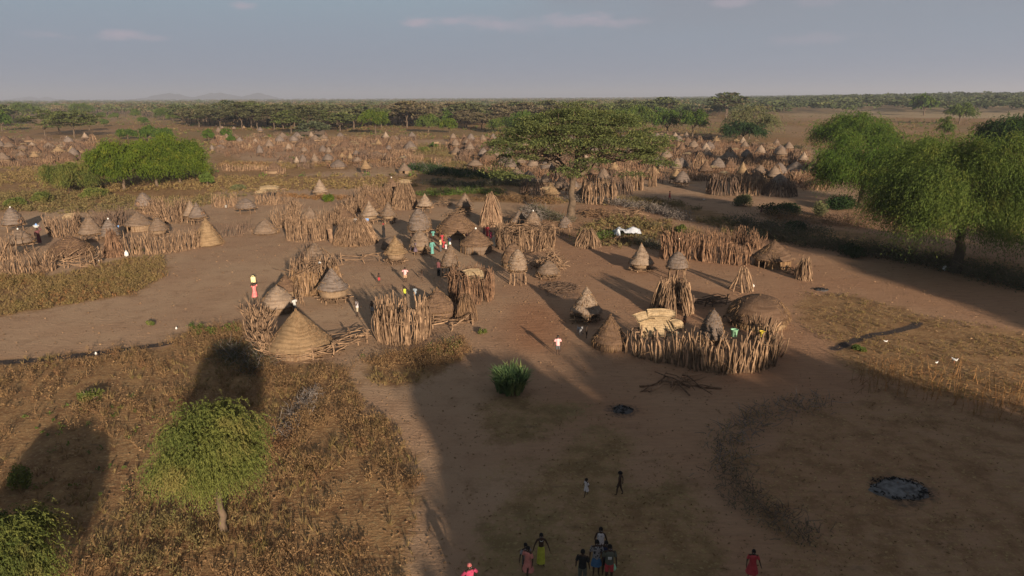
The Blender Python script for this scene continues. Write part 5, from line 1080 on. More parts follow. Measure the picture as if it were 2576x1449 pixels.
hedge([(1045, 425), (1130, 440), (1230, 448), (1300, 450)], 26, 5, 'long dark green thicket behind the central yard', 'twig_grey', 'lf_dark', 8, leaf=.22, lf=40, tw=2)
hedge([(1080, 462), (1180, 470), (1280, 462), (1330, 470)], 20, 4, 'grey-brown thicket in front of the long dark green one', 'twig_grey', 'g_dark', 8, leaf=.17, lf=30, tw=2)
hedge([(1060, 492), (1130, 488), (1200, 484), (1260, 490)], 22, 3, 'yellow-green weed bank behind the pointed granary', 'twig', 'g_green', 8, leaf=.15, lf=34)
hedge([(1250, 502), (1320, 508), (1400, 512)], 26, 2.5, 'brown brush hedge left of the great acacia trunk', 'twig_red', 'g_dry', 10, leaf=.11, lf=24)
hedge([(1340, 530), (1380, 548), (1425, 560)], 30, 2., 'dark thorn hedge running to the great acacia trunk', 'twig_grey', 'g_dark', 12)
hedge([(1440, 505), (1540, 512), (1600, 522), (1660, 535), (1720, 552)], 26, 3, 'grey brush hedge behind the reddish yard of the great acacia', 'twig_grey', 'g_grey', 9, leaf=.12)
hedge([(1560, 500), (1640, 506), (1700, 520)], 16, 2, 'low green hedge behind the grey brush', 'twig', 'g_olive', 8)
hedge([(1640, 570), (1700, 582), (1760, 590)], 20, 2.5, 'pale green weedy hedge right of the tarpaulin', 'twig', 'g_olive', 9)
hedge([(1600, 612), (1640, 620), (1672, 630)], 24, 2., 'dark thorn hedge left of the long bent palisade', 'twig_grey', 'g_dark', 12)
hedge([(1850, 560), (1930, 575), (2000, 580), (2070, 590)], 34, 3, 'dark brush hedge before the walking pair', 'twig_grey', 'g_dark', 10, leaf=.13)
hedge([(1930, 545), (1985, 556), (2060, 562), (2120, 566), (2180, 570)], 38, 3, 'sunlit tan brush hedge with a small thatched peak', 'twig', 'g_dry', 11, leaf=.1)
hedge([(1900, 590), (1990, 605), (2100, 625), (2200, 640), (2300, 655), (2400, 675), (2500, 700), (2620, 735)], 46, 3.6, 'long dark thorn hedge leading under the largest tree', 'twig', 'g_dark', 16, leaf=.12, lf=34)
hedge([(2060, 1015), (1960, 1035), (1870, 1075), (1830, 1120), (1825, 1175)], 34, 2., 'thorn hedge in the shade, upper half of the curved line', 'twig_grey', 'g_olive', 20, leaf=.05, lf=8, tw=.8)
hedge([(1825, 1180), (1860, 1230), (1900, 1275), (1960, 1320), (2040, 1360)], 36, 2., 'thorn hedge in the shade, lower half of the curved line', 'twig', 'g_dark', 32, leaf=.05, lf=5, tw=.9)
hedge([(560, 885), (620, 905), (650, 935)], 30, 2.2, 'dark bushy thorn heap in the feathery tree shadow', 'twig_grey', 'g_dark', 24, leaf=.06, lf=30)
hedge([(790, 985), (760, 1030), (730, 1070), (705, 1110)], 30, 1.2, 'silvery dead thorn hedge right of the feathery tree', 'twig_grey', 'g_grey', 20, leaf=.04, lf=16)
hedge([(1460, 606), (1520, 600), (1560, 590)], 22, 2., 'green creeper bank beside the collapsed fan of sticks', 'twig', 'g_green', 9, leaf=.1, lf=40)
hedge([(700, 490), (800, 500), (880, 498)], 12, 3, 'low brown brush behind the lone notched granary', 'twig_red', 'g_rust', 7, leaf=.12)
hedge([(1190, 500), (1240, 505)], 18, 2, 'small pale brush hedge behind the leaning-capped granary', 'twig', 'g_dry', 9)
for i, (pts, h, lb) in enumerate([([(740, 352), (860, 352), (960, 350), (1040, 348)], 12, 'long brown hedge along the back of the far village'), ([(1240, 344), (1420, 345), (1640, 340)], 14, 'brown hedge behind the great acacia crown'), ([(1660, 348), (1760, 358), (1880, 366), (2020, 376)], 14, 'brown and dark hedge behind the crowded village'), ([(560, 416), (620, 414), (700, 420)], 12, 'grey dead branches left of the ochre dome'), ([(760, 420), (860, 412), (970, 405), (1050, 400)], 9, 'low brown hedge before the far village centre')]):
    hedge(pts, h, 4, lb, 'twig_red', 'g_dry' if i != 2 else 'g_dark', 3.5, leaf=.25, lf=30, tw=3)
# single bushes
def bush(x, y, w, h, label, mat='lf_green', leaf=.09, n=None, name='bush', dome=.8):
    rng = np.random.RandomState(int(x * 3 + y)); c = gp(x, y); R = w * mpp(c) / 2; c = back(c, R * .7); H = hgt(gp(x, y), y - h); k = 9 + int(R * 4)
    cc = rdir(k, rng) * np.array([R * .7, R * .7, H * .45]) * rng.rand(k, 1) ** .4; cc[:, 2] = np.abs(cc[:, 2]) + H * .25; n = n or int(1500 * R); ci = rng.randint(0, k, n)
    P = cc[ci] + rdir(n, rng) * rng.rand(n, 1) ** .4 * np.array([R * .42, R * .42, H * .34]); P[:, 2] = np.maximum(P[:, 2], .03); lb_ = MB(); leafcloud(lb_, P, leaf, np.clip(rng.rand(k)[ci] * .7 + .15 + rng.randn(n) * .12, 0, 1), rng)
    r = empty(name, c, label, 'bush', 'green bushes'); s = MB(); m = 9; d = rdir(m, rng); d[:, 2] = np.abs(d[:, 2]) + .4; sticks(s, np.zeros((m, 3)) - [0, 0, .1], d * np.array([R * .6, R * .6, H * .7]), .035, .012, rng, .06, 4, 4); obj('stems', s, M['twig'], r); obj('foliage', lb_, M[mat], r); return r
for a in [(38, 522, 54, 26, 'bright green bush left of the two behind the left compound', 'lf_feather', .2), (112, 512, 62, 30, 'bright green bush right of the two behind the left compound', 'lf_feather', .2), (240, 500, 76, 26, 'broad yellow-green bush under the dense green clump', 'lf_feather', .2), (826, 508, 32, 24, 'small vivid green bush right of the lone notched granary', 'lf_bright', .14),
          (1715, 588, 34, 24, 'yellow-green bush behind the long bent palisade', 'lf_feather', .13), (1092, 372, 24, 14, 'dark green round bush by the far yellow drying rack', 'lf_green', .25), (1068, 382, 40, 12, 'light green bush left of the far drying rack', 'lf_feather', .25), (735, 405, 20, 12, 'green bush left of the far brown dome', 'lf_green', .22),
          (2000, 590, 60, 36, 'dark green bush in the hedge right of the walking pair', 'lf_dark', .13), (2060, 545, 50, 40, 'tan-green bush behind the sunlit tan hedge', 'lf_olive', .13), (2140, 650, 70, 36, 'green bush in the long dark hedge', 'lf_dark', .12), (1960, 545, 110, 34, 'dark thicket under the bright weeping tree', 'lf_dark', .16), (1870, 520, 60, 30, 'brown-green bush left of the thicket under the weeping tree', 'lf_olive', .14), (2110, 530, 90, 40, 'dark green thicket at the weeping tree trunk', 'lf_dark', .16),
          (345, 637, 36, 16, 'small green weed clump at the foot of the long pale stake fence', 'lf_feather', .1), (378, 820, 22, 14, 'tiny yellow-green weed on the road edge', 'lf_feather', .07), (228, 1012, 70, 26, 'yellow-green leafy bush on the red soil', 'lf_feather', .08), (1215, 842, 26, 14, 'tiny green weed right of the bent branch fence', 'lf_feather', .07), (2160, 885, 44, 12, 'low green weed by the dark line in the right field', 'lf_mid', .08), (600, 480, 40, 16, 'low weed bush beside the back stake fence', 'lf_olive', .16)]:
    bush(*a[:5], mat=a[5], leaf=a[6])
# big bush at the lower left corner, partly out of view
p = gp(60, 1540); stand('feathery_bush', weeping(88, 4.8, 3.8, .5, 200, 24, 14, .06, 1.0, .9, .16, 'lf_feather', asp=.3, lean=(-.6, .4), wob=.3, fill=.5, reach=.14), np.array([p[0] - .9, p[1] + .3, 0]), 'large feathery bush cut off by the lower left corner', 'bush')
bush(60, 1240, 80, 60, 'olive leafy bush above the corner bush', 'lf_feather', .08)
# clump of long blades
rg = np.random.RandomState(6); c, R, H = lay(1285, 1000, 126, 84, .7); cl_ = MB(); n = 110; a = rg.rand(n) * 6.28; rr = R * .62 * np.sqrt(rg.rand(n)); k = 11
for i in range(n):
    b = np.array([rr[i] * math.cos(a[i]), rr[i] * math.sin(a[i]), 0]); 
    for j in range(k):
        t = rg.rand() * 6.28; L = H * (.5 + .55 * rg.rand()); z0 = L * .12 * j / k; dr = np.array([math.cos(t), math.sin(t), 0]); sd_ = np.array([-math.sin(t), math.cos(t), 0]) * (.038 + .025 * rg.rand()); sp = .25 + .45 * rg.rand(); V = []
        for s in (0, .35, .7, 1.): q_ = b + [0, 0, z0] + dr * L * sp * s ** 1.6 + [0, 0, L * (s - .28 * s * s * s)]; w_ = (1, 1.1, .8, .05)[int(round(s * 2.9))]; V += [q_ - sd_ * w_, q_ + sd_ * w_]
        cl_.add(V, [(0, 1, 3, 2), (2, 3, 5, 4), (4, 5, 7, 6)], None, float(np.clip(.3 + .5 * rg.rand() + (.25 if rg.rand() < .1 else 0), 0, 1)))
tag(obj('bladed_plant', cl_, M['lf_blade'], loc=c), 'clump of long green maize-like blades standing alone on bare earth', 'plant')
# ash and burnt places
M['ashdark'] = m_tint('dark_ash', (.10, .09, .09), (.06, .055, .055), None, 3.)
def ashbed(x, y, w, d, label, cat='ash bed', inner='ash', ringed=True):
    c = gp(x, y); R = w * mpp(c) / 2; r = empty('ash_bed', c, label, cat, 'ash beds'); a_ = MB(); lathe(a_, [(R * 1.02, -.08), (R * .9, .02), (R * .6, .05), (.02, .06)], 26, rng, .05, .2, oval=d); obj('ash', a_, M[inner], r, True)
    ch = MB(); n = int(70 * R); a = rng.rand(n) * 6.28; q = R * (.72 + .36 * rng.rand(n)) if ringed else R * rng.rand(n) ** .5; b = np.stack([q * np.cos(a), q * np.sin(a) * d, .03 + .05 * rng.rand(n)], 1); dd = rdir(n, rng); dd[:, 2] *= .2; sticks(ch, b - dd * .1, b + dd * .12, .03, .02, rng, .08, 3, 4); obj('charred_sticks', ch, M['char'], r); return r
ashbed(2262, 1228, 132, .8, 'large grey ash bed ringed with charcoal in the shaded field')
ashbed(1566, 1030, 54, .8, 'small dark burnt patch on the open shaded ground', inner='ashdark', ringed=False)
ashbed(2066, 728, 34, .8, 'tiny dark burnt patch near the firewood heap', inner='ashdark', ringed=False)

mb = MB(); n = 13000; d_ = np.exp(rng.rand(n) * (math.log(120) - math.log(23)) + math.log(23)); s = (rng.rand(n) * 2 - 1) * .8; P = np.stack([d_ * s, d_, 0 * s + .005], 1); u = rdir(n, rng); u[:, 2] *= .3; v = rdir(n, rng); sz = (.03 + .05 * rng.rand(n, 1)) * (1 + d_[:, None] / 90)
leaves(mb, P, u * sz, v * sz * .5, rng.rand(n)); stuff('litter', mb, 'hay', 'chips of straw and wood scattered over the trodden ground')
# ------------------------------------------------------------------ the far village
rng = np.random.RandomState(31)
def tparts(parts): return tmpl('t', [(n, mb.mesh(n, m), m, s) for n, mb, m, s in parts])
def mk(parts, merge=('leg',)):
    """template from a part list, legs joined into one stilts part (too small in the picture to tell apart)"""
    out = []; leg = None
    for n, mb, m, s in parts:
        if n == 'straw_fringe' or n == 'wall_poles': continue
        if n == 'leg':
            if leg is None: leg = mb; out.append(('stilts', leg, m, s))
            else:
                v, q, t, ti, st, mi = mb.arrays(); leg.add(v, q, t, ti, st)
        else: out.append((n, mb, m, s))
    return out
TT = {}; tid = 0
def reg(kind, parts):
    global tid; tid += 1; t = bpy.data.objects.new('t%d' % tid, None); KIDS[t.name] = [(n, mb.mesh(n, m, s)) for n, mb, m, s in mk(parts)]; TT.setdefault(kind, []).append(t)
for i, (st_, ti_, mt, lg, wl) in enumerate([('bell', 4, 'straw', .2, .2), ('dome', 7, 'straw_g', .24, .1), ('cone', 4, 'straw_p', .2, .16), ('low', 3, 'straw', .28, .15), ('bell', 5, 'straw_b', .3, .05), ('dome', 5, 'straw_g', .16, .24), ('bell', 3, 'straw_y', .3, .1)]):
    reg('gran', granary(900 + i, 1.5, 3.6, lg * 3.6, wl * 3.6, st_, ti_, mt, nleg=5, lod=1, lean=(.1 * (i % 3 - 1), 0), ridge=.08))
for i, (st_, ti_, mt, wl, dr) in enumerate([('cone', 5, 'straw_b', .28, None), ('low', 8, 'straw_b', .2, -1.6), ('bell', 4, 'straw', .3, -1.2), ('cone', 6, 'straw', .36, -2.0), ('low', 5, 'straw_g', .2, None), ('hat', 4, 'straw_b', .3, None)]):
    reg('hut', round_hut(950 + i, 2.4, 3.0, wl * 3.0, st_, ti_, mt, door=dr, lod=1, lump=.05))
def farstakes(seed, L, H, n, mat, cone=0.):
    r = np.random.RandomState(seed); mb = MB(); a = np.stack([(r.rand(n) - .5) * L, r.randn(n) * .35, -.1 + 0 * r.rand(n)], 1)
    if cone: th = r.rand(n) * 6.28; a = np.stack([np.cos(th) * L / 2, np.sin(th) * L / 2, 0 * th - .1], 1); b = a * np.array([1 - cone, 1 - cone, 0]) + np.stack([r.randn(n) * .15, r.randn(n) * .15, H * (.75 + .4 * r.rand(n))], 1)
    else: b = a + np.stack([r.randn(n) * .3, r.randn(n) * .3, H * (.6 + .6 * r.rand(n))], 1)
    sticks(mb, a, b, .075, .05, r, .05, 3, 4); return mb
FS = {'line': [farstakes(1, 6, 1.9, 60, 'wood'), farstakes(2, 5, 2.2, 52, 'wood'), farstakes(3, 7, 1.6, 70, 'wood')], 'ring': [farstakes(4, 4.2, 2.2, 80, 'wood', .15), farstakes(5, 5, 2.0, 90, 'wood', .3)], 'stack': [farstakes(6, 3.4, 3.4, 60, 'wood', .8), farstakes(7, 3.8, 2.8, 60, 'wood', .65)]}
FM = {k: [mb.mesh('stakes', M['wood'] if i % 2 == 0 else M['wood_grey']) for i, mb in enumerate(v)] for k, v in FS.items()}
rk = tmpl('rk', []); mb = MB(); r_ = np.random.RandomState(8); P4 = np.array([[-1, -.6, 0], [1, -.6, 0], [-1, .6, 0], [1, .6, 0.]]); sticks(mb, P4, P4 + [0, 0, 2.], .07, .05, r_, .03, 4, 4); sticks(mb, [[-1.3, -.6, 1.9], [-1.3, .6, 1.9]], [[1.3, -.6, 1.9], [1.3, .6, 1.9]], .06, .05, r_, .03, 4, 4)
def slab(mb, W_, L, th, r, c=(0, 0, 0), rz=0., rx=0., bend=.18, nx=7, ny=6):
    x, y = np.meshgrid(np.linspace(-.5, .5, nx), np.linspace(-.5, .5, ny), indexing='ij'); X = x * W_ * (1 + .08 * r.randn(nx, ny) * (np.abs(y) > .4)); Yy = y * L * (1 + .08 * r.randn(nx, ny) * (np.abs(x) > .4)); Zz = bend * L * (np.cos(y * PI) - .5) * .7 + r.randn(nx, ny) * .02 + bend * .3 * W_ * np.cos(x * 4)
    V = np.stack([X, Yy, Zz], -1).reshape(-1, 3); V = np.concatenate([V, V - [0, 0, th]]); i = np.arange(nx * ny).reshape(nx, ny); q = np.stack([i[:-1, :-1], i[1:, :-1], i[1:, 1:], i[:-1, 1:]], -1).reshape(-1, 4); rim = list(i[:, 0]) + list(i[-1, 1:]) + list(i[-2::-1, -1]) + list(i[0, -2:0:-1]); k = nx * ny
    e = [(rim[a], rim[(a + 1) % len(rim)], rim[(a + 1) % len(rim)] + k, rim[a] + k) for a in range(len(rim))]
    cx_, sx_ = math.cos(rx), math.sin(rx); V = V @ np.array([[1, 0, 0], [0, cx_, sx_], [0, -sx_, cx_]]); cz_, sz_ = math.cos(rz), math.sin(rz); V = V @ np.array([[cz_, sz_, 0], [-sz_, cz_, 0], [0, 0, 1]])
    mb.add(V + np.asarray(c), np.concatenate([q, q[:, ::-1] + k, e]), None, r.rand())
hd = MB(); slab(hd, 2.4, 1.8, .06, r_, (0, 0, 2.05)); slab(hd, 1.8, 1.5, .06, r_, (.3, .1, 2.2), .3); KIDS[rk.name] = [('frame', mb.mesh('frame', M['wood'])), ('hides', hd.mesh('hides', M['hide']))]
far = []                                  # (x, y, kind, w_px, h_px)
LC = [(130, 650, 110, 70, 'hut'), (240, 650, 90, 60, 'hut'), (330, 700, 90, 100, 'gran'), (120, 740, 60, 90, 'gran'), (220, 700, 120, 50, 'hut'), (200, 530, 80, 90, 'gran'), (238, 470, 50, 45, 'gran'), (450, 640, 80, 80, 'gran'), (470, 690, 80, 45, 'hut'), (570, 720, 75, 90, 'gran'), (640, 660, 100, 80, 'gran'), (697, 795, 90, 145, 'gran'), (810, 700, 130, 115, 'hut'), (818, 800, 90, 120, 'gran'), (1040, 735, 95, 100, 'gran'), (1200, 680, 170, 80, 'hut'), (1230, 765, 90, 90, 'gran'), (1350, 800, 150, 100, 'hut'), (1360, 900, 110, 150, 'gran'), (960, 860, 120, 80, 'hut'), (870, 1000, 230, 140, 'hut'), (1140, 900, 85, 110, 'gran'), (1220, 900, 95, 130, 'gran'), (1455, 770, 100, 110, 'gran'), (1525, 790, 90, 110, 'gran'), (1520, 880, 140, 120, 'gran'), (1640, 940, 210, 110, 'hut'), (1690, 840, 120, 95, 'gran'), (1785, 860, 80, 120, 'gran'), (1860, 800, 90, 80, 'gran'), (1870, 890, 110, 95, 'gran'), (1975, 1000, 150, 170, 'gran'), (1950, 800, 100, 75, 'gran'), (2040, 760, 90, 70, 'hut'), (2120, 740, 110, 70, 'hut'), (2250, 730, 80, 75, 'gran'), (2100, 800, 200, 70, 'hut'), (2330, 620, 140, 80, 'hut'), (2440, 1000, 180, 130, 'hut'), (2440, 850, 100, 70, 'hut'), (1680, 690, 140, 60, 'hut'), (2210, 820, 140, 70, 'hut'), (1180, 610, 120, 80, 'hut'), (700, 510, 80, 70, 'gran'), (380, 480, 60, 50, 'gran'), (500, 470, 60, 50, 'gran'), (1520, 640, 60, 60, 'gran'), (920, 1000, 60, 60, 'stack')]
for cx_, cy_, w, h, k in LC: far.append((509.8 + cx_ / 4.8, 228 + cy_ / 4.8, k, w / 4.8, h / 4.8))
for cx_, cy_, w, h, k in [(100, 650, 110, 80, 'gran'), (235, 660, 90, 60, 'gran'), (330, 620, 70, 50, 'gran'), (365, 680, 100, 80, 'hut'), (500, 650, 130, 80, 'hut'), (600, 700, 150, 90, 'gran'), (225, 730, 100, 70, 'gran'), (360, 750, 110, 90, 'gran'), (520, 770, 170, 100, 'hut'), (40, 780, 150, 110, 'hut'), (620, 640, 90, 50, 'gran'), (800, 680, 130, 80, 'hut'), (10, 690, 90, 60, 'hut')]: far.append((cx_ / 4., 214.7 + cy_ / 4., k, w / 4., h / 4.))
# the crowded right half: explicit landmarks, then the rest filled in between
for x, y, w, h, k in [(1330, 462, 44, 34, 'hut'), (1300, 445, 40, 26, 'hut'), (1386, 505, 46, 48, 'gran'), (1412, 490, 40, 46, 'gran'), (1467, 498, 40, 32, 'gran'), (1492, 452, 34, 42, 'gran'), (1518, 462, 38, 40, 'hut'), (1370, 470, 30, 34, 'gran'), (1443, 480, 26, 28, 'gran'), (1715, 470, 42, 40, 'gran'), (1700, 462, 36, 38, 'gran'), (1640, 470, 24, 60, 'stack'), (1560, 490, 60, 40, 'ring'), (1505, 515, 100, 55, 'ring'), (1590, 480, 62, 46, 'ring'), (1866, 452, 30, 46, 'gran'), (1900, 462, 46, 30, 'hut'), (1960, 470, 50, 34, 'hut'), (1820, 492, 80, 50, 'ring'), (1880, 492, 90, 46, 'ring'), (1960, 495, 80, 40, 'ring'), (1340, 490, 60, 36, 'ring'), (1420, 460, 60, 32, 'ring'), (1760, 430, 40, 40, 'stack'), (1700, 440, 30, 44, 'gran'), (1195, 425, 40, 24, 'gran'), (1230, 410, 54, 32, 'hut'), (1290, 415, 50, 34, 'hut')]: far.append((x, y, k, w, h))
RIGHT = [(1130, 352), (1260, 350), (1440, 350), (1650, 346), (1760, 352), (1900, 366), (2030, 386), (2070, 440), (2080, 480), (1960, 478), (1830, 470), (1760, 452), (1660, 462), (1560, 470), (1400, 462), (1300, 440), (1250, 424), (1190, 410), (1130, 384)]
pos = [back(gp(a, b), 1.5)[:2] for a, b, *_ in far]; g_ = np.array(gpoly(RIGHT))[:, :2]; lo, hi = g_.min(0), g_.max(0); cnt = 0
for _ in range(9000):
    q = lo + rng.rand(2) * (hi - lo)
    if not inpoly(q[0], q[1], [tuple(v) for v in g_]): continue
    if min((q[0] - p[0]) ** 2 + ((q[1] - p[1]) * .75) ** 2 for p in pos) < 3.9 ** 2: continue
    pos.append(q); cnt += 1; x, y = proj((q[0], q[1], 0.)); s = 1 / mpp((q[0], q[1], 0)); k = ['gran', 'gran', 'gran', 'gran', 'hut', 'hut', 'ring', 'ring', 'line', 'line', 'line', 'stack', 'rack'][rng.randint(13)]
    w, h = {'gran': (3.0 + rng.rand(), 3.4 + .8 * rng.rand()), 'hut': (4.2 + 1.4 * rng.rand(), 2.8 + rng.rand()), 'ring': (5, 2.3), 'line': (6, 2), 'stack': (3.6, 3.2), 'rack': (2.8, 2.3)}[k]
    far.append((x, y, k, w * s, h * s))
    if cnt > 250: break
for reg_, sp_, mx in (([(560, 345), (800, 350), (1040, 346), (1045, 422), (960, 418), (860, 402), (760, 372), (600, 366), (545, 368)], 4.6, 85), ([(-40, 352), (235, 352), (240, 412), (-40, 418)], 4.2, 40)):
    g_ = np.array(gpoly(reg_))[:, :2]; lo, hi = g_.min(0), g_.max(0); cnt = 0
    for _ in range(5000):
        q = lo + rng.rand(2) * (hi - lo)
        if not inpoly(q[0], q[1], [tuple(v) for v in g_]) or min((q[0] - p[0]) ** 2 + ((q[1] - p[1]) * .7) ** 2 for p in pos) < sp_ ** 2: continue
        pos.append(q); cnt += 1; x, y = proj((q[0], q[1], 0.)); s = 1 / mpp((q[0], q[1], 0)); k = ['gran', 'hut', 'ring', 'line', 'line', 'line', 'stack', 'rack'][rng.randint(8)]
        w, h = {'gran': (3.2 + rng.rand(), 3.4 + .8 * rng.rand()), 'hut': (4.6 + 1.4 * rng.rand(), 2.8 + rng.rand()), 'ring': (6, 2.3), 'line': (6, 2), 'stack': (3.6, 3.0), 'rack': (2.8, 2.3)}[k]
        far.append((x, y, k, w * s, h * s))
        if cnt > mx: break
for x, y, n in [(620, 378, 0), (600, 366, 0), (560, 384, 1), (650, 366, 0), (760, 356, 1), (960, 400, 2), (1000, 412, 0), (1030, 420, 1), (1045, 405, 0), (985, 360, 0), (1012, 372, 1), (1030, 365, 2), (735, 410, 1), (690, 436, 0), (640, 428, 2), (590, 430, 0), (770, 424, 1), (860, 384, 2), (20, 420, 0), (60, 418, 1), (110, 412, 2), (150, 408, 0), (205, 404, 1), (1110, 412, 0), (1160, 408, 1), (1250, 432, 2), (650, 344, 0), (700, 342, 1), (560, 342, 1), (1740, 455, 0), (1800, 455, 2), (1350, 440, 0), (1550, 455, 1), (1620, 450, 0)]: far.append((x, y, 'line', 0, n))
names = {'gran': ('granary', 'granary', 'granaries of the far village', 'small granary'), 'hut': ('thatched_hut', 'hut', 'huts of the far village', 'round hut'), 'ring': ('stake_enclosure', 'enclosure', 'stake rings of the far village', 'stake ring'), 'line': ('stake_fence', 'fence', 'stake fences of the far village', 'stake fence'), 'stack': ('pole_stack', 'pole stack', 'pole stacks of the far village', 'cone of poles'), 'rack': ('drying_rack', 'rack', 'drying racks of the far village', 'pale hide rack')}
SEC2 = [(-999, 'at the far left'), (230, 'past the green tree clump'), (640, 'in the far left-centre yard'), (780, 'below the wood shelter'), (900, 'below the bright round tree'), (1020, 'left of the village bushes'), (1150, 'left of the acacia crown'), (1280, 'under the acacia crown\'s left'), (1400, 'around the great acacia trunk'), (1520, 'under the acacia crown\'s right'), (1640, 'right of the great acacia'), (1740, 'beyond the paired granaries'), (1840, 'in the crowded right half'), (1950, 'beside the weeping tree')]
bk = {}
for f_ in far:
    k = max(i for i, a in enumerate(SEC2) if f_[0] >= a[0]); bk.setdefault((k, f_[2]), []).append(f_)
for (k, kind), L in bk.items():
    L.sort(key=lambda a: -a[1]); nr = max(1, -(-len(L) // 6)); per_ = -(-len(L) // nr); nm, cat, grp, kw = names[kind]
    for r in range(nr):
        row = sorted(L[r * per_:(r + 1) * per_], key=lambda a: a[0])
        for j, (x, y, _, w, h) in enumerate(row):
            if len(L) == 1: lb = 'the only %s %s, far village' % (kw, SEC2[k][1])
            else: lb = '%s %s, %s %s from left' % (kw, SEC2[k][1], (['front row', 'second row', 'third row', 'fourth row', 'fifth row', 'sixth row', 'seventh row'][r] + ',') if nr > 1 else 'far village,', ORD[j])
            p = gp(x, y); rz = rng.rand() * 6.28
            if kind == 'gran': t = TT['gran'][rng.randint(len(TT['gran']))]; R = w * mpp(p) / 2; c = back(p, R * .6); sc = (R / 1.5, R / 1.5, hgt(c, y - h) / 3.6)
            elif kind == 'hut': t = TT['hut'][rng.randint(len(TT['hut']))]; R = w * mpp(p) / 2; c = back(p, R * .8); sc = (R / 2.4, R / 2.4, hgt(c, y - h) / 3.0); rz = rng.randn() * .5
            elif kind == 'rack': t = rk; c = p; sc = 1.
            else:
                ms = FM[kind]; me = ms[int(h) % len(ms)] if kind == 'line' else ms[rng.randint(len(ms))]; o = bpy.data.objects.new(nm, me); COL.objects.link(o); tag(o, lb, cat, grp)
                if kind == 'line': o.location = p; o.rotation_euler = (0, 0, rng.randn() * .3)
                else:
                    base = {'ring': 4.6, 'stack': 3.6}[kind]; R = w * mpp(p); o.location = back(p, R / 2); o.rotation_euler = (0, 0, rz); o.scale = (R / base, R / base, hgt(back(p, R / 2), y - h) / (2.1 if kind == 'ring' else 3.2))
                continue
            place(t, nm, c, rz, sc, lb, cat, grp)
# the long dark roof at the edge of the wood
c = gp(790, 337 + 0); c = gp(791, 370); c = gp(790, 342)
p = gp(788, 338); mb = MB(); L_ = 74 * mpp(p); n = 16
V = [];
for i in range(n + 1):
    x = (i / n - .5) * L_; e = math.sqrt(max(0, 1 - (2 * i / n - 1) ** 4))
    for j in range(9): a = PI * j / 8; V.append((x, math.cos(a) * 3.2 * e, math.sin(a) * 2.9 * e * (1 + .04 * rng.randn())))
idx = np.arange((n + 1) * 9).reshape(n + 1, 9); mb.add(V, np.stack([idx[:-1, :-1], idx[1:, :-1], idx[1:, 1:], idx[:-1, 1:]], -1).reshape(-1, 4), None, .5, np.array(V)); tag(obj('long_shelter', mb, M['wicker_d'], None, True, loc=p), 'long low dark shelter under the acacias at the edge of the wood', 'shelter')
# ------------------------------------------------------------------ racks, mats, tarpaulin, vessels
def rack(x, y, w, h, label, nmat=2, rz=0., grp='racks with pale hides', slabs=None):
    r = np.random.RandomState(int(x + y)); p = gp(x, y); W_ = w * mpp(p); H = hgt(p, y - h); root = empty('drying_rack', p, label, 'rack', grp, rz); f = MB(); Q = np.array([[-1, -.5, 0], [1, -.5, 0], [-1, .6, 0], [1, .6, 0], [0, -.5, 0.]]) * [W_ * .42, W_ * .3, 1]
    sticks(f, Q - [0, 0, .1], Q + [0, 0, H], .06, .045, r, .04, 5, 5); sticks(f, [[-W_ * .55, -W_ * .15, H], [-W_ * .55, W_ * .18, H], [-W_ * .3, -W_ * .3, H + .05], [W_ * .3, -W_ * .3, H + .05]], [[W_ * .55, -W_ * .15, H], [W_ * .55, W_ * .18, H], [-W_ * .3, W_ * .35, H + .05], [W_ * .3, W_ * .35, H + .05]], .05, .045, r, .03, 5, 5); obj('frame', f, M['wood'], root)
    for i in range(nmat):
        s = MB(); a = (slabs or [])[i] if slabs else (W_ * (.9 - .2 * r.rand()), W_ * .6, .05, (r.randn() * .15 * W_, r.randn() * .06 * W_, H + .12 + .16 * i), r.randn() * .25, .38 + r.randn() * .08, .14)
        slab(s, a[0], a[1], a[2], r, a[3], a[4], a[5], a[6]); obj('hide', s, M['hide'], root)
    return root
def pick(o, x, y):                        # height of a picture row above a point
    return hgt(np.array(o), y)
rack(1018, 500, 36, 40, 'yellow hide folded over the brush hut of leaning poles', 2)
rack(184, 572, 38, 27, 'curled yellow hide on the stake fence by the bundle carrier', 1)
rack(660, 512, 30, 28, 'small pale hide slab on leaning poles at the back', 1)
rack(695, 508, 48, 32, 'large crumpled yellow hide over brown stakes at the back', 2)
rack(1550, 478, 26, 14, 'small pale hide rack by the great acacia trunk', 1)
rack(1372, 505, 26, 30, 'pale hide on two white posts left of the great acacia', 1)
rack(1190, 752, 56, 60, 'pale hide slabs laid over the dark open palisade', 2)
rack(1100, 376, 16, 16, 'yellow drying rack among the village bushes', 1)
p = gp(1645, 892); H = hgt(p, 812); W_ = 92 * mpp(p)
rack(1645, 888, 92, 58, 'big stack of jointed yellow hide panels on the rack beside the cone hut', 5, slabs=[(W_ * .95, 2.2, .09, (.1, .2, H - .3), .1, .62, .06), (W_ * .8, 1.7, .09, (-.2, .5, H - .1), .3, .7, .08), (W_ * .6, .8, .08, (-.85, .3, H + .35), .62, .6, .1), (W_ * .75, .7, .08, (.5, .4, H + .55), -.08, .7, .16), (.9, .9, .08, (1.7, .2, H - .2), .4, .5, .3)])
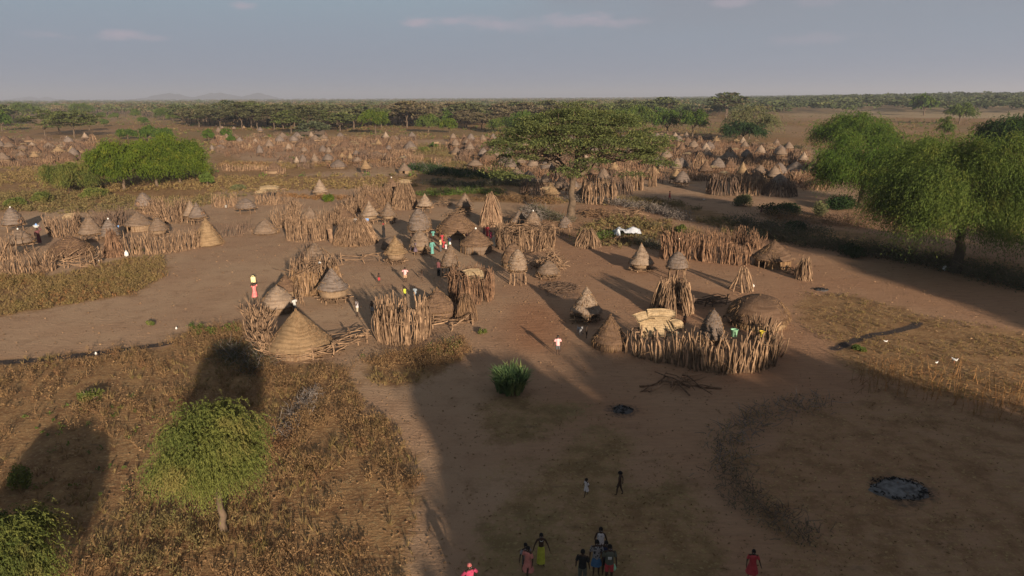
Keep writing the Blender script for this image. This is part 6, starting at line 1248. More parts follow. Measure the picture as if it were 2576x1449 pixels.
# white tarpaulin on a frame
p = gp(1576, 600); p = back(p, .5); root = empty('tarpaulin', p, 'white tarpaulin draped over a low brush heap', 'tarpaulin'); r = np.random.RandomState(4); nx, ny = 22, 12; s = mpp(p); x, y = np.meshgrid(np.linspace(-33, 34, nx) * s, np.linspace(-1.1, 1.4, ny), indexing='ij')
Zt = .35 + 1.05 * np.exp(-((x - .9) / 1.3) ** 2) * np.exp(-(y / 1.2) ** 2) + .75 * np.exp(-((x + 1.0) / .7) ** 2) + .5 * (fbm(x * 2.5 + 5, y * 2.5) - .4) + .12 * r.rand(nx, ny); Zt = np.where(np.abs(x) > 2.0, Zt * .7, Zt); i = np.arange(nx * ny).reshape(nx, ny); V = np.stack([x, y + .2 * (fbm(x * 2, y) - .5), Zt], -1).reshape(-1, 3); k = nx * ny
mb = MB(); q = np.stack([i[:-1, :-1], i[1:, :-1], i[1:, 1:], i[:-1, 1:]], -1).reshape(-1, 4); mb.add(np.concatenate([V, V - [0, 0, .02]]), np.concatenate([q, q[:, ::-1] + k])); obj('sheet', mb, M['tarp'], root, True)
mb = MB(); lathe(mb, [(.02, 0), (.5, .03), (.52, .1), (.3, .22), (.02, .24)], 16, r, .02, .1); mb.v = [np.stack([v[:, 0] * .55, v[:, 2] - .1, v[:, 1] * 1.3 + .75], 1) + [-1.35, -1.15, 0] for v in mb.v]; obj('folded_corner', mb, M['tarp'], root, True)
tangle(1560, 612, 60, 1.2, 20, 'brush heap under the white tarpaulin', 70, 'twig_red', 'brush_heap', 'brushwood', 1.3, .03, up=.7)
def vessel(kind, x, y, hpx, label, mat, at=None, z=None, cat=None, rz=0.):
    """bucket, bowl, jerrycan or sack; stands at picture point x, y or at 3-D point at"""
    r = np.random.RandomState(int(x + y)); p = gp(x, y) if at is None else np.array(at, float); h = max(hgt(np.array([p[0], p[1], 0.]), proj((p[0], p[1], 0))[1] - hpx), .15); mb = MB()
    if kind == 'bucket': lathe(mb, [(.01, .0), (h * .36, .0), (h * .48, h), (h * .52, h), (h * .52, h * 1.03), (h * .45, h * 1.0), (h * .33, .06), (.01, .06)], 20, r, 0, 0)
    elif kind == 'bowl': lathe(mb, [(.01, 0), (h * .5, .02), (h * .9, h * .7), (h * .95, h * .8), (h * .8, h * .72), (.01, h * .3)], 20, r, 0, 0)
    elif kind == 'sack': lathe(mb, [(.01, 0), (h * .30, .0), (h * .36, h * .3), (h * .3, h * .7), (h * .12, h * .88), (h * .16, h), (.01, h * .96)], 12, r, .02, .12)
    root = empty(kind, p, label, cat or kind, rz=rz)
    if kind == 'jerrycan':
        box(mb, (0, 0, h * .45), (h * .62, h * .36, h * .86), bev=.18); obj('body', mb, M[mat], root, False); m2 = MB(); P = np.array([[-.2, 0, .86], [-.14, 0, 1.0], [.1, 0, 1.0], [.16, 0, .86]]) * h; tubes(m2, P[None], np.full((1, 4), h * .045), 6); obj('handle', m2, M[mat], root, True)
        m3 = MB(); lathe(m3, [(h * .07, h * .86), (h * .08, h * .95), (.01, h * .97)], 10, r, 0, 0); m3.v = [v + [h * .22, 0, 0] for v in m3.v]; obj('lid', m3, M['char'], root, True)
    else:
        obj('body', mb, M[mat], root, True)
        if kind in ('bucket', 'bowl'): m2 = MB(); th = np.linspace(.2, PI - .2, 9); rr = h * (.5 if kind == 'bucket' else .9); P = np.stack([np.cos(th) * rr, 0 * th + .02, (h if kind == 'bucket' else h * .8) + np.sin(th) * h * .12], 1); tubes(m2, P[None], np.full((1, 9), .012), 5); obj('handle' if kind == 'bucket' else 'rim', m2, M['char'] if kind == 'bucket' else M[mat], root, True)
        else: m2 = MB(); lathe(m2, [(h * .12, h * .86), (h * .15, h * .89), (h * .12, h * .92)], 10, r, 0, 0); obj('tie', m2, M['twig'], root, True)
    return root
M['mint'] = m_cloth('mint_plastic', (.33, .60, .38), .9); M['yplastic'] = m_cloth('yellow_plastic', (.72, .55, .08), .9); M['jerry'] = m_cloth('pale_yellow_plastic', (.66, .58, .30), .9); M['bplastic'] = m_cloth('blue_plastic', (.16, .28, .52), .9)
c = gp(1841, 905); vessel('bucket', 1841, 905, 17, 'mint green bucket hung on the high stake wall', 'mint', at=(c[0], c[1], hgt(c, 846)))
c = gp(1910, 905); vessel('bucket', 1910, 905, 13, 'yellow bucket at the top of the right end of the stake wall', 'yplastic', at=(c[0], c[1], hgt(c, 846)))
vessel('sack', 319, 645, 15, 'white sack standing by the dark conical pole stack', 'white', cat='sack')
vessel('sack', 250, 659, 8, 'small white bag lying by the branch fence of the left compound', 'white', cat='sack')
vessel('bucket', 569, 522, 6, 'small white bucket near the back stake fence', 'white')
vessel('bucket', 640, 526, 4, 'tiny white pot beside the flat-roofed shelter', 'white', cat='pot')
c = gp(809, 720); vessel('sack', 809, 720, 10, 'white bag on top of the trapezoid palisade', 'white', at=(c[0], c[1], hgt(c, 668)), cat='sack')
vessel('sack', 1895, 722, 7, 'white bag hanging by the forked log tripod', 'white', cat='sack')
vessel('sack', 979, 465 + 70, 4, 'scrap of white cloth near the bell granaries', 'white', cat='sack')
vessel('sack', 444, 828, 6, 'white bag on the weeds at the road edge', 'white', cat='sack'); vessel('sack', 242, 892, 7, 'white bag beside the dark ash line', 'white', cat='sack')
vessel('sack', 2376, 680, 13, 'large white sack under the largest tree', 'white', cat='sack')
# leaning wooden door slab beside the round enclosure
p = gp(833, 611); mb = MB(); box(mb, (0, 0, .98), (.62, .10, 2.1), 0, .18, bev=.3); t = empty('door_slab', p, 'pale wooden door slab leaning on the round stake enclosure', 'door slab', rz=-.25); obj('plank', mb, M['wood_pale'], t); m2 = MB(); sticks(m2, [(-.34, -.12, .5), (-.34, .1, 1.6)], [(.34, -.12, .5), (.34, .1, 1.6)], .03, .03, rng, .02, 3, 4); obj('batten', m2, M['wood'], t)
# blue cloth on the patched shelter, blue cloth on the granary
def drape(x, y, w, h, mat, label, depth=.3, zb=None):
    p = gp(x, y); s = mpp(p); W_ = w * s; z1 = hgt(p, zb - h / 2 if zb else y - h); z0 = hgt(p, zb + h / 2) if zb else 0.1; n = 9; X_, Z_ = np.meshgrid(np.linspace(-.5, .5, n) * W_, np.linspace(0, 1, n), indexing='ij'); Yy = Z_ * depth + .06 * np.sin(X_ / W_ * 18); V = np.stack([X_ * (1 + .15 * Z_), Yy, z0 + (z1 - z0) * Z_], -1).reshape(-1, 3); i = np.arange(n * n).reshape(n, n); q = np.stack([i[:-1, :-1], i[1:, :-1], i[1:, 1:], i[:-1, 1:]], -1).reshape(-1, 4); mb = MB(); mb.add(np.concatenate([V, V + [0, .02, 0]]), np.concatenate([q, q[:, ::-1] + n * n])); o = obj('cloth', mb, mat, None, True, loc=p); return tag(o, label, 'cloth')
drape(919, 600, 15, 20, cm('blue') if 0 else M['bplastic'], 'faded blue cloth thrown over the patched stick shelter', .8, 562)
drape(297, 600, 9, 13, M['bplastic'], 'blue cloth hanging from the granary with white cap', .2, 574)

# brush and poles crowding the ground between the far huts
for (pl, dn, lb) in ((RIGHT, .34, 'brushwood and poles crowding the right half of the far village'), ([(540, 352), (1040, 352), (1040, 425), (820, 425), (760, 400), (560, 396)], .16, 'scattered brushwood in the left-centre far village'), ([(-100, 366), (240, 360), (240, 420), (-100, 424)], .12, 'brushwood crowding the far left village')):
    p_ = poly_points(pl, dn, rng); p_ = clumpy(p_, .09, .40, rng); k = 4; q = np.repeat(p_, k, 0) + rng.randn(len(p_) * k, 2) * .5; n = len(q); a = np.concatenate([q, np.zeros((n, 1))], 1); dd = np.stack([rng.randn(n) * .35, rng.randn(n) * .35, 1 + 0 * q[:, 0]], 1); mb = MB(); sticks(mb, a, a + dd * (.8 + 1.1 * rng.rand(n, 1)), .06, .035, rng, .06, 3, 3); stuff('brushwood', mb, 'wood_red', lb)
# ------------------------------------------------------------------ people and animals
def skinmesh(name, V, E, Rd, sub=1):
    me = bpy.data.meshes.new(name); me.from_pydata([tuple(v) for v in V], E, []); o = bpy.data.objects.new('tmp', me); COL.objects.link(o)
    md = o.modifiers.new('s', 'SKIN'); md.use_smooth_shade = True; sv = me.skin_vertices[0].data
    for i, r in enumerate(Rd): sv[i].radius = r if isinstance(r, tuple) else (r, r); sv[i].use_root = (i == 0)
    if sub: m2 = o.modifiers.new('b', 'SUBSURF'); m2.levels = sub; m2.render_levels = sub
    dg = bpy.context.evaluated_depsgraph_get(); dg.update(); r = bpy.data.meshes.new_from_object(o.evaluated_get(dg)); bpy.data.objects.remove(o); r.name = name; return r
def person_mesh(pose, child=0., fingers=True):
    """unit height figure facing -Y; returns mesh and joints"""
    J = {}; hs = 1 + .35 * child
    pz = .53; J['pelvis'] = (0, 0, pz); J['waist'] = (0, .005, .62); J['chest'] = (0, 0, .74); J['neck0'] = (0, .005, .815); J['neck'] = (0, 0, .85); J['chin'] = (0, -.012, .875 - .01 * child); J['head'] = (0, -.008, .925 - .02 * child); J['crown'] = (0, .002, .965)
    A = {'down': ((.155, .01, .64), (.165, -.035, .50)), 'load': ((.20, -.02, .88), (.10, -.02, 1.03)), 'hips': ((.22, .03, .66), (.12, -.05, .56)), 'out': ((.172, .0, .655), (.215, -.04, .53)), 'chest': ((.16, -.04, .66), (.04, -.13, .70)), 'front': ((.155, -.03, .65), (.07, -.12, .57)), 'point': ((.2, -.08, .76), (.3, -.16, .80)), 'behind': ((.15, .06, .66), (.05, .09, .56))}
    aL, aR = pose.get('arms', ('down', 'down'))
    for s, k, a in ((1, 'L', aL), (-1, 'R', aR)):
        J['sh' + k] = (s * .105, 0, .80); e, w = A[a]; J['el' + k] = (s * e[0], e[1], e[2]); J['wr' + k] = (s * w[0], w[1], w[2])
    st = pose.get('stride', 0.); sp = pose.get('spread', .05); cr = pose.get('crouch', 0.)
    for s, k in ((1, 'L'), (-1, 'R')):
        f = -st * s; J['hip' + k] = (s * .05, 0, .50); J['kn' + k] = (s * (sp + .01), f * .5 - .02 - .03 * abs(f), .285 + .01 * abs(f)); J['an' + k] = (s * (sp + .012), f + .012, .042 + (.05 if (f > .05) else 0)); J['to' + k] = (s * (sp + .03), f - .065, .016 + (.0 if f <= .05 else .01))
    if cr:
        for k in J:
            if k[:2] in ('an', 'to'): continue
            x, y, z = J[k]
            if k[:2] == 'kn': J[k] = (x * 1.3, -.16, .25)
            else: J[k] = (x, y + .06, z - .40 * cr)
    rad = dict(pelvis=(.078, .058), waist=(.066, .048), chest=(.085, .056), neck0=(.045, .038), neck=.028, chin=(.040, .045), head=(.050 * hs, .060 * hs), crown=(.036 * hs, .044 * hs))
    names_ = ['pelvis', 'waist', 'chest', 'neck0', 'neck', 'chin', 'head', 'crown']; V = [J[n] for n in names_]; E = [(i, i + 1) for i in range(7)]; Rr = [rad[n] for n in names_]
    def add(p, r, par): V.append(p); Rr.append(r); E.append((par, len(V) - 1)); return len(V) - 1
    add((0, -.075 * hs, .905 - .018 * child), .010, 6)                       # nose
    for s in (1, -1): add((s * .062 * hs, .004, .915 - .018 * child), .010, 6)          # ears
    for s, k in ((1, 'L'), (-1, 'R')):
        sh = add(J['sh' + k], .034, 3); el = add(J['el' + k], .022, sh); wr = add(J['wr' + k], .0145, el)
        e = np.array(J['el' + k]); w = np.array(J['wr' + k]); d = (w - e) / np.linalg.norm(w - e); sd = np.cross(d, [1, .3, 0.2]); sd /= np.linalg.norm(sd); pm = w + d * .035; ip = add(tuple(pm), (.017, .010), wr)
        if fingers:
            for q, (o_, L) in enumerate(((-1.2, .030), (-.4, .036), (.4, .034), (1.2, .027))): f1 = add(tuple(pm + d * .018 + sd * .009 * o_), .006, ip); add(tuple(pm + d * (.018 + L * .9) + sd * .010 * o_ + np.array([0, -.010, 0])), .0045, f1)
            t1 = add(tuple(w + d * .018 + sd * -.022), .0062, wr); add(tuple(w + d * .042 + sd * -.030), .005, t1)
        else: add(tuple(pm + d * .04), .009, ip)
        hp = add(J['hip' + k], .052, 0); kn = add(J['kn' + k], .034, hp); cf = add(tuple((np.array(J['kn' + k]) * .62 + np.array(J['an' + k]) * .38) + [0, .008, 0]), .032, kn); an = add(J['an' + k], .019, cf); add(J['to' + k], (.018, .012), an); 
    me = skinmesh('body', V, E, Rr, 1); return me, J
PB = {}
def garment(J, kind, rng, fold=.05):
    mb = MB(); seg = 20; th = np.linspace(0, 2 * PI, seg, endpoint=False)
    def loft(rings, f=fold):
        V = []; n = len(rings); ph = rng.rand() * 6
        for i, (z, rx, ry, cx, cy) in enumerate(rings):
            w = 1 + f * (i / (n - 1)) * np.sin(th * 5 + ph) + f * .6 * (i / (n - 1)) * np.sin(th * 8 + ph * 2); V.append(np.stack([cx + rx * w * np.cos(th), cy + ry * w * np.sin(th), np.full(seg, z)], 1))
        V = np.concatenate(V); i = np.arange(n * seg).reshape(n, seg); mb.add(V, np.stack([i[:-1], np.roll(i, -1, 1)[:-1], np.roll(i, -1, 1)[1:], i[1:]], -1).reshape(-1, 4))
    dz = J['pelvis'][2] - .53; Z = lambda z: z + dz
    if kind in ('shirt', 'vest', 'long', 'dress', 'robe', 'tunic'):
        hem = dict(shirt=.50, vest=.52, long=.40, dress=.24, robe=.06, tunic=.34)[kind]; fl = dict(shirt=.100, vest=.095, long=.12, dress=.175, robe=.13, tunic=.145)[kind]
        rings = [(Z(.835), .050, .045, 0, 0), (Z(.818), .092, .058, 0, 0), (Z(.76), .108, .070, 0, 0), (Z(.66), .092, .066, 0, 0), (Z(.56), .097, .074, 0, 0)]
        if hem < .5: rings += [(Z(.56 + (hem - .56) * t), .097 + (fl - .097) * t, .076 + (fl * .85 - .076) * t, .0, .01 * t) for t in (.35, .7, 1.)]
        else: rings += [(Z(hem), fl, .08, 0, 0)]
        loft(rings)
        if kind != 'vest':
            for k in 'LR':
                a = np.array(J['sh' + k]); b = np.array(J['el' + k]); e = b if kind in ('robe', 'long') else a + (b - a) * .72; P = np.stack([a + (e - a) * t for t in (-.12, .3, .7, 1.)]); tubes(mb, P[None], np.array([[.040, .042, .040, .040]]), 10)
                if kind == 'robe': w = np.array(J['wr' + k]); tubes(mb, np.stack([b - (w - b) * .05, b + (w - b) * .5, b + (w - b) * .9])[None], np.array([[.038, .036, .038]]), 10)
    elif kind in ('skirt', 'wrap', 'longskirt'):
        hem = dict(skirt=.30, wrap=.24, longskirt=.07)[kind]; fl = dict(skirt=.14, wrap=.12, longskirt=.115)[kind]
        loft([(Z(.60), .078, .058, 0, 0), (Z(.56), .090, .070, 0, 0), (Z(.50), .098, .082, 0, 0)] + [(max(Z(.50 + (hem - .50) * t), .03), .098 + (fl - .098) * t, .082 + (fl * .8 - .082) * t, 0, 0) for t in (.35, .7, 1.)])
    else:
        loft([(Z(.595), .078, .060, 0, 0), (Z(.55), .090, .070, 0, 0), (Z(.49), .096, .074, 0, 0), (Z(.455), .085, .066, 0, 0)], 0)
        for k in 'LR':
            h, kn, an = (np.array(J[n + k]) for n in ('hip', 'kn', 'an')); P = [h + (kn - h) * t for t in (-.05, .3, .65, .92)]; R_ = [.056, .056, .050, .048]
            if kind == 'trousers': P += [kn + (an - kn) * t for t in (.3, .65, .95)]; R_ += [.044, .040, .038]
            tubes(mb, np.stack(P)[None], np.array([R_]), 10)
    return mb
def person(x, y, hpx, label, wear=(), arms=('down', 'down'), yaw=0., stride=0., child=0., head=None, group=None, crouch=0., near=False, skin='skin', p=None, H=None, spread=.05, extra=None, lean=None):
    """wear: list of (kind, material)"""
    c = gp(x, y) if p is None else np.array(p); H = H or hgt(c, y - hpx); H = H / (1 - .40 * crouch); key = (arms, round(stride, 2), child > 0, crouch, spread)
    if key not in PB: PB[key] = person_mesh(dict(arms=arms, stride=stride, crouch=crouch, spread=spread), 1. if child else 0., True)
    me, J = PB[key]; rng = np.random.RandomState(int(x * 13 + y)); root = empty('person', c, label, 'person', group, face_angle(c) + PI / 2 + yaw); root.scale = (H, H, H)
    me2 = me.copy(); me2.name = 'body'; me2.materials.clear(); me2.materials.append(M[skin]); obj('body', me2, None, root)
    hc = np.array(J['head']); hs = 1.35 if child else 1.; hb = MB(); n = 7; sg = 14; V = []
    for i in range(n):
        a = -.25 + (PI / 2 + .25) * i / (n - 1)
        for j in range(sg): t = 2 * PI * j / sg; V.append((math.cos(a) * math.cos(t) * .056 * hs, math.cos(a) * math.sin(t) * .066 * hs + .008, math.sin(a) * .058 * hs + .012 + (.018 * max(0, -math.sin(t)) if i < 2 else 0)))
    i_ = np.arange(n * sg).reshape(n, sg); hb.add(np.array(V) + hc + [0, 0, .008], np.stack([i_[:-1], np.roll(i_, -1, 1)[:-1], np.roll(i_, -1, 1)[1:], i_[1:]], -1).reshape(-1, 4)); obj('headscarf' if head else 'hair', hb, M['hair'] if head is None else head, root, True)
    if near:
        for s in (1, -1): eb = MB(); ball(eb, hc + np.array([s * .022, -.055 * hs, -.006]), (.008, .005, .005), 6); obj('eye', eb, M['white'], root, True)
        mo = MB(); ball(mo, hc + np.array([0, -.053 * hs, -.038]), (.014, .006, .005), 8); obj('mouth', mo, cm('maroon'), root, True)
    for kind, mt in wear:
        g_ = garment(J, kind, rng); obj(kind if kind not in ('long', 'longskirt') else {'long': 'long_shirt', 'longskirt': 'long_skirt'}[kind], g_, cm(mt) if mt in CL else M[mt], root, True)
    if extra: extra(root, J, H)
    return root, J, H
def on_head(root, J, H):
    return Vector(root.location) + Vector((0, 0, (J['crown'][2] + .035) * H))
# woman with the jerrycan
r, J, H = person(643, 757, 46, 'person in a pink dress carrying a pale yellow jerrycan on the head', [('dress', 'print_pink')], ('load', 'load'), .5, .08, near=True, group='people in the village')
h0 = on_head(r, J, H); vessel('jerrycan', 643, 757, 17, 'pale yellow jerrycan carried on the head of the person in pink', 'jerry', at=tuple(h0), rz=.3)
r, J, H = person(100, 613, 40, 'person in dark red carrying a blue and white bundle on the head', [('robe', 'maroon')], ('load', 'down'), .3, .06, group='people in the village')
h0 = on_head(r, J, H); vessel('bowl', 100, 613, 8, 'white bowl with blue load on the head of the dark red person', 'white', at=tuple(h0)); vessel('sack', 101, 613, 9, 'blue bundle in the white bowl carried on a head', 'bplastic', at=(h0[0], h0[1], h0[2] + .12), cat='bundle')
GV = 'people in the village'
for a in [
    (743, 787, 40, 'person in a white shirt behind the golden pointed hut', [('shirt', 'white'), ('trousers', 'dkgrey')], ('front', 'down'), .6, 0, 0),
    (900, 797, 47, 'person in a pale vest and cream shorts standing in the yard', [('vest', 'print_grey'), ('shorts', 'cream')], ('chest', 'chest'), -1.4, .0, 0),
    (937, 792, 35, 'dark child in grey shorts standing in the shadow', [('shorts', 'grey')], ('chest', 'down'), -.5, 0, 1),
    (954, 713, 26, 'small child in red shorts standing in the sun', [('shorts', 'red')], ('chest', 'chest'), .3, 0, 1),
    (1020, 710, 38, 'youth in red and white striped shirt with hands on hips', [('shirt', 'stripe_rw'), ('shorts', 'peach')], ('hips', 'hips'), -.3, 0, 0),
    (1062, 703, 25, 'small bare child walking right of the striped shirt youth', [('shorts', 'brown')], ('down', 'down'), -1.2, .1, 1),
    (1019, 757, 37, 'youth in a bright yellow vest and black trousers', [('vest', 'hiviz'), ('trousers', 'black')], ('out', 'front'), .2, 0, 0),
    (1045, 753, 33, 'person in a pale blue tunic beside the yellow vest youth', [('tunic', 'paleblue')], ('down', 'down'), 2.6, 0, 0),
    (1403, 893, 50, 'boy in red and white striped shirt standing alone in front', [('shirt', 'stripe_rw'), ('shorts', 'dkgrey')], ('down', 'out'), .15, 0, 0),
    (1475, 851, 33, 'dark small child in the shadow beside the cone hut', [('shorts', 'black')], ('down', 'down'), 1.5, 0, 1),
    (1088, 640, 37, 'person in a turquoise robe walking toward the tents', [('robe', 'teal')], ('out', 'down'), .5, .08, 0),
    (1090, 603, 26, 'person in green cloth behind the turquoise robe', [('long', 'teal')], ('down', 'front'), 2.8, 0, 0),
    (1046, 641, 37, 'tall person in greyish purple cloth by the low granary', [('dress', 'purple')], ('front', 'down'), 1.6, 0, 0),
    (1037, 634, 28, 'seated person in dark purple beside the tall purple one', [('dress', 'purple')], ('front', 'front'), .6, 0, 0),
    (1113, 616, 30, 'person in a red shirt behind the yellow shirt', [('shirt', 'red'), ('skirt', 'red')], ('chest', 'out'), 2.9, 0, 0),
    (1109, 634, 38, 'person in a yellow shirt and dark trousers', [('shirt', 'sand'), ('trousers', 'dkgrey')], ('down', 'front'), -2., 0, 0),
    (1117, 628, 25, 'child in red printed cloth beside the yellow shirt', [('dress', 'red')], ('down', 'down'), 0, 0, 1),
    (1131, 625, 32, 'person in a navy shirt and green skirt carrying a white cloth', [('shirt', 'navy'), ('wrap', 'green')], ('load', 'out'), 2.5, 0, 0),
    (1122, 630, 18, 'small child in patterned cloth beside the green skirt', [('dress', 'print_grey')], ('down', 'down'), 0, 0, 1),
    (1156, 621, 20, 'dark child by the round cone hut', [('shorts', 'black')], ('down', 'down'), 1.2, 0, 1),
    (1174, 607, 22, 'dark person left of the pale blue one by the wall', [('long', 'maroon')], ('down', 'down'), 0, 0, 0),
    (1184, 604, 20, 'person in pale blue before the dome hut wall', [('shirt', 'paleblue'), ('trousers', 'navy')], ('down', 'down'), .4, 0, 0),
    (1218, 590, 22, 'dark-clothed person left of the red robed one', [('robe', 'maroon')], ('down', 'down'), 1., 0, 0),
    (1226, 596, 30, 'person in a bright red robe near the cone of poles', [('robe', 'red')], ('out', 'down'), .4, 0, 0),
    (1235, 603, 23, 'child in magenta right of the red robe', [('dress', 'magenta')], ('down', 'down'), .4, 0, 1),
    (1242, 627, 38, 'tall dark person at the left edge of the great stake ring', [('dress', 'black')], ('down', 'down'), .8, 0, 0),
    (1104, 697, 46, 'person in a dark red and white top beside the tiered cone granary', [('vest', 'maroon'), ('trousers', 'black')], ('front', 'front'), 2.8, .06, 0),
    (1038, 601, 18, 'dark child under the tall tiered granary', [('shorts', 'maroon')], ('down', 'down'), 0, 0, 1),
    (1078, 600, 18, 'child standing right of the tall tiered granary', [('shorts', 'brown')], ('down', 'down'), 0, 0, 1),
    (894, 570, 24, 'person in a white shirt on the far side of the patched shelter', [('shirt', 'white'), ('trousers', 'navy')], ('front', 'front'), .4, 0, 0),
    (1684, 505, 25, 'person in a red cloth walking across the far yard', [('tunic', 'red')], ('down', 'down'), -1.5, .14, 0),
    (1914, 541, 24, 'dark walking person, left one of the pair by the hedge', [('tunic', 'maroon')], ('down', 'down'), 1.4, .1, 0),
    (1928, 539, 23, 'dark walking person, right one of the pair by the hedge', [('tunic', 'maroon')], ('down', 'down'), 1.4, .12, 0),
    (1655, 786, 22, 'small child in pink at the tent-shaped shelter', [('dress', 'magenta')], ('down', 'down'), .5, 0, 1),
    (1703, 834, 26, 'dark child left in the group behind the yellow panels', [('shorts', 'black')], ('down', 'down'), .5, 0, 1),
    (1711, 835, 27, 'child in navy in the group behind the yellow panels', [('shirt', 'navy'), ('shorts', 'black')], ('down', 'down'), -.5, 0, 1),
    (1719, 832, 32, 'child in an orange shirt in the group behind the yellow panels', [('shirt', 'orange'), ('shorts', 'brown')], ('front', 'down'), -.8, 0, 1),
    (1700, 862, 34, 'dark person in olive cloth behind the sparse crooked stakes', [('dress', 'olive')], ('front', 'front'), 0, 0, 0),
    (1722, 816, 26, 'brown person standing at the shelter entrance', [('tunic', 'brown')], ('down', 'down'), .3, 0, 0)]:
    x, y, h, lb, wr_, ar, yw, sr, ch = a; big_ = h > 44
    person(x, y, h, lb, wr_, ar, yw, sr, ch, group=GV, near=big_)
person(966, 599, 37, 'tall person in a black robe and red cap standing in the yard', [('robe', 'black')], ('hips', 'down'), 1.2, 0, head=cm('red'), group=GV)
# people in the foreground shade
GF = 'children in the foreground'
def whites(root, J, H):
    mb = MB(); s = []; n = 60; r = np.random.RandomState(2)
    th = np.linspace(-.9, 4.04, 20); P = np.stack([np.cos(th) * .048, np.sin(-th) * .042 - .02, .80 - .02 * np.sin(th) ** 2 + 0 * th], 1); tubes(mb, P[None], np.full((1, 20), .007), 6); obj('necklace', mb, M['white'], root, True)
def emblem(root, J, H):
    mb = MB(); box(mb, (.0, -.082, .69), (.085, .012, .075), bev=.2); obj('white_print', mb, cm('white'), root)
for a in [
    (1474, 1249, 46, 'small child in a grey tunic running in the shaded field', [('tunic', 'print_grey')], ('behind', 'out'), -1., .14, 1, None),
    (1558, 1246, 61, 'bare dark child walking right of the small grey one', [], ('down', 'behind'), -1.9, .10, 1, None),
    (1361, 1421, 80, 'girl in a long yellow skirt with a white necklace', [('longskirt', 'yellow')], ('out', 'out'), .1, .03, 0, whites),
    (1322, 1440, 74, 'child in a pale grey shirt behind the coral dress', [('shirt', 'grey'), ('shorts', 'dkgrey')], ('out', 'out'), .5, .08, 0, None),
    (1328, 1452, 78, 'girl running in a coral pink dress', [('dress', 'coral')], ('down', 'front'), -.6, .16, 0, None),
    (1464, 1470, 88, 'boy in a black shirt and khaki trousers at the bottom edge', [('shirt', 'black'), ('trousers', 'olive')], ('down', 'down'), 3.0, 0, 0, None),
    (1509, 1408, 82, 'tall person with a printed cloth over one shoulder at the back', [('vest', 'print_grey'), ('wrap', 'brown')], ('down', 'front'), .0, 0, 0, None),
    (1499, 1446, 88, 'person in a black printed shirt and blue skirt', [('shirt', 'print_black'), ('skirt', 'blue')], ('out', 'down'), .1, .0, 0, None),
    (1522, 1444, 84, 'dark child squeezed between the blue skirt and red shorts', [('shirt', 'navy'), ('shorts', 'black')], ('down', 'down'), .1, .0, 0, None),
    (1531, 1462, 92, 'boy in a dark olive shirt with white print and red shorts', [('shirt', 'olive'), ('shorts', 'red')], ('down', 'down'), .1, .0, 0, emblem),
    (1889, 1458, 76, 'child in a flowing red dress alone at the lower right', [('dress', 'red')], ('out', 'down'), .2, .12, 0, None)]:
    x, y, h, lb, wr_, ar, yw, sr, ch, ex = a; person(x, y, h, lb, wr_, ar, yw, sr, ch, group=GF, near=True, extra=ex)
person(1183, 1508, 91, 'person with a pink and white headscarf and magenta cloth at the bottom edge', [('dress', 'magenta')], ('hips', 'hips'), .4, .0, head=M['print_pink'], group=GF, near=True)
c = gp(1543, 1450); vessel('sack', 1543, 1452, 14, 'green plastic bag held by the boy in red shorts', 'mint', at=(c[0], c[1], .32), cat='bag')
# animals
def hen(x, y, label, s=1., rz=0.):
    p = gp(x, y); root = empty('white_bird', p, label, 'bird', 'white hens and birds', rz); s *= .68; root.scale = (s, s, s)
    me = skinmesh('body', [(0, 0, .22), (0, -.10, .25), (0, -.15, .36), (0, -.19, .37), (0, .12, .27), (0, .22, .36), (.0, -.225, .36)], [(0, 1), (1, 2), (2, 3), (0, 4), (4, 5), (3, 6)], [.09, .07, .035, .03, .06, .02, .008], 1); me.materials.append(M['white']); obj('body', me, None, root)
    for sx_ in (-.035, .035): mb = MB(); tubes(mb, np.array([[[sx_, 0, .16], [sx_, .01, .08], [sx_, -.01, .0], [sx_, -.06, .0]]]), np.array([[.012, .009, .009, .006]]), 5); obj('leg', mb, cm('orange'), root)
    mb = MB(); ball(mb, (0, -.185, .405), (.008, .03, .02), 6); obj('comb', mb, cm('red'), root); return root
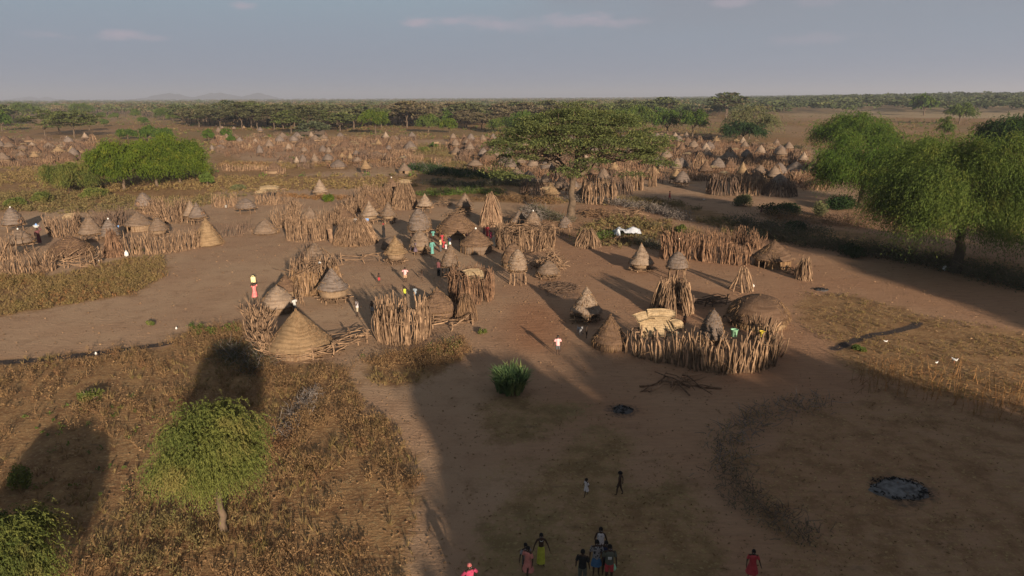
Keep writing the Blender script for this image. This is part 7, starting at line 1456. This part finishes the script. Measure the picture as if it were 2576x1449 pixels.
hen(2400, 914, 'large white hen walking in the sunlit field', 1.7, .6); hen(2355, 918, 'white hen with head down left of the large one', 1.1, 2.); hen(2227, 864, 'white hen by the dark line in the right field', 1.1, 1.2); hen(1771, 505, 'white hen in the far yard near the stilted huts', 1.5, 1.)
hen(1925, 855 + 10, 'white hen at the right end of the stake wall', .8, 1.)
def quad(x, y, L, label, name, cat, mat, rz=0., horns=False, s=1.):
    p = gp(x, y); root = empty(name, p, label, cat, None, rz); root.scale = (s, s, s)
    V = [(0, 0, .52), (0, -.22, .53), (0, -.40, .66), (0, -.48, .76), (0, -.62, .72), (0, .26, .53), (0, .40, .50), (0, .52, .62)]; E = [(0, 1), (1, 2), (2, 3), (3, 4), (0, 5), (5, 6), (6, 7)]; Rr = [(.11, .12), (.12, .14), .075, .065, .035, (.11, .115), .05, .015]
    for sx_ in (-1, 1):
        a = len(V); V += [(sx_ * .09, -.26, .42), (sx_ * .09, -.27, .24), (sx_ * .09, -.25, .06), (sx_ * .09, -.29, .01)]; E += [(1, a), (a, a + 1), (a + 1, a + 2), (a + 2, a + 3)]; Rr += [.05, .028, .022, .02]
        a = len(V); V += [(sx_ * .09, .22, .36), (sx_ * .09, .36, .24), (sx_ * .09, .31, .06), (sx_ * .09, .27, .01)]; E += [(5, a), (a, a + 1), (a + 1, a + 2), (a + 2, a + 3)]; Rr += [.065, .03, .022, .02]
        a = len(V); V += [(sx_ * .08, -.46, .86 if not horns else .78)]; E += [(3, a)]; Rr += [.018]
    me = skinmesh('body', V, E, Rr, 1); me.materials.append(mat); obj('body', me, None, root)
    if horns:
        for sx_ in (-1, 1): mb = MB(); tubes(mb, np.array([[[sx_ * .03, -.46, .80], [sx_ * .04, -.42, .90], [sx_ * .06, -.34, .96]]]), np.array([[.018, .013, .005]]), 5); obj('horn', mb, M['char'], root)
    return root
quad(1458, 842, 24, 'thin grey dog standing beside the small child', 'dog', 'dog', M['hide'] if 0 else cm('grey'), .3)
quad(97, 681, 20, 'black goat with white load lying against the tall stake fence', 'goat', 'goat', cm('black'), 1.4, True)
